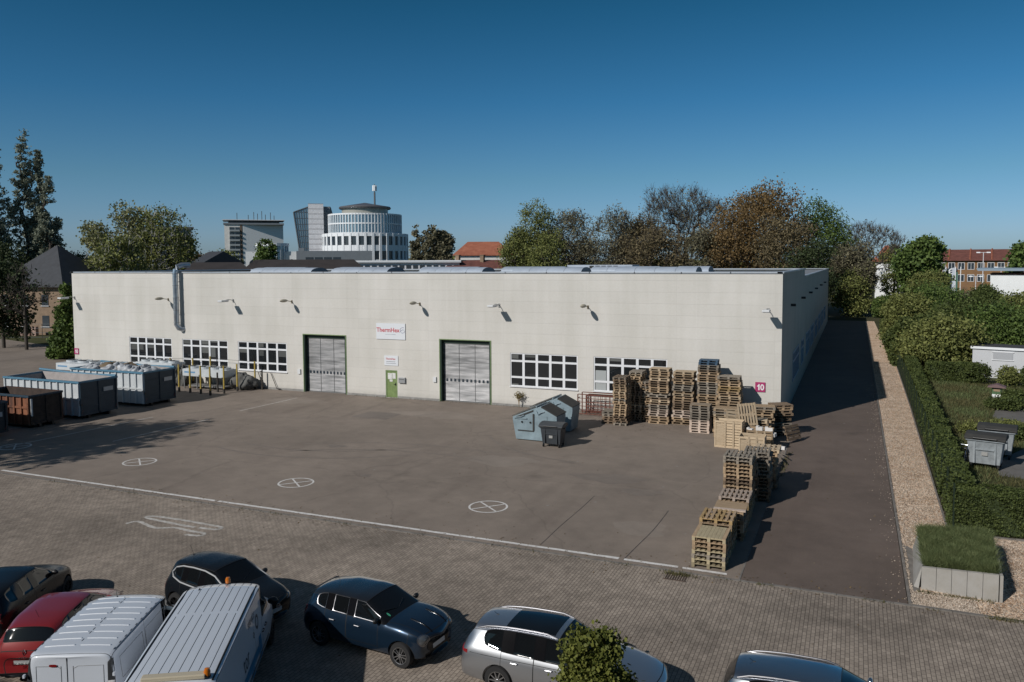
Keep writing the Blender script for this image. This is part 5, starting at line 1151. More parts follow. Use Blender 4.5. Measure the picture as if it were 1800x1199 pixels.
# bicycle beside the bins
t = thing('bicycle', 'dark bicycle half hidden between hedge and grey bins', 'bicycle', (8.95, -6.9, 0), R(75))
for x in (-.5, .5):
    b = MB(); b.lathe([(.31, -.018), (.335, -.012), (.34, 0), (.335, .012), (.31, .018), (.305, 0), (.31, -.018)], 28, 0, tr(x, 0, .34) @ Matrix.Rotation(R(90), 4, 'X'))
    wh = b.build('wheel', M_BLACK, t); b = MB()
    for k in range(9): a = R(20*k); b.tube([(x-.3*math.cos(a), 0, .34-.3*math.sin(a)), (x+.3*math.cos(a), 0, .34+.3*math.sin(a))], .003, 4)
    b.build('spokes', M_GALV, wh)
b = MB(); b.tube([(-.5, 0, .34), (-.1, 0, .28), (.32, 0, .78), (-.22, 0, .78), (-.5, 0, .34)], .017); b.tube([(-.1, 0, .28), (-.26, 0, .92)], .017); b.tube([(.5, 0, .34), (.33, 0, .8), (.3, 0, .98)], .017); b.build('frame', mat('bike_blue', (.03, .05, .09), .4), t)
b = MB(); b.tube([(.28, -.28, 1.0), (.3, -.1, .99), (.3, .1, .99), (.28, .28, 1.0)], .014); b.build('handlebar', M_GALV, t)
b = MB(); b.box(-.38, -.14, -.06, .06, .92, .97); b.build('saddle', M_BLACK, t, bevel=.02)

# ------------------------------------------------------------------ roll-off skips
def skip_paint(name, a, rust, amt):
    return mat(name, a, .55, var=1, vscale=2.2, col2=rust, bump=.3, bscale=6) if amt else mat(name, a, .55, var=.15, vscale=2, bump=.2, bscale=5)
M_NAVY = skip_paint('skip_navy', (.016, .038, .060), None, 0); M_SKYB = skip_paint('skip_blue', (.07, .18, .27), None, 0)
M_SKW = mat('skip_white', (.50, .53, .55), .5, var=.12, vscale=1.5); M_SKIN = mat('skip_inside', (.36, .33, .32), .8, var=.2, vscale=1.5)
M_RUST = mat('rust_orange', (.30, .115, .055), .85, var=1, vscale=1.1, col2=(.06, .028, .02), bump=.4, stretch=(1.5, 1.5, .35)); M_RUSTD = mat('rust_dark', (.045, .03, .024), .85, var=.4)
def skip_bin(label, x1, y0, L_, W_, H_, end, side, rail, inside, rz=0.0, plates=True, sag=0.0, name='roll_off_skip'):
    """end face on the +X side at x1; body runs towards -X"""
    t = thing(name, label, 'skip', (x1, y0, 0), rz, 'roll-off skips in a row'); zb = .22
    b = MB(); th = .05   # shell: side walls lean a little
    b.box(-L_, 0, 0, W_, zb, zb+.06)
    b.box(-L_, 0, 0, th, zb+.06, H_, 0); b.box(-L_, 0, W_-th, W_, zb+.06, H_, 0); b.box(-L_, -L_+th, th, W_-th, zb+.06, H_, 0); b.box(-th, 0, th, W_-th, zb+.06, H_, 1)
    b.build('shell', [side, end], t)
    b = MB(); b.box(-L_+th, -th, th+.003, th+.01, zb+.1, H_-.02); b.box(-L_+th, -th, W_-th-.01, W_-th-.003, zb+.1, H_-.02); b.box(-L_+th+.003, -L_+th+.01, th+.02, W_-th-.02, zb+.1, H_-.02)
    b.box(-L_+th, -th, th+.02, W_-th-.02, zb+.062, zb+.08); b.build('lining', inside, t)
    b = MB(); n = int(L_/.62)
    for k in range(n+1):
        x = -L_+.08+(L_-.16)*k/n; b.box(x-.05, x+.05, -.09, 0, zb, H_-.14); b.box(x-.05, x+.05, W_, W_+.09, zb, H_-.14)
    b.box(-L_+.02, -.02, -.07, -.001, 1.2, 1.32); b.build('rib', side, t)
    b = MB(); b.box(-L_-.04, .04, -.1, .05, H_-.13, H_, 0); b.box(-L_-.04, .04, W_-.05, W_+.1, H_-.13, H_, 0); b.box(-L_-.04, -L_+.07, .051, W_-.051, H_-.13, H_-.002); b.box(-.06, .045, .051, W_-.051, H_-.12, H_-.001)
    if sag:   # bulged upper rail at the back
        b.tube([(-L_-.3, W_+.02, H_+.12), (-L_*.6, W_+.05, H_+.0), (-L_*.3, W_+.05, H_-.03), (0, W_, H_+.02)], .09, 8)
    b.build('top_rail', rail, t, bevel=.012)
    b = MB(); b.box(-.0, .05, W_*.5-.04, W_*.5+.04, zb, H_-.12); b.box(0, .055, 0.0, .1, zb, H_-.12); b.box(0, .055, W_-.1, W_, zb, H_-.12)
    for z in (.7, 1.25, 1.75): b.box(0.0, .025, .1, W_-.1, z, z+.06)
    b.box(.0, .05, .1, W_-.1, zb, zb+.12); b.build('end_door', end, t)
    b = MB(); b.box(-L_, .02, .55, .7, 0, zb); b.box(-L_, .02, W_-.7, W_-.55, 0, zb)
    b.build('skid', M_BLACK, t)
    for yy in (.4, W_-.6):
        b = MB(); b.lathe([(0, -.07), (.13, -.07), (.13, .07), (0, .07)], 14, 0, tr(-.25, yy, .13) @ Matrix.Rotation(R(90), 4, 'X')); b.build('roller', M_BLACK, t)
    if plates:
        b = MB(); b.box(.055, .063, W_*.62, W_*.88, H_-.85, H_-.58); pl = b.build('plate', mat('plate_grey', (.40, .42, .44), .5, var=.2, vscale=14), t)
        b = MB(); b.box(-.02, .06, .02, .12, .85, 1.0); b.tube([(.03, -.05, .9), (.08, -.12, 1.05), (.1, -.1, 1.25)], .02); b.build('latch', M_BLACK, t)
        b = MB()
        for k in range(4):
            for yy in (.04, W_-.2): b.box(.056, .06, yy+.04*k, yy+.02+.04*k, .35+.06*k, .43+.06*k)
        b.build('warning_stripe', mat('stripe_red', (.16, .04, .04), .5), t)
    return t
skip_bin('white ribbed skip with navy end and raised blue rail, second from the wall side', -40.9, -14.3, 7.0, 2.75, 2.42, M_NAVY, M_SKW, M_SKYB, M_SKIN, 0, sag=1)
skip_bin('white ribbed skip full of plastic waste nearest the hall wall', -40.7, -9.5, 7.0, 2.75, 2.42, M_NAVY, M_SKW, M_SKYB, M_SKIN, 0, sag=1)
skip_bin('rusty orange skip between the dark blue and the white skips', -41.2, -17.45, 5.0, 2.1, 2.0, M_RUSTD, M_RUST, M_NAVY, M_RUSTD, 0, plates=False)
skip_bin('dark blue skip at the left edge of the picture', -40.75, -21.6, 6.0, 2.4, 2.0, mat('skip_dark', (.012, .022, .03), .6), mat('skip_dark2', (.015, .03, .04), .6), M_NAVY, M_RUSTD, 0)
# white door bar on the rusty skip
b = MB(); b.box(-41.14, -41.1, -17.44, -17.34, .75, 1.8); tag(b.build('white_bar', M_SKW), 'white vertical bar on the corner of the rusty skip', 'bar')
# plastic waste heap
def lump(name, label, cat, x, y, z, s, m, seed, group=None, n=14, fl=.5):
    rnd = np.random.RandomState(seed); u = np.linspace(0, math.pi, n); v = np.linspace(0, 2*math.pi, 2*n, endpoint=False)
    V = []; ph = rnd.uniform(0, 6, 6)
    for a in u:
        for c in v:
            rr = 1+.22*math.sin(3*c+ph[0])*math.sin(2*a+ph[1])+.16*math.sin(5*c+ph[2]+3*a)+rnd.uniform(-.09, .09)
            V.append((x+s[0]*rr*math.sin(a)*math.cos(c), y+s[1]*rr*math.sin(a)*math.sin(c), z+s[2]*rr*math.cos(a)))
    F = [(i*2*n+j, i*2*n+(j+1) % (2*n), (i+1)*2*n+(j+1) % (2*n), (i+1)*2*n+j) for i in range(n-1) for j in range(2*n)]
    o = arr_mesh(name, V, F, m); tag(o, label, cat, group); return o
M_PLW = mat('plastic_white', (.50, .52, .55), .45, var=1, vscale=2.5, col2=(.27, .29, .31), bump=.9, bscale=5); M_PLB = mat('plastic_brown', (.16, .12, .075), .7, var=.4, vscale=3, bump=.8, bscale=6)
random.seed(12)
for i in range(13):
    x = -41.6-i*.47; l = i % 2
    lump('plastic_waste', f'crumpled white plastic film, {ORD[i+1].replace("top", "first")} lump from the skip end nearest the posts', 'waste', x, -8.1+random.uniform(-.5, .6), 2.1+random.uniform(0, .22), (.5, random.uniform(.5, .8), random.uniform(.25, .42)), M_PLB if i in (5, 9) else M_PLW, i, 'plastic waste in the skip') if i not in (5, 9) else \
    lump('cardboard_waste', 'brown crumpled packing heap among white film in the skip' if i == 5 else 'brown packing heap at the far end of the waste skip', 'waste', x, -7.8, 2.25, (.6, .7, .4), M_PLB, i)

# ------------------------------------------------------------------ chillers with fans, posts
def chiller(label, x, y, L_, W_, H_, nf, rz=0):
    t = thing('cooling_unit', label, 'cooling unit', (x, y, 0), rz, 'cooling units by the hall wall'); b = MB(); b.box(0, L_, 0, W_, H_-.55, H_); b.build('casing', M_SKW, t, bevel=.01)
    b = MB()
    for xx in (.05, L_*.33, L_*.66, L_-.13):
        for yy in (.05, W_-.13): b.box(xx, xx+.08, yy, yy+.08, 0, H_-.55)
    b.box(.2, L_-.2, .3, W_-.3, .15, .25); b.build('leg', mat('leg_grey', (.17, .17, .17), .5), t)
    for k in range(nf):
        b = MB(); cx = L_*(k+.5)/nf; r = min(W_, L_/nf)*.42
        b.lathe([(r, 0), (r+.02, .16), (r-.03, .16), (r-.04, .02)], 20, 0, tr(cx, W_/2, H_)); f = b.build('fan_shroud', M_SKW, t)
        b = MB()
        for q in range(5): a = R(72*q+20*k); b.box(.05, r-.07, -.07, .07, .07, .08, 0, tr(cx, W_/2, H_) @ rot(a))
        for q in range(6): a = R(60*q); b.box(0, r-.01, -.006, .006, .165, .18, 0, tr(cx, W_/2, H_) @ rot(a))
        b.lathe([(.08, .05), (.08, .19), (0, .19)], 10, 0, tr(cx, W_/2, H_)); b.build('fan', M_BLACK, f)
    b = MB(); b.box(.2, 1.3, -.006, -.001, H_-.3, H_-.18); b.build('marking', mat('mark_blue', (.12, .26, .42), .5), t)
    return t
chiller('long white cooling unit with five fans behind the waste skip', -56.2, -4.2, 6.6, 2.3, 1.75, 5)
chiller('white cooling unit with four fans inside the yellow posts', -44.7, -2.1, 4.1, 1.6, 1.55, 4)
chiller('cooling unit with dark fans under the first hall window', -49.9, -1.9, 3.9, 1.4, 1.85, 4)
M_TANK = mat('tarp_grey', (.10, .10, .095), .8, var=.4, vscale=2, bump=.6, bscale=4)
lump('covered_tank', 'dark tarpaulin-covered tank beside the cooling unit at the wall', 'tank', -39.8, -.85, .55, (1.15, .65, .6), M_TANK, 5)
lump('covered_tank', 'dark covered heap between two cooling units under the windows', 'tank', -45.7, -1.0, .7, (.5, .6, .8), M_TANK, 6)
M_YEL = mat('post_yellow', (.34, .25, .05), .55, var=.25, vscale=5); M_YELD = mat('post_dark', (.035, .03, .025), .7)
def post(x, y, h, label, dark=False):
    t = thing('guard_post', label, 'post', (x, y, 0), 0, 'guard posts round the cooling unit'); b = MB(); b.box(-.045, .045, -.045, .045, .36, h); b.build('shaft', M_YELD if dark else M_YEL, t)
    b = MB(); b.box(-.06, .06, -.06, .06, 0, .36); b.build('foot', M_YELD, t)
for x, y, h, l in ((-43.66, -3.5, 2.1, 'first front yellow post from the skips'), (-42.5, -3.55, 2.1, 'second front yellow post from the skips'), (-41.4, -3.6, 2.1, 'third front yellow post from the skips'), (-40.1, -4.0, 2.15, 'nearest yellow post at the corner of the row'),
                   (-39.75, -2.95, 2.1, 'yellow post on the right side of the cooling unit'), (-39.6, -1.7, 2.1, 'yellow post before the tarpaulin-covered tank'), (-38.9, -.5, 2.2, 'yellow post next to the hall wall on the right'),
                   (-45.2, -.5, 2.2, 'yellow post between the first two windows at the wall'), (-43.4, -.45, 2.4, 'yellow post behind the cooling unit under the second window'), (-47.6, -.5, 2.1, 'yellow post behind the waste skip corner')):
    post(x, y, h, l)
post(-40.7, -2.6, 1.5, 'short black post inside the row of yellow posts', True)
post(-38.3, -.4, 1.5, 'black post right of the tarpaulin-covered tank', True)
t = thing('conduit_pipe', 'thin dark pipes leaning down beside the covered tank', 'pipe', (-38, 0, 0)); b = MB(); b.tube([(-.9, -.15, 1.35), (-.35, -.2, .1)], .025); b.tube([(.3, -.1, 1.3), (.9, -.15, .1)], .025); b.tube([(.9, -.15, .1), (1.25, -.15, .1)], .03); b.build('pipe', M_YELD, t)
# cable strung between posts
b = MB(); b.tube([(-47.6, -.5, 2.05), (-45.2, -.5, 2.15), (-43.4, -.45, 2.25), (-38.9, -.5, 2.15)], .012, 5); tag(b.build('cable', M_YELD), 'thin cable strung between the rear yellow posts', 'cable')
# ------------------------------------------------------------------ buildings behind
M_TILE = mat('roof_tile_red', (.26, .08, .045), .8, var=1, vscale=.8, col2=(.38, .14, .08)); M_TILED = mat('roof_tile_dark', (.14, .052, .04), .85, var=.3, vscale=1)
M_SLATE = mat('roof_slate', (.040, .043, .050), .7, var=.2, vscale=1.5); M_DROOF = mat('roof_dark_felt', (.035, .028, .026), .9, var=.25, vscale=.5)
M_RENDER = mat('render_pale', (.66, .65, .62), .85, var=.1, vscale=.6); M_WREND = mat('render_white', (.72, .73, .73), .8, var=.06, vscale=.8); M_TANB = mat('brick_tan', (.22, .155, .105), .9, var=.2, vscale=1.5)
M_OCHB = mat('render_ochre', (.24, .13, .05), .85, var=1, vscale=.35, col2=(.16, .09, .05)); M_GREYB = mat('cladding_grey', (.17, .19, .21), .6, var=.08, vscale=.5); M_GREYL = mat('cladding_light', (.62, .62, .64), .6, var=.1, vscale=1)
M_DGL = mat('far_glass', (.035, .045, .055), .12, spec=.7); M_SKYGL = mat('curtain_glass', (.26, .36, .42), .15, .5, spec=.9); M_LBAND = mat('band_white', (.74, .76, .78), .6, var=.05)
def face_frame(px0, px1, dist):
    """origin and heading of a building front that faces the camera between two picture columns"""
    a = D(px0, 500, dist); c = D(px1, 500, dist); return a, c, math.atan2(c.y-a.y, c.x-a.x), math.hypot(c.x-a.x, c.y-a.y)
def ztop(py, dist, px=900): return D(px, py, dist).z
def hipped(name, label, px0, px1, dist, eave_py, ridge_py, wallm, roofm, depth=10, hip=.3, rows=None, win=None, turn=0.0, group=None, gable=False, cat='house', over=.5):
    a, c, ang, W_ = face_frame(px0, px1, dist); ze, zr = ztop(eave_py, dist, (px0+px1)/2), ztop(ridge_py, dist, (px0+px1)/2)
    t = thing(name, label, cat, (a.x, a.y, 0), ang+turn, group)
    b = MB(); b.box(0, W_, 0, depth, -1, ze)
    if gable: b.add([(0, 0, ze), (0, depth, ze), (0, depth/2, zr-.15)], [(0, 1, 2)]); b.add([(W_, 0, ze), (W_, depth, ze), (W_, depth/2, zr-.15)], [(0, 1, 2)])
    b.build('wall', wallm, t)
    o = over; hp = 0 if gable else W_*hip
    b = MB(); z0 = ze-.1
    vs = [(-o, -o, z0), (W_+o, -o, z0), (W_+o, depth+o, z0), (-o, depth+o, z0), (hp-(o if gable else 0), depth/2, zr), (W_-hp+(o if gable else 0), depth/2, zr)]
    b.add(vs, [(0, 1, 5, 4), (1, 2, 5), (2, 3, 4, 5), (3, 0, 4)]); b.add([(x, y, z-.25) for x, y, z in vs[:4]]+vs[:4], [(3, 2, 1, 0), (0, 1, 5, 4), (1, 2, 6, 5), (2, 3, 7, 6), (3, 0, 4, 7)]); b.build('roof', roofm, t)
    if win:
        n, zs, ww, hh = win
        for z in zs:
            for k in range(n):
                x = W_*(k+.5)/n; f = MB(); f.box(x-ww/2, x+ww/2, -.06, .0, z, z+hh); w_ = f.build('window', M_FRAME, t); g = MB(); g.box(x-ww/2+.1, x-.04, -.075, -.061, z+.1, z+hh-.1); g.box(x+.04, x+ww/2-.1, -.075, -.061, z+.1, z+hh-.1); g.build('pane', M_DGL, w_)
    return t, W_, ze, zr
# dark pyramid-roofed house on the left
t = thing('brick_house', 'tan brick house with dark slate pyramid roof left of the hall', 'house', (-96.5, 28.0, 0), R(10.5))
WH = 8.3; b = MB(); b.box(-10.6, 0, 0, 10.6, -1, WH-1.3); b.build('wall', M_TANB, t)
b = MB(); e = [(-11.4, -.8, 6.9), (.8, -.8, 6.9), (.8, 11.4, 6.9), (-11.4, 11.4, 6.9)]; b.add(e+[(-5.3, 5.3, 12.6)], [(0, 1, 4), (1, 2, 4), (2, 3, 4), (3, 0, 4)]); b.add([(x, y, 6.65) for x, y, z in e]+e, [(3, 2, 1, 0), (0, 1, 5, 4), (1, 2, 6, 5), (2, 3, 7, 6), (3, 0, 4, 7)])
b.build('roof', M_SLATE, t)
for x in (-9.5, -6.2, -2.9):
    for z in (1.2, 4.1):
        f = MB(); f.box(x-.55, x+.55, -.05, 0, z, z+1.5); w_ = f.build('window', M_DGL, t); g = MB(); g.box(x-.7, x+.7, -.18, .0, z-.1, z-.02); g.build('sill', M_WHITE, w_)
b = MB()
for x, s in ((-8, .3), (-5.5, .25), (-3.5, .35), (-4.4, .2)): b.box(x-s, x+s, -1.6, -1.1, 0, 1.2*s*3)
b.build('shed_front', mat('house_clutter', (.3, .2, .16), .8, var=.5), t)
hipped('gable_house', 'small grey gabled house left of the low dark roofs', 338, 378, 185, 462, 442, M_GREYL, M_SLATE, 9, gable=True, turn=R(-60))
hipped('low_building', 'low building with long dark brown roof just behind the hall roof on the left', 325, 440, 128, 478, 461, M_GREYB, M_DROOF, 16, hip=.12)
hipped('low_building', 'long low building with dark felt roof before the round tower', 425, 645, 142, 479, 456, M_GREYB, M_DROOF, 18, hip=.08)
hipped('red_roof_house', 'pale house with bright red hipped roof right of the round tower', 800, 900, 200, 447, 424, M_RENDER, M_TILE, 12, hip=.22, win=(6, [6.5], 1.2, 1.9))
hipped('dark_roof_house', 'low house with dark brown-red roof directly behind the hall', 782, 892, 168, 474, 457, M_TANB, M_TILED, 10, hip=.12)
for x, l in ((805, 'left brick chimney on the dark brown-red roof'), (848, 'right brick chimney on the dark brown-red roof')): p = D(x, 455, 172); b = MB(); b.box(p.x-.4, p.x+.4, p.y-.4, p.y+.4, 8, ztop(449, 172)); b.box(p.x-.5, p.x+.5, p.y-.5, p.y+.5, ztop(449, 172)+.002, ztop(449, 172)+.15); tag(b.build('chimney', M_TANB), l, 'chimney')
# long white low building with a row of openings
a, c, ang, W_ = face_frame(628, 808, 170); t = thing('office_wing', 'long low white office wing with a row of dark windows behind the hall', 'building', (a.x, a.y, 0), ang); z1 = ztop(457, 170)
b = MB(); b.box(0, W_, 0, 14, 0, z1-.5); b.build('wall', M_GREYL, t); b = MB(); b.box(-.3, W_+.3, -.5, 14.3, z1-.5, z1); b.box(-.3, W_+.3, -.6, -.5, z1-.32, z1-.05); b.build('roof', M_LBAND, t)
for k in range(15): x = W_*(k+.5)/15; f = MB(); f.box(x-.5, x+.5, -.05, 0, z1-2.6, z1-1.0); f.build('window', M_DGL, t)
# distant white building with glazed drum
a, c, ang, W_ = face_frame(433, 531, 350); t = thing('white_building', 'low white building with a small glazed drum left of the leaning glass wedge', 'building', (a.x, a.y, 0), ang); z1 = ztop(441, 350)
b = MB(); b.box(0, W_*.3, 0, 20, 0, z1); b.box(W_*.66, W_, 0, 20, 0, z1); b.box(W_*.3, W_*.66, 3, 20, 0, z1-1.5); b.build('wall', M_WREND, t)
b = MB(); z2 = ztop(427, 350); b.lathe([(6.2, 0), (6.2, z2-1.2)], 24, 0, tr(W_*.48, 4, 0)); b.build('drum', M_SKYGL, t, smooth=True)
b = MB(); b.lathe([(0, z2), (6.8, z2), (6.8, z2-1.2), (0, z2-1.2)], 24, 0, tr(W_*.48, 4, 0))
for k in range(24): aa = 2*math.pi*k/24; b.box(-.25, .25, -.12, .12, 0, z2-1.2, 0, tr(W_*.48+6.25*math.cos(aa), 4+6.25*math.sin(aa), 0) @ rot(aa))
b.build('drum_cap', M_LBAND, t)
b = MB()
for xx in (W_*.15, W_*.82): b.lathe([(0, 0), (2.0, 0), (2.0, .1), (0, .1)], 16, 0, tr(xx, -.02, z1-5.2) @ Matrix.Rotation(R(90), 4, 'X'))
b.build('round_window', M_DGL, t)
# grey long block in front of the tower
a, c, ang, W_ = face_frame(522, 655, 345); t = thing('grey_block', 'long low dark grey block at the foot of the round tower', 'building', (a.x, a.y, 0), ang); z1 = ztop(440, 345)
b = MB(); b.box(0, W_, 0, 14, 0, z1); b.box(.8, 3.2, 1, 4, z1, z1+1.2); b.build('wall', M_GREYB, t)
for k in range(4): f = MB(); f.box(W_*.12+k*3.7, W_*.12+3.1+k*3.7, -.1, 0, z1-3.6, z1-2.6); f.build('window', M_DGL, t)
# leaning glass wedge and stone slab
a, c, ang, W_ = face_frame(519, 606, 385); t = thing('stair_tower', 'pale stone slab tower with a leaning glass wedge on its left', 'building', (a.x, a.y, 0), ang); zs = ztop(360, 385); zw = ztop(374, 385); zb = 0; m = 385/1417.67
b = MB(); b.box(24*m, 49*m, -.5, 9, 0, zs); b.build('slab', M_GREYL, t)
b = MB()
for k in range(16): z = zs*(k+.5)/16+8; b.box(24*m-.02, 49*m+.02, -.53, -.5, z, z+.25) if z < zs else None
b.build('slab_joint', mat('slab_joint', (.28, .27, .28), .7), t)
b = MB(); b.box(49*m+.01, 60*m, 1.5, 9, 0, zs-1); b.prism([(60*m, 0), (68*m, 0), (66*m, zs-6), (62*m, zs-1.6), (60*m, zs-.8)], 'y', 2, 9); b.build('dark_flank', M_GREYB, t)
b = MB(); b.prism([(16*m, 0), (24*m, 0), (24*m, zw+2.4), (0, zw)], 'y', 1, 8); b.build('glass_wedge', M_SKYGL, t)
b = MB()
def wl(z): return 16*m*(1-z/zw)
for k in range(13): z = zw*k/12; b.box(wl(z), 24*m, .8, 1.0, z-.12, z+.12)
for k in range(7): f0 = k/6; b.tube([(wl(0)+(24*m-wl(0))*f0, .85, 0), (0+(24*m)*f0, .85, zw+2.4*f0)], .14 if k else .35, 4)
b.tube([(0, .85, zw), (24*m, .85, zw+2.4)], .3, 4); b.build('mullion', mat('steel_dark', (.08, .09, .10), .5), t)
# round glass tower
p = D(643, 456, 385); t = thing('round_tower', 'round glass office tower with stepped white drum base and rooftop mast', 'building', (p.x, p.y, 0), YAW)
zz = lambda py: ztop(py, 385, 643)
r1, r2, r3 = 73*m, 62.5*m, 41*m; zA, zB, zC, zD = zz(412), zz(378), zz(366), zz(359)
def drum(name, r, z0, z1_, mm, n=64):
    b = MB(); b.lathe([(r, z0), (r, z1_), (0, z1_)], n); return b.build(name, mm, t, smooth=False)
drum('lower_drum', r1-.6, 0, zA-.4, M_DGL); drum('glass_drum', r2-.4, zA-.5, zB-.3, M_SKYGL); drum('penthouse', r3-.5, zB-.5, zC, mat('pent', (.33, .32, .28), .4, var=.2, vscale=.2))
def bands(name, r, levels, th, hgt, mm, n=64, a0=0, a1=360):
    b = MB()
    for z, h_ in levels: b.lathe([(r-.3, z), (r+.15, z), (r+.15, z+h_), (r-.3, z+h_)], n)
    return b.build(name, mm, t)
fl = (zA-0)/6
bands('floor_band', r1-.3, [(zA-1.4, 1.4), (zA-8.0, 2.6), (zA-14.4, 2.6), (zA-20.5, 2.4)], 0, 0, M_LBAND)
b = MB()
for k in range(36): a_ = 2*math.pi*k/36; b.box(-.3, .4, -.55, .55, 0, zA-.1, 0, tr((r1-.35)*math.cos(a_), (r1-.35)*math.sin(a_), 0) @ rot(a_))
b.build('pier', M_LBAND, t)
bands('floor_band', r2-.2, [(zB-.7, .7), ((zA+zB)/2-.35, .6), (zA-.2, .6)], 0, 0, M_LBAND)
b = MB()
for k in range(72): a_ = 2*math.pi*k/72; b.box(-.2, .22, -.16, .16, zA, zB-.1, 0, tr((r2-.2)*math.cos(a_), (r2-.2)*math.sin(a_), 0) @ rot(a_))
b.build('mullion', M_LBAND, t)
b = MB(); b.lathe([(r3+.6, zC-.6), (r3+.9, zC), (r3+.5, zC+.5), (.3, zD+.6), (0, zD+.6)], 48); b.build('roof', mat('tower_roof', (.16, .155, .16), .4, .4), t)
b = MB(); mx = 4.6; b.tube([(mx, 0, zC), (mx, 0, zz(338))], .42, 8); b.tube([(mx, 0, zz(338)), (mx, 0, zz(324))], .22, 6); ms = b.build('mast', mat('mast_grey', (.10, .11, .12), .5), t)
for q in range(3): a_ = R(120*q+30); b = MB(); b.box(.5, 1.0, -.35, .35, zz(336), zz(326), 0, tr(mx, 0, 0) @ rot(a_)); b.build('antenna_panel', M_LBAND, ms)
# high-rise slab
a, c, ang, W_ = face_frame(397, 491, 520); t = thing('high_rise', 'pale high-rise block with balconies and antennas, far left of the round tower', 'building', (a.x, a.y, 0), ang-R(0)); z1 = ztop(396, 520); m5 = 520/1417.67
b = MB(); b.box(0, 30*m5, 0, 26, 0, z1); b.build('wall', M_RENDER, t)
b = MB(); b.add([(30*m5, -.0, 0), (94*m5, 5, 0), (94*m5, 5, z1), (30*m5, 0, z1)], [(0, 1, 2, 3)]); b.build('wall', mat('highrise_side', (.72, .74, .74), .8, var=.1), t)
b = MB(); b.add([(30*m5, 0, z1), (94*m5, 5, z1), (94*m5, 26, z1), (0, 26, z1), (0, 0, z1)], [(0, 1, 2, 3, 4)]); b.box(-.5, 95*m5, -.6, 26, z1, z1+1.0); b.box(6*m5, 88*m5, 4, 22, z1+.6, z1+2.6); b.build('roof', M_GREYB, t)
b = MB(); b.box(-1, 96*m5, -.8, 24, z1+2.6, z1+3.0); b.build('roof_slab', M_GREYL, t)
for k in range(9):
    z = z1-3.2-k*2.9; b = MB(); b.box(8*m5, 16*m5, -.1, .2, z, z+1.6); b.box(17*m5, 24*m5, -.1, .2, z, z+1.6); bb_ = b.build('balcony_opening', M_DGL, t); b = MB(); b.box(8*m5, 24*m5, -1.3, 0, z-1.0, z); b.build('balcony', mat('balc_grey', (.27, .30, .31), .6), bb_)
b = MB(); b.box(24.5*m5, 28*m5, -.2, 0, 0, z1); b.build('brown_strip', mat('brown_strip', (.12, .085, .06), .8), t)
b = MB()
for k, (x, h_) in enumerate(((20, 4.5), (38, 3.5), (47, 5.5), (53, 4.2), (60, 6), (66, 4), (74, 5), (80, 3.2))): b.tube([(x*m5, 8+k % 3*3, z1+2.5), (x*m5, 8+k % 3*3, z1+3+h_)], .18, 4)
b.build('antenna', M_YELD, t)
# second tower block behind the birches
a, c, ang, W_ = face_frame(268, 339, 520); t = thing('high_rise', 'grey tower block half hidden behind the birches', 'building', (a.x, a.y, 0), ang); z1 = ztop(404, 520); b = MB(); b.box(0, W_, 0, 20, 0, z1); b.build('wall', mat('tower_grey', (.22, .24, .26), .8), t)
b = MB(); b.box(-1, W_+1.5, -1, 21, z1, z1+1.2); b.build('roof', M_GREYB, t)
for k in range(8): f = MB(); f.box(W_*.1, W_*.9, -.05, 0, z1-3-k*2.9, z1-1.6-k*2.9); f.build('window', M_DGL, t)
# right side
hipped('white_house', 'white house with red hipped roof behind the end of the lane', 1538, 1576, 205, 457, 431, M_WREND, M_TILE, 11, hip=.42, over=.7)
p = D(1556, 468, 204.6); ang = math.atan2(_r.y, _r.x); t = thing('painted_lettering', 'dark faded lettering on the wall of the white house', 'lettering', (p.x, p.y, 0), ang)
b = MB()
for k in range(6): b.box(-2+k*.75, -1.5+k*.75, -.2, -.12, 10.2, 11.3)
for k in range(5): b.box(-1.6+k*.7, -1.2+k*.7, -.2, -.12, 7.4, 7.9)
b.build('letters', M_GREYB, t)
b = MB(); p = D(1582, 470, 203); b.box(p.x, p.x+3.5, p.y, p.y+9, 0, ztop(452, 203)); tag(b.build('house_annex', M_WREND), 'narrow white annex with flat top right of the white house', 'building')
t, W_, ze, zr = hipped('apartment_row', 'long ochre apartment row with dark red roof on the right', 1630, 1822, 265, 456, 438, M_OCHB, M_TILED, 13, hip=.02, over=.8, win=(11, [7.0, 3.6], 1.7, 2.0))
b = MB()
for k in range(1, 5): x = W_*k/5; b.box(x-.2, x+.2, -.9, 6.5, ze, ze+.3, 0, Matrix.Shear('XY', 4, (0, 0))) if False else b.tube([(x, -.8, ze), (x, 6.5, zr+.15)], .22, 4)
b.build('fire_wall', M_TILE, t)
# white flat building at the right edge
a, c, ang, W_ = face_frame(1741, 1860, 135); t = thing('flat_building', 'white flat-roofed building with blue-grey canopy at the right edge', 'building', (a.x, a.y, 0), ang); z1 = ztop(483, 135, 1780)
b = MB(); b.box(0, W_, 0, 12, 0, z1); b.build('wall', M_WREND, t); b = MB(); b.prism([(-1.8, z1+.9), (W_+1, z1+.9), (W_+1, z1+.55), (-1.6, z1+.55)], 'y', -1.0, 12.5); b.box(-.1, W_+.1, -.12, 12, z1, z1+.15, 1); b.build('roof', [mat('canopy_blue', (.22, .28, .34), .5), M_TILE], t)
b = MB(); b.box(5.2, 6.2, -.3, 0, z1-3.3, z1-2.4); ac = b.build('air_unit', M_GREYL, t); b = MB(); b.lathe([(0, 0), (.33, 0), (.33, .03), (0, .03)], 14, 0, tr(5.7, -.3, z1-2.85) @ Matrix.Rotation(R(90), 4, 'X')); b.build('fan', M_DGL, ac)
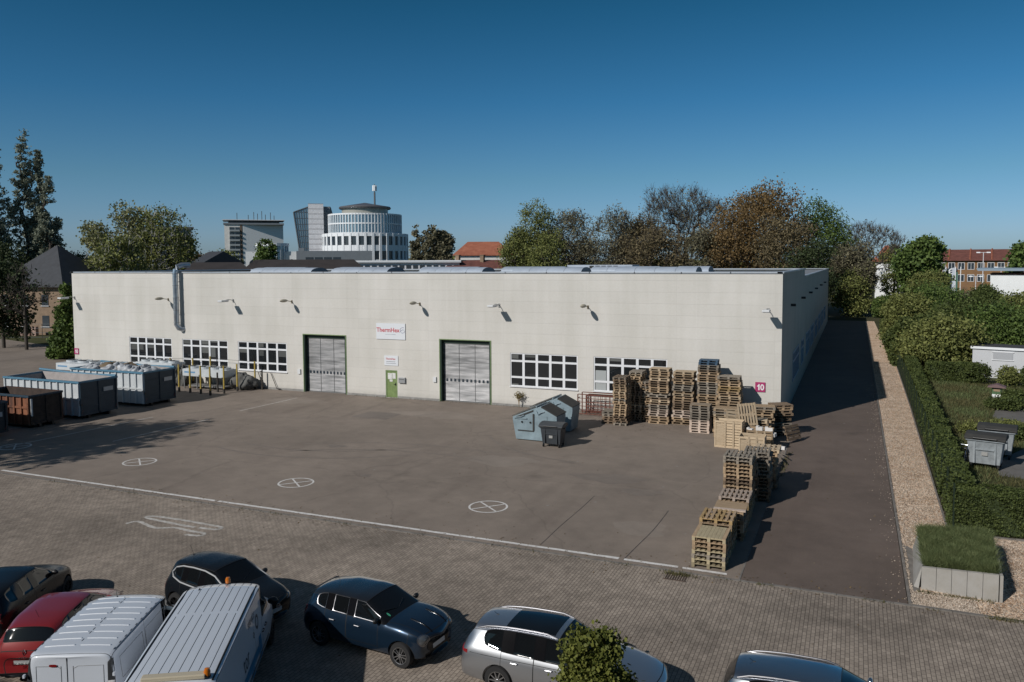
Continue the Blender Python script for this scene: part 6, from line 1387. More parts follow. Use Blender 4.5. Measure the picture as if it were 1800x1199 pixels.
b = MB(); b.box(6.5, 9, -2, -.01, 0, z1-3.6); b.prism([(6.2, z1-3.6), (9.3, z1-3.6), (9.3, z1-3.3), (6.6, z1-3.0)], 'y', -2.3, 0, 1); b.build('porch', [M_WREND, M_TILE], t)
# garden shed
t = thing('garden_shed', 'white garden shed with dark flat roof and a shuttered window', 'shed', (13.15, 27.2, 0), R(-14)); sw, sd, sh = 3.85, 3.0, 2.45
b = MB(); b.box(0, sw, 0, sd, -.05, sh); b.build('wall', mat('shed_white', (.50, .51, .53), .6, var=.04), t)
b = MB(); b.box(-.12, sw+.12, -.12, sd+.25, sh+.002, sh+.1); b.build('roof', mat('shed_roof', (.055, .055, .06), .8), t); b = MB(); b.box(-.13, sw+.13, -.14, -.121, sh-.08, sh+.12); b.box(-.14, -.121, -.12, sd+.25, sh-.08, sh+.12); b.build('fascia', M_LBAND, t)
b = MB(); b.box(1.5, 2.9, -.05, -.002, 1.55, 2.15); w_ = b.build('window', mat('shutter', (.36, .37, .39), .5), t); b = MB(); b.box(1.42, 2.98, -.07, -.002, 2.152, 2.22); b.box(1.42, 2.98, -.07, -.002, 1.48, 1.548); b.build('window_frame', M_FRAME, w_)
b = MB(); b.box(-.012, -.002, .3, .9, .1, 2.1); b.box(-.012, -.002, 1.3, 1.95, .1, 2.1); b.build('side_door', mat('door_grey', (.2, .21, .22), .6), t)
# bee box with little roof
t = thing('bee_box', 'small green and white bee box with pitched roof on the lawn', 'bee box', (13.35, 15.6, 0), R(-12))
b = MB(); b.box(-.28, .28, -.25, .25, .3, .72); b.build('body', mat('bee_green', (.06, .12, .05), .6, var=.3, vscale=6), t); b = MB(); b.box(-.28, .28, -.252, .25, .02, .3); b.build('base', M_WREND, t); b = MB(); b.box(-.2, .2, -.26, -.251, .5, .7); b.build('entrance', WOODS['tan'] if 'WOODS' in globals() else M_TANB, t)
b = MB(); b.prism([(-.55, .78), (.55, .78), (.55, .84), (0, 1.02), (-.55, .84)], 'y', -.45, .45); b.build('roof', mat('bee_roof', (.16, .10, .10), .7), t)
# small goal frame
t = thing('goal_frame', 'small white frame standing above the far hedge', 'frame', tuple(D(1651, 607, 92))[:2]+(0,), .3); b = MB(); b.tube([(-.7, 0, 0), (-.7, 0, 3.1), (.7, 0, 3.1), (.7, 0, 0)], .05, 6); b.build('bar', M_WREND, t)
# flagpoles, sign, lamps and parked vehicles by the flat building
for i, (px, l) in enumerate(((1662, 'white banner pole left of the dark round-logo banner'), (1679, 'pole with white and green banner right of the dark banner'), (1688, 'thin bare flagpole right of the green banner'))):
    p = D(px, 500, 175); t = thing('flagpole', l, 'flagpole', (p.x, p.y, 0), ang, 'flagpoles by the car lot'); zt = ztop(469, 175, px); b = MB(); b.tube([(0, 0, 0), (0, 0, zt)], .08, 6); b.build('pole', M_WREND, t)
    if i < 2: b = MB(); b.box(-.55, -.02, -.02, .02, zt-4.6, zt-.2); b.build('banner', mat('banner_white', (.42, .46, .52), .7), t)
    if i == 1: b = MB(); b.box(.1, .4, -.02, .02, zt-5.2, zt-1); b.build('banner', mat('banner_green', (.04, .12, .09), .7), t)
p = D(1673, 480, 176); t = thing('banner_sign', 'dark blue upright banner with round white logo', 'sign', (p.x, p.y, 0), ang); b = MB(); b.box(-.95, .95, -.1, .1, 0, ztop(472, 176, 1673)); b.build('board', mat('banner_navy', (.01, .03, .06), .6), t)
b = MB(); b.lathe([(.35, 0), (.55, 0), (.55, .04), (.35, .04)], 18, 0, tr(0, -.1, ztop(477, 176, 1673)) @ Matrix.Rotation(R(90), 4, 'X')); b.box(-.35, .35, -.14, -.1, ztop(477, 176, 1673)-.06, ztop(477, 176, 1673)+.06); b.build('logo', M_WREND, t)
for px, top, dist, l in ((1727, 444, 190, 'tall twin street lamp standing before the long red roof'), (1759, 470, 200, 'street lamp with thin pole near the flat building'), (1715, 486, 185, 'short lamp post among the trees by the car lot')):
    p = D(px, 500, dist); zt = ztop(top, dist, px); t = thing('street_lamp', l, 'street lamp', (p.x, p.y, 0), ang, 'street lamps on the right'); b = MB(); b.tube([(0, 0, 0), (0, 0, zt)], .11, 6, r1=.07); b.tube([(-.9, 0, zt), (.9, 0, zt)], .05, 5); b.build('pole', M_GREYL, t)
    for s_ in (-1, 1): b = MB(); b.box(s_*.9-.35, s_*.9+.35, -.15, .15, zt-.1, zt+.12); b.build('lamp_head', M_LBAND, t)
def far_car(px, py, dist, m_, label, rz=0, van=False):
    p = D(px, py, dist); t = thing('parked_car', label, 'car', (p.x, p.y, 0), ang+rz, 'cars on the distant lot'); h_ = 1.45 if not van else 2.3; L_ = 4.4 if not van else 5.6
    pf = [(-L_/2, .3), (L_/2, .3), (L_/2, .75), (L_*.3, .95), (L_*.12, h_), (-L_*.32, h_), (-L_*.47, 1.0)] if not van else [(-L_/2, .3), (L_/2, .3), (L_/2, 1.1), (L_*.32, h_), (-L_/2, h_)]
    b = MB(); b.prism(pf, 'y', -.88, .88); b.build('body', m_, t, bevel=.08); b = MB(); b.prism([(L_*.26, .98), (L_*.11, h_-.12), (-L_*.31, h_-.12), (-L_*.4, 1.0)], 'y', -.895, .895); b.build('window', M_DGL, t)
    for x in (-L_*.3, L_*.3):
        for y in (-.8, .8): b = MB(); b.lathe([(0, -.1), (.33, -.1), (.33, .1), (0, .1)], 14, 0, tr(x, y, .33) @ Matrix.Rotation(R(90), 4, 'X')); b.build('wheel', M_BLACK, t)
far_car(1668, 519, 172, M_WREND, 'white van at the left of the distant lot', 0, True); far_car(1690, 520, 176, M_GREYL, 'silver car right of the white van on the distant lot'); far_car(1678, 528, 160, M_GREYL, 'grey car in front on the distant lot'); far_car(1697, 546, 128, M_WREND, 'white car half hidden in bushes below the lot', .4); far_car(1703, 562, 120, M_GREYL, 'pale car just visible through the bushes', .4)
sheet('road', [(20, 105), (80, 90), (110, 160), (30, 190)], .01, mat('lot_asphalt', (.12, .115, .11), .85, var=.2, vscale=.3))
# the office block the picture is taken from stands behind the camera (seen only in reflections)
t = thing('office_building', 'grey office block with rows of dark windows behind the viewpoint', 'building', (0, -53.5, 0))
b = MB(); b.box(-70, 40, -12, 0, 0, 11.2); b.build('wall', mat('office_grey', (.16, .16, .16), .8, var=.1), t)
for fz in (1.2, 4.6, 8.0):
    for k in range(36): b = MB(); b.box(-69+3*k, -67+3*k, 0, .05, fz, fz+1.9); b.build('window', M_DGL, t)
# garden fence far left
t = thing('mesh_fence', 'long grey mesh fence before the brick house at the left edge', 'fence', (-112, 16, 0), math.atan2(9.5, 19)); b = MB()
for k in range(9): b.box(2.6*k-.03, 2.6*k+.03, -.03, .03, 0, 1.9)
b.build('post', M_YELD, t); b = MB()
for z in (.1, .7, 1.3, 1.85): b.box(0, 20.8, -.01, .01, z, z+.03)
b.build('rail', M_GREYB, t)
sheet('verge', [(-125, 23), (-97, 16.5), (-80, 16.5), (-70, 22), (-80, 60), (-160, 60)], -.001, M_LAWN)
# ------------------------------------------------------------------ foliage helpers
def leaf_quads(C_, size, rng, up=.35, asp=1.0, keep=None):
    """random quads at centres C_ (n,3)"""
    n = len(C_); nn = rng.normal(size=(n, 3)); nn[:, 2] += up; nn /= np.linalg.norm(nn, axis=1)[:, None]
    a = np.cross(nn, rng.normal(size=(n, 3))); a /= np.linalg.norm(a, axis=1)[:, None]; b = np.cross(nn, a)
    s = (size*rng.uniform(.6, 1.3, n))[:, None]*.5
    V = np.stack([C_-a*s*asp-b*s*.25, C_-a*s*.1-b*s, C_+a*s*asp+b*s*.1, C_+a*s*.1+b*s], 1).reshape(-1, 3)
    F = np.arange(4*n).reshape(-1, 4); return V, F
def grow(points, root, rng, alpha=.35):
    """connect crown points to a trunk, each to the nearest cheap node"""
    pts = [np.array(root, float)]; par = [-1]; cost = [0.0]
    h = points[:, 2].max()
    nt_ = 7
    zt = np.linspace(0, h*.55, nt_+1)[1:]
    for z in zt:
        pts.append(np.array([root[0]+rng.normal()*.012*h*z/h, root[1]+rng.normal()*.012*h*z/h, z])); par.append(len(pts)-2); cost.append(z)
    P_ = np.zeros((len(points)+len(pts), 3)); C_ = np.zeros(len(points)+len(pts)); k = len(pts); P_[:k] = pts; C_[:k] = cost
    order = np.argsort(np.linalg.norm((points-np.array([root[0], root[1], h*.35]))*np.array([1, 1, .9]), axis=1))
    for i in order:
        p = points[i]; d = np.linalg.norm(P_[2:k]-p, axis=1); pen = np.maximum(0, P_[2:k, 2]-p[2])*.9
        j = int(np.argmin(d+alpha*C_[2:k]+pen))+2
        P_[k] = p; C_[k] = C_[j]+d[j-2]; par.append(j); k += 1
    n = k; cnt = np.ones(n)
    for i in range(n-1, 0, -1): cnt[par[i]] += cnt[i]
    return P_, par, cnt
def wood_mesh(P_, par, cnt, r0, name, m, parent, ns=5, rmin=.012):
    n = len(par); rad = np.maximum(r0*np.sqrt(cnt/cnt[0])**1.15, rmin); V = []; F = []
    ang = np.arange(ns)*2*math.pi/ns
    for i in range(1, n):
        a, b = P_[par[i]], P_[i]; d = b-a; L_ = np.linalg.norm(d)
        if L_ < 1e-5: continue
        d /= L_; x = np.cross(d, [0.3, .2, 1.0] if abs(d[2]) < .9 else [1., 0, 0]); x /= np.linalg.norm(x); y = np.cross(d, x)
        ra = min(rad[par[i]], rad[i]*1.6); o = len(V)
        for rr, c in ((ra, a), (rad[i], b)):
            for t in ang: V.append(c+(x*math.cos(t)+y*math.sin(t))*rr)
        for j in range(ns): F.append((o+j, o+(j+1) % ns, o+ns+(j+1) % ns, o+ns+j))
    return arr_mesh(name, np.array(V), np.array(F), m, parent)
def crown_points(n, rng, blobs):
    """blobs: list of (cx,cy,cz,rx,ry,rz); points biased to the outside"""
    vol = np.array([b[3]*b[4]*b[5] for b in blobs])**.8; pr = vol/vol.sum(); idx = rng.choice(len(blobs), n, p=pr); B = np.array(blobs)[idx]
    u = rng.normal(size=(n, 3)); u /= np.linalg.norm(u, axis=1)[:, None]; r = rng.uniform(.25, 1, n)**.5
    return B[:, :3]+u*r[:, None]*B[:, 3:]
M_BARK = mat('bark', (.055, .045, .036), .9, var=.3, vscale=3); M_BARKL = mat('bark_light', (.12, .105, .09), .9, var=.3, vscale=3); M_BIRCH = mat('bark_birch', (.40, .39, .36), .8, var=.3, vscale=4)
LEAF = dict(
    green=leaf_mat('leaf_green', (0.034, 0.062, 0.017), (0.135, 0.192, 0.048)), olive=leaf_mat('leaf_olive', (0.071, 0.088, 0.026), (0.234, 0.248, 0.078)),
    brown=leaf_mat('leaf_brown', (0.085, 0.068, 0.037), (0.213, 0.170, 0.092)), rust=leaf_mat('leaf_rust', (0.085, 0.057, 0.024), (0.234, 0.153, 0.064)),
    dusty=leaf_mat('leaf_dusty', (0.085, 0.080, 0.048), (0.213, 0.196, 0.121)), dark=leaf_mat('leaf_dark', (0.018, 0.029, 0.013), (0.062, 0.083, 0.031)),
    poplar=leaf_mat('leaf_poplar', (0.120, 0.138, 0.102), (0.300, 0.324, 0.240)), hedge=leaf_mat('leaf_hedge', (0.034, 0.051, 0.014), (0.103, 0.129, 0.037), 1.2),
    bright=leaf_mat('leaf_bright', (0.052, 0.071, 0.014), (0.172, 0.184, 0.040), 2), willow=leaf_mat('leaf_willow', (0.121, 0.131, 0.057), (0.312, 0.312, 0.142)))
def tree(name, label, loc, h, r, leaf, seed, shape='round', density=1.0, leafsize=.30, bark=None, npts=420, group='trees beyond the hall', blobs=None, twigs=0, r0=None, cat='tree', base=.12, lpn=30, spread=1.0):
    rng = np.random.RandomState(seed)
    t = thing(name, label, cat, (loc[0], loc[1], loc[2] if len(loc) > 2 else 0), 0, group)
    if blobs is None:
        if shape == 'round':
            blobs = [(0, 0, h*.6, r*.7, r*.7, h*.33)]
            for k in range(9): a = rng.uniform(0, 6.28); z = rng.uniform(base+.08, .86); q = r*.55*math.sqrt(max(.1, 1-((z-.55)/.42)**2)); blobs.append((q*math.cos(a), q*math.sin(a), h*z, r*.42, r*.42, h*.13))
        elif shape == 'poplar':
            blobs = []
            for k in range(70):
                z = rng.uniform(.05, .95); q = r*min(1, .35+z*2.2)*(1 if z < .45 else max(.1, 1-((z-.45)/.55)**1.5)); a = rng.uniform(0, 6.28); d_ = q*rng.uniform(.3, .75); blobs.append((d_*math.cos(a), d_*math.sin(a), h*z, max(.35, q*.38), max(.35, q*.38), h*.055))
            blobs.append((0, 0, h*.96, r*.12, r*.12, h*.04))
        elif shape == 'cone':
            blobs = [(rng.uniform(-.1, .1)*r, rng.uniform(-.1, .1)*r, h*(.08+.9*k/10), r*(1.02-k/10)+.1, r*(1.02-k/10)+.1, h*.08) for k in range(11)]
        elif shape == 'vase':
            blobs = [(r*.6*math.cos(a), r*.6*math.sin(a), h*rng.uniform(.55, .85), r*.42, r*.42, h*.14) for a in rng.uniform(0, 6.28, 9)]+[(0, 0, h*.8, r*.5, r*.5, h*.18), (0, 0, h*.5, r*.35, r*.35, h*.16)]
    pts = crown_points(npts, rng, blobs); pts = pts[pts[:, 2] > h*.03]; sc_ = h/pts[:, 2].max(); pts[:, 2] *= sc_
    P_, par, cnt = grow(pts, (0, 0, 0), rng, .25 if shape != 'poplar' else .05)
    wood_mesh(P_, par, cnt, r0 or h*.022, 'trunk', bark or M_BARK, t, 5, .02 if leafsize > .2 else .012)
    # leaves gather round the outer nodes
    tips = P_[8:][cnt[8:] <= 6]; n = int(len(tips)*lpn*density); sp = r*.13*spread
    c = tips[rng.randint(0, len(tips), n)]+rng.normal(size=(n, 3))*np.array([sp, sp, sp*.75])
    if shape == 'willow2': c[:, 2] -= rng.exponential(1.2, n)
    V, F = leaf_quads(c, leafsize, rng); crown = arr_mesh('crown', V, F, LEAF[leaf], t)
    if twigs:
        m = int(len(tips)*twigs); a = tips[rng.randint(0, len(tips), m)]; d = rng.normal(size=(m, 3)); d[:, 2] = np.abs(d[:, 2])+.3; d += (a-np.array([0, 0, h*.4]))/r*.8; d /= np.linalg.norm(d, axis=1)[:, None]
        L_ = rng.uniform(.4, 1.2, m)[:, None]*r*.2; e = a+d*L_; s = np.cross(d, rng.normal(size=(m, 3))); s /= np.linalg.norm(s, axis=1)[:, None]; w_ = .03
        V = np.stack([a-s*w_, a+s*w_, e+s*.012, e-s*.012], 1).reshape(-1, 3); arr_mesh('twigs', V, np.arange(4*m).reshape(-1, 4), bark or M_BARK, t)
    return t
def T(px, py_top, wpx, dist, base_py=None):
    """tree place and size from picture measures at a chosen distance"""
    g = D(px, 500, dist); top = D(px, py_top, dist).z; return (g.x, g.y), top, wpx/2*dist/1417.67

# trees along the back of the hall, left to right
def bt(px, top, wpx, dist, leaf, seed, label, name='deciduous_tree', **k):
    loc, h, r = T(px, top, wpx*(1.18 if k.get('shape') != 'poplar' else 1), dist); return tree(name, label, loc, h, r, leaf, seed, **k)
bt(908, 402, 62, 162, 'olive', 1, 'short green tree at the left end of the tree row, beside the red roof', npts=380, density=1.1)
bt(940, 352, 82, 166, 'olive', 2, 'tall olive-green tree with a twin top right of the red roof', npts=520, density=1.15, spread=.75)
bt(1000, 376, 90, 168, 'dusty', 3, 'brownish bushy tree between the twin-topped tree and the twiggy grey tree', npts=520, twigs=6)
bt(962, 405, 70, 156, 'olive', 30, 'low dull green tree in front of the brownish bushy tree', npts=360, density=.9)
bt(1075, 366, 100, 164, 'dusty', 4, 'grey-brown twiggy tree left of the middle of the row', npts=560, twigs=8, density=.9)
bt(1120, 382, 90, 162, 'brown', 5, 'low brown tree in the middle of the tree row', npts=520, twigs=7)
bt(1205, 334, 125, 176, 'dusty', 6, 'high bare-branched tree showing sky through its crown', npts=700, density=.5, twigs=10, shape='vase', lpn=10)
bt(1160, 402, 90, 156, 'brown', 7, 'rounded brown tree under the high bare-branched tree', npts=460, twigs=6)
bt(1232, 408, 80, 156, 'dusty', 31, 'low dusty brown tree just left of the big rust-brown tree', npts=420, twigs=5)
bt(1330, 330, 175, 164, 'rust', 8, 'huge rust-brown tree, the biggest of the row', npts=900, density=1.15, leafsize=.36, spread=.75)
bt(1285, 372, 95, 156, 'rust', 9, 'lower rust-brown tree in front of the huge one', npts=520)
bt(1380, 385, 95, 154, 'brown', 32, 'brown-green tree in front of the huge tree on its right', npts=520)
bt(1440, 353, 100, 168, 'green', 10, 'dark green tree at the right shoulder of the huge rust-brown tree', npts=620, density=1.15)
bt(1415, 430, 90, 148, 'dark', 33, 'low dark tree directly behind the hall roof corner', npts=420)
bt(1522, 394, 92, 172, 'dusty', 11, 'bare twiggy tree standing behind the end of the lane', npts=560, density=.2, twigs=8, shape='vase', lpn=8)
bt(1488, 428, 70, 160, 'dusty', 12, 'brown twiggy tree beside the rear corner of the hall', npts=520, twigs=8, density=.8, base=.1)
bt(1512, 462, 44, 156, 'dusty', 34, 'thin-stemmed greyish tree closing the end of the lane', npts=480, twigs=9, density=.7, base=.1)
bt(1500, 478, 66, 154, 'olive', 35, 'bushy green tree right behind the far end of the lane', npts=420, twigs=3, base=.05)
bt(1615, 420, 68, 150, 'green', 13, 'round dark green chestnut tree in front of the long red roof', npts=560, density=1.3, leafsize=.45)
bt(1572, 432, 40, 190, 'olive', 14, 'small light green tree behind the hipped red roof house', npts=260)
bt(1796, 430, 46, 150, 'green', 15, 'green tree cut by the right edge of the picture', npts=380, density=1.3, leafsize=.45)
for i, (px, top, wp, dist, lf, l) in enumerate(((1598, 522, 74, 98, 'olive', 'broad green bush at the far end of the gravel strip'), (1646, 506, 96, 108, 'green', 'big green bush below the round chestnut tree'), (1700, 530, 110, 92, 'hedge', 'dense green bush in the middle of the garden trees'),
                                               (1760, 540, 110, 88, 'green', 'dark green bush behind the white garden shed'), (1630, 480, 56, 128, 'olive', 'tall green bush in front of the white house with red roof'), (1690, 488 + 30, 80, 120, 'dusty', 'greyish bush near the parked white vehicles'),
                                               (1800, 520, 80, 100, 'olive', 'green bush at the right edge beside the white flat building'), (1608, 562, 70, 88, 'hedge', 'low bush beside the end of the hedge'), (1556, 522, 36, 152, 'green', 'upright green bush between the lane end and the houses'),
                                               (1660, 560, 120, 80, 'olive', 'wide low bush behind the second hedge'), (1740, 505, 60, 112, 'hedge', 'green bush in front of the white flat building'))):
    bt(px, top, wp, dist, lf, 50+i, l, name='bush', cat='bush', npts=520, density=1.9, leafsize=.21, base=.0, group='bushes beyond the garden', blobs=None)
# poplars and trees on the left
def pop(px, top, wpx, dist, seed, l): return bt(px, top, wpx, dist, 'poplar', seed, l, name='poplar', shape='poplar', npts=1300, density=.85, leafsize=.27, group='tall poplars on the left', spread=.6, base=.0)
pop(-4, 240, 52, 150, 60, 'poplar cut by the left edge of the picture')
pop(52, 232, 52, 152, 61, 'tallest poplar, pale grey-green, second from the left edge')
pop(76, 266, 32, 151, 62, 'slim poplar leaning against the right side of the tallest')
pop(92, 312, 46, 148, 63, 'darker shorter poplar left of the dark pyramid roof')
bt(14, 436, 90, 146, 'dark', 64, 'broad dark tree at the foot of the poplars on the left edge', npts=460, density=1.4, group='dark trees on the left')
bt(-30, 430, 110, 140, 'dark', 65, 'dark tree mostly outside the left edge', npts=460, density=1.4, group='dark trees on the left')
bt(150, 452, 90, 150, 'dark', 68, 'dark low tree filling the gap right behind the pyramid-roofed house', npts=360, density=1.3, group='dark trees on the left')
bt(117, 505, 44, 96, 'green', 66, 'slender green conifer touching the left end of the hall', name='conifer', shape='cone', npts=420, density=1.6, leafsize=.3, group='trees by the left end of the hall', base=0)
bt(42, 468, 70, 108, 'dark', 67, 'bare branching tree before the pyramid-roofed house', npts=260, density=.05, twigs=3, shape='vase', group='trees by the left end of the hall')
def birch(px, top, wpx, dist, leaf, seed, l, **k): return bt(px, top, wpx, dist, leaf, seed, l, name='birch', shape='round', npts=480, bark=M_BIRCH, density=.75, leafsize=.34, twigs=3, group='birches and willows behind the hall', r0=.16, **k)
bt(2, 462, 80, 112, 'dark', 69, 'dark tree behind the fence left of the brick house', npts=420, group='dark trees on the left')
birch(176, 394, 50, 140, 'willow', 70, 'light weeping birch, left of the birch group')
birch(236, 361, 66, 150, 'willow', 71, 'tallest birch of the group with an open hanging crown')
birch(292, 366, 88, 146, 'olive', 72, 'broad birch at the right of the group with white trunk')
birch(205, 415, 80, 134, 'olive', 73, 'dense low birch in front of the tallest birch')
birch(320, 412, 40, 150, 'olive', 74, 'small dark birch in front of the distant tower block')
bt(395, 445, 60, 230, 'olive', 75, 'olive scrubby tree below the distant high-rise', npts=260, leafsize=.6, group='distant trees')
bt(358, 448, 50, 260, 'rust', 76, 'brownish distant tree left of the high-rise', npts=260, leafsize=.6, group='distant trees')
bt(467, 422, 36, 330, 'green', 77, 'green tree behind the low white building', npts=260, leafsize=.7, group='distant trees')
for i, (px, top, wp, l) in enumerate(((732, 398, 30, 'left of three olive trees right of the round glass tower'), (757, 400, 36, 'middle of three olive trees right of the round glass tower'), (784, 408, 34, 'right of three olive trees right of the round glass tower'))):
    bt(px, top, wp, 230, 'dusty', 80+i, l, npts=300, leafsize=.6, group='olive trees beside the round tower', density=.9, shape='poplar' if i == 0 else 'round')
# off-frame tree left of the yard: throws the long ragged shadow across the asphalt
tree('deciduous_tree', 'large bare-ish tree left of the yard, outside the picture, shading the asphalt', (-44.6, -36.4), 15.5, 5.0, 'dusty', 90, shape='vase', npts=520, density=.32, twigs=5, leafsize=.4, group='trees left of the yard')
tree('deciduous_tree', 'tree further left of the yard shading the skips', (-54.5, -42.5), 15, 5.5, 'dusty', 91, shape='round', npts=560, density=1.0, twigs=5, leafsize=.4, group='trees left of the yard')
# wood far off on the horizon
def far_wood(name, label, x0, x1, y, seed, hmin=9, hmax=16):
    rng = np.random.RandomState(seed); n = 9000; xs = rng.uniform(x0, x1, n); hh = hmin+(hmax-hmin)*(.5+.5*np.sin(xs*.031+seed)*np.sin(xs*.013+1.7*seed)); z = hh*rng.uniform(0, 1, n)**.6; yy = y+rng.uniform(0, 30, n)
    V, F = leaf_quads(np.stack([xs, yy, z], 1), 4.2, rng); o = arr_mesh(name, V, F, LEAF['olive']); tag(o, label, 'wood', kind='stuff')
far_wood('distant_wood', 'low distant wooded skyline on the left behind the roofs', -900, -260, 560, 2)
far_wood('distant_wood', 'low distant wooded skyline on the right behind the red roofs', -250, 420, 520, 3, 7, 12)

# ------------------------------------------------------------------ hedges
def hedge(name, label, x0, x1, y0, y1, h, seed, leaf='hedge', size=.1, dens=260, loc=(0, 0), group='hedges round the garden', skew=None):
    """clipped hedge: leaf shell on a dark twig core, real depth"""
    rng = np.random.RandomState(seed); t = thing(name, label, 'hedge', (x0, y0, 0), 0, group); W_, L_ = x1-x0, y1-y0
    b = MB(); b.box(.09, W_-.09, .09, L_-.09, 0, h-.12); core = b.build('core', LEAF['dark'], t)
    areas = [W_*L_*1.2, W_*h, W_*h, L_*h, L_*h]; tot = sum(areas); n = int(min(52000, dens*tot)); cnt = rng.multinomial(n, np.array(areas)/tot); pts = []
    u = rng.uniform; bump = lambda a: .07*np.sin(a*2.1+seed)+.05*np.sin(a*5.3)+.03*np.sin(a*11.)
    k = cnt[0]; xx = u(0, W_, k); yy = u(0, L_, k); pts.append(np.stack([xx, yy, h-.06+bump(xx+yy)+np.abs(rng.normal(0, .05, k))-.05], 1))
    for q, yv in ((1, 0), (2, L_)): k = cnt[q]; xx = u(0, W_, k); zz = u(0, h, k); pts.append(np.stack([xx, yv+bump(xx*1.3+zz)+rng.normal(0, .04, k), zz], 1))
    for q, xv in ((3, 0), (4, W_)): k = cnt[q]; yy = u(0, L_, k); zz = u(0, h, k); pts.append(np.stack([xv+bump(yy*1.2+zz*1.7)+rng.normal(0, .05, k), yy, zz], 1))
    P_ = np.concatenate(pts)
    if skew: P_[:, 0] += skew*P_[:, 1]/L_
    V, F = leaf_quads(P_, size, rng, up=.5); arr_mesh('leaves', V, F, LEAF[leaf], t)
    if skew:
        for v in core.data.vertices: v.co.x += skew*v.co.y/L_
    return t
hedge('hedge', 'long clipped hedge running along the gravel strip', 7.42, 8.12, -16.0, 30.2, 1.6, 1, dens=420, size=.085, skew=.75)
hedge('hedge', 'thick hedge block facing the pavers behind the concrete planter', 7.4, 16.5, -17.4, -16.0, 1.45, 2, dens=1400, size=.06)
hedge('hedge', 'second clipped hedge across the garden left of the white shed', 8.2, 13.4, 30.3, 31.8, 2.0, 3, dens=330, size=.15)
hedge('hedge', 'rear clipped hedge beyond the second one', 8.0, 18.0, 39, 41, 2.5, 4, dens=200, size=.2)
hedge('hedge', 'low dark hedge in front of the white shed', 9.6, 13.2, 23.0, 24.6, 1.45, 5, dens=420, size=.13)
hedge('hedge', 'narrow hedge continuing beside the far gravel strip', 7.3, 8.3, 32, 70, 1.9, 6, dens=200, size=.17)
def shrub(label, x, y, h, r, leaf, seed, n=5000, size=.1, name='shrub', group='garden shrubs', blobs=None):
    return tree(name, label, (x, y), h, r, leaf, seed, npts=160, lpn=n/130, density=1, leafsize=size, base=0, r0=.05, group=group, cat='shrub', blobs=blobs, spread=1.3)
bl = lambda h, r: [(0, 0, h*.5, r*.9, r*.9, h*.48), (r*.4, 0, h*.45, r*.6, r*.6, h*.4), (-r*.4, 0, h*.4, r*.6, r*.6, h*.4)]
for i, (x, y, h, r, lf, l) in enumerate(((13.0, 22.6, 1.6, .9, 'hedge', 'round shrub at the left corner of the white shed'), (15.0, 21.8, 1.5, .8, 'olive', 'thin shrub before the middle of the white shed'), (16.6, 21.5, 1.8, .9, 'hedge', 'shrub before the right end of the white shed'), (18.2, 22.0, 1.6, .9, 'hedge', 'shrub at the right edge beyond the shed'),
                                        (10.4, 1.6, .55, .9, 'olive', 'low leafy tuft growing against the hedge'), (12.6, .6, .7, .8, 'hedge', 'leafy tuft overhanging the path behind the bins'), (12.2, 3.2, .5, .9, 'olive', 'leafy tuft at the bend of the path'), (14.4, 15.0, .6, .8, 'hedge', 'low shrub right of the bee box'), (13.2, 10.8, .7, 1.1, 'hedge', 'shrub where the lawn meets the path'))):
    shrub(l, x, y, h, r, lf, 120+i, 3600, .12 if y > 5 else .09, blobs=bl(h, r))
bush_p = D(1040, 1150, 13.5)
shrub('yellow-green bushy treetop rising in front of the silver estate car', -.12, -37.1, 3.42, .62, 'bright', 140, 15000, .07, name='small_tree', group='small tree by the cars', blobs=[(0, 0, 2.9, .40, .40, .5), (-.15, .1, 2.4, .45, .45, .5), (.15, -.1, 2.3, .45, .45, .5), (.42, .1, 2.45, .22, .25, .32), (0, 0, 1.7, .5, .5, .6)])
for i, (x, y, l) in enumerate(((-9.0, -32.9, ''),)): pass
# weed by the hall wall
t = thing('weed', 'tall dry yellow weed growing at the foot of the hall wall', 'weed', (-16.75, -.3, 0)); b = MB(); rnd = random.Random(5)
for k in range(7):
    a = rnd.uniform(0, 6.28); hh = rnd.uniform(.6, .95); b.tube([(0, 0, 0), (.03*math.cos(a), .03*math.sin(a), hh*.6), (.16*math.cos(a), .1*math.sin(a), hh)], .012, 4)
b.build('stem', WOODS['ochre'], t); rng = np.random.RandomState(4); c = rng.normal(size=(220, 3))*np.array([.16, .1, .13])+np.array([0, 0, .82]); V, F = leaf_quads(c, .09, rng); arr_mesh('leaves', V, F, leaf_mat('leaf_dry', (.10, .08, .03), (.25, .2, .08)), t)

# ------------------------------------------------------------------ grass
def blades(name, label, C_, hgt, wid, seed, m, kind='stuff', lean=.35):
    rng = np.random.RandomState(seed); n = len(C_); a = rng.uniform(0, 6.28, n); h = hgt*rng.uniform(.4, 1.35, n)*(1+.3*np.sin(C_[:, 0]*7+seed)*np.sin(C_[:, 1]*5)); s = np.stack([np.cos(a), np.sin(a), 0*a], 1)*wid/2
    ln = np.stack([rng.normal(0, lean, n)*h, rng.normal(0, lean, n)*h, h], 1)
    V = np.stack([C_-s, C_+s, C_+ln*.6+s*.6, C_+ln], 1).reshape(-1, 3); F = np.arange(4*n).reshape(-1, 4); o = arr_mesh(name, V, F, m); tag(o, label, 'grass', kind=kind); return o
M_GRASS = leaf_mat('grass_blade', (.06, .085, .03), (.16, .19, .08), 3.5, (.24, .24, .12)); M_GRASSD = leaf_mat('grass_dry', (.045, .05, .018), (.16, .145, .065), .9)
rng = np.random.RandomState(9); n = 46000
u, v = rng.uniform(0, 1, n), rng.uniform(0, 1, n)
PA, PB, PC, PD = [np.array(p) for p in ((6.0, -23.4, .66), (7.86, -23.75, .76), (8.18, -19.75, .72), (6.1, -20.0, .68))]
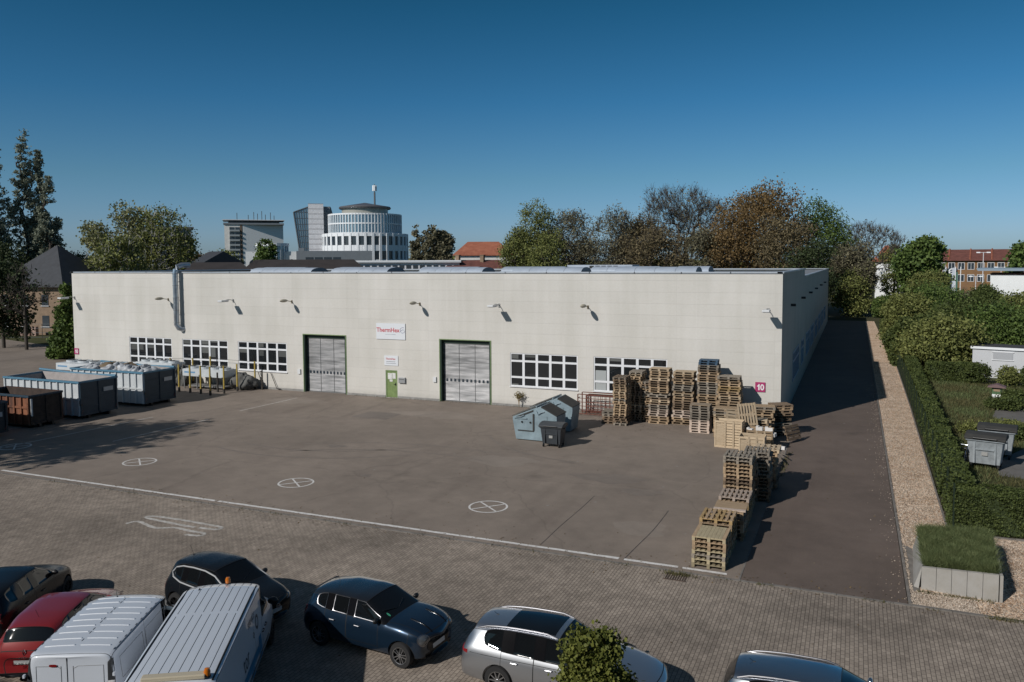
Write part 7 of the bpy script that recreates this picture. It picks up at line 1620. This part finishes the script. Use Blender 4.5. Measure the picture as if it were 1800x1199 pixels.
C_ = ((1-u)*(1-v))[:, None]*PA+(u*(1-v))[:, None]*PB+(u*v)[:, None]*PC+((1-u)*v)[:, None]*PD; C_[:, 2] -= .03
blades('grass', 'thick green grass filling the concrete planter', C_, .24, .017, 10, M_GRASS, lean=.55)
n = 60000; C_ = np.stack([rng.uniform(8.9, 22, n), rng.uniform(-10, 23, n), np.full(n, -.01)], 1)
def inpoly(P_, poly):
    x, y = P_[:, 0], P_[:, 1]; ins = np.zeros(len(P_), bool); j = len(poly)-1
    for i in range(len(poly)):
        xi, yi = poly[i]; xj, yj = poly[j]; c = ((yi > y) != (yj > y)) & (x < (xj-xi)*(y-yi)/(yj-yi+1e-12)+xi); ins ^= c; j = i
    return ins
PATHP = [(10.1, -8.2), (16, -9.5), (30, -9.5), (30, 13), (14.2, 12.6), (12.6, 10.5), (12.0, 7.6), (12.7, 4.6), (13.3, 1.2), (12.2, -1.6), (10.5, -5)]
C_ = C_[~inpoly(C_, PATHP)]
pat = np.sin(C_[:, 0]*1.3)*np.sin(C_[:, 1]*.9)+rng.normal(0, .5, len(C_)); 
blades('grass', 'rough green grass of the garden lawn', C_[pat > 0], .16, .03, 11, M_GRASS); blades('dry_grass', 'dry yellowish grass in the garden lawn', C_[pat <= 0], .2, .03, 12, M_GRASSD)
# loose stones lying on the gravel strip
def stones(name, label, n, seed, area, size):
    rg = np.random.RandomState(seed); P_ = area(rg, n); n = len(P_); base = np.array([(1, 0, 0), (0, 1, 0), (-1, 0, 0), (0, -1, 0), (0, 0, .8), (0, 0, -.8)], float); s = size*rg.uniform(.5, 1.5, (n, 1, 1))*rg.uniform(.6, 1.2, (n, 1, 3)); a = rg.uniform(0, 6.28, n)
    V = base[None]*s; V = V+rg.uniform(-.25, .25, V.shape)*s; c, s_ = np.cos(a)[:, None], np.sin(a)[:, None]; X = V[..., 0]*c-V[..., 1]*s_; Y = V[..., 0]*s_+V[..., 1]*c; V = np.stack([X, Y, V[..., 2]], -1)+P_[:, None]
    F = np.array([(0, 1, 4), (1, 2, 4), (2, 3, 4), (3, 0, 4), (1, 0, 5), (2, 1, 5), (3, 2, 5), (0, 3, 5)]); F = (F[None]+6*np.arange(n)[:, None, None]).reshape(-1, 3); o = arr_mesh(name, V.reshape(-1, 3), F, leaf_mat('stone', (.22, .16, .115), (.66, .56, .46), 1.0, (.85, .77, .67)), None); tag(o, label, 'gravel', kind='stuff')
def area_strip(rg, n):
    y = -25+rg.uniform(0, 1, n)**1.7*60; x = 5.55+rg.uniform(0, 1, n)*1.75; x += (y > 0)*.1; P_ = np.stack([x, y, rg.uniform(-.005, .012, n)], 1); ok = ~((x > 5.7) & (x < 8.3) & (y < -19.8) & (y > -23.8)); return P_[ok]
stones('loose_gravel', 'loose beige pebbles lying along the gravel strip', 26000, 31, area_strip, .026)
def area_bay(rg, n):
    x = rg.uniform(5.7, 11, n); y = rg.uniform(-25, -17.8, n); P_ = np.stack([x, y, rg.uniform(-.005, .012, n)], 1); ok = ~((x > 5.6) & (x < 8.3) & (y < -19.7) & (y > -23.9)); return P_[ok]
stones('loose_gravel', 'loose beige pebbles round the concrete planter', 12000, 32, area_bay, .026)
def area_spill(rg, n):
    y = rg.uniform(-25, 20, n); return np.stack([5.5-np.abs(rg.normal(0, .35, n)), y, np.full(n, .004)], 1)
stones('loose_gravel', 'stray pebbles spilled onto the edge of the lane', 500, 33, area_spill, .018)
# dry leaves and litter blown over the yard and pavers
rg = np.random.RandomState(77); n = 900; C7 = np.concatenate([np.stack([rg.uniform(-30, 9, n), -24.9+rg.normal(0, .5, n), np.full(n, .012)], 1), np.stack([rg.uniform(-40, 5, 500), rg.uniform(-36, -.5, 500), np.full(500, .012)], 1), np.stack([rg.uniform(-9, 1.8, 260), rg.uniform(-5, -.3, 260), np.full(260, .012)], 1)])
V, F = leaf_quads(C7, .055, rg, up=4); o = arr_mesh('dry_leaves', V, F, leaf_mat('leaf_litter', (.06, .04, .02), (.22, .16, .09), 2, (.5, .48, .44))); tag(o, 'small dry leaves and litter scattered over the yard', 'litter', kind='stuff')
# weeds in kerb joints and gravel
n = 2600; xx = np.concatenate([rng.uniform(-30, 5.5, n//2), rng.uniform(5.6, 10, n//2)]); dn = np.sin(xx*1.7)+np.sin(xx*4.1+1)+rng.normal(0, .6, n); xx = xx[dn > .7]
C_ = np.stack([xx, -25.14+rng.normal(0, .04, len(xx)), np.zeros(len(xx))], 1); e = rng.normal(0, 1, (260, 2)); C2 = np.stack([-.95+e[:, 0]*.28, -25.3+e[:, 1]*.09, np.zeros(260)], 1)
C3 = np.stack([rng.uniform(5.7, 8.2, 1500), rng.uniform(-24.9, 40, 1500), np.zeros(1500)], 1); C3 = C3[(np.sin(C3[:, 0]*5)*np.sin(C3[:, 1]*1.1)+rng.normal(0, .3, len(C3))) > .75]
C4 = np.stack([rng.uniform(-30, 0, 500), -.08+rng.normal(0, .03, 500), np.zeros(500)], 1); C5 = np.stack([1.0+rng.normal(0, .08, 260), rng.uniform(-12, -7, 260), np.zeros(260)], 1)
C6 = np.stack([rng.uniform(5.8, 7.9, 260), -23.95+rng.normal(0, .06, 260), np.zeros(260)], 1)
blades('weeds', 'small dry weeds growing in the kerb joints and gravel', np.concatenate([C_, C2, C3, C4, C5, C6]), .09, .02, 13, M_GRASSD)

# ------------------------------------------------------------------ planter
M_CONC = mat('planter_concrete', (.36, .35, .335), .8, var=1, vscale=1.3, col2=(.28, .265, .235), bump=.3)
t = thing('concrete_planter', 'raised planter of pale concrete panels filled with grass', 'planter', (0, 0, 0))
for k in range(5):
    a, c = k/5, (k+1)/5; x0, x1 = 5.93+a*1.97, 5.93+c*1.97-.012; y0, y1 = -23.62-a*.25, -23.62-c*.25; h0, h1 = .66+.13*a, .66+.13*c
    b = MB(); b.add([(x0, y0, -.05), (x1, y1, -.05), (x1, y1, h1), (x0, y0, h0), (x0, y0+.12, -.05), (x1, y1+.12, -.05), (x1, y1+.12, h1), (x0, y0+.12, h0)], [(0, 1, 2, 3), (7, 6, 5, 4), (3, 2, 6, 7), (0, 3, 7, 4), (1, 5, 6, 2)]); b.build('front_panel', M_CONC, t)
b = MB(); b.add([(5.72, -23.5, -.05), (5.98, -23.4, .66), (6.1, -19.9, .68), (5.92, -19.9, .0), (5.86, -23.62, -.05), (5.95, -23.5, .67)], [(0, 1, 2, 3), (0, 4, 5, 1)]); b.add([(5.98, -23.4, .665), (6.06, -23.4, .665), (6.18, -19.9, .685), (6.1, -19.9, .685)], [(0, 1, 2, 3)]); b.build('side_panel', M_CONC, t)
b = MB()
for k in range(6):
    x0, y0 = 7.92+.05*k, -23.86+k*.68; b.box(x0, x0+.08, y0+.004, y0+.676, -.05, .78-.008*k)
b.build('side_panel', M_CONC, t)
b = MB(); b.box(6.1, 8.2, -19.85, -19.77, -.05, .68); b.build('back_panel', M_CONC, t)
b = MB(); b.add([tuple(PA), tuple(PB+np.array([.1, 0, 0])), tuple(PC), tuple(PD)], [(0, 1, 2, 3)]); b.build('soil', M_EARTH, t)
b = MB(); b.add([(5.62, -24.9, -.002), (5.9, -24.0, -.002), (5.9, -20, -.002), (5.62, -19.5, -.002)], [(0, 1, 2, 3)]); tag(b.build('concrete_apron', M_KERB), kind='structure')

# chain-link fence in front of the long hedge, on the lane side
t = thing('wire_fence', 'dark green wire mesh fence along the hedge and gravel', 'fence', (0, 0, 0))
fx = lambda y: 7.38+.25*max(0, min(1, (y+17.4)/30)); M_FG = mat('fence_green', (.018, .028, .018), .8, spec=.1)
for k in range(20):
    y = -17.4+2.5*k; b = MB(); b.box(fx(y)-.03, fx(y)+.03, y-.02, y+.02, 0, 1.75); b.build('post', M_FG, t)
b = MB()
for i in range(19):
    y0 = -17.4+2.5*i
    for k in range(8): z = .1+.22*k; b.tube([(fx(y0), y0, z), (fx(y0+2.5), y0+2.5, z)], .004, 3)
    for k in range(6): y = y0+2.5*k/6; b.tube([(fx(y), y, .08), (fx(y), y, 1.7)], .004, 3)
b.build('mesh', M_FG, t)
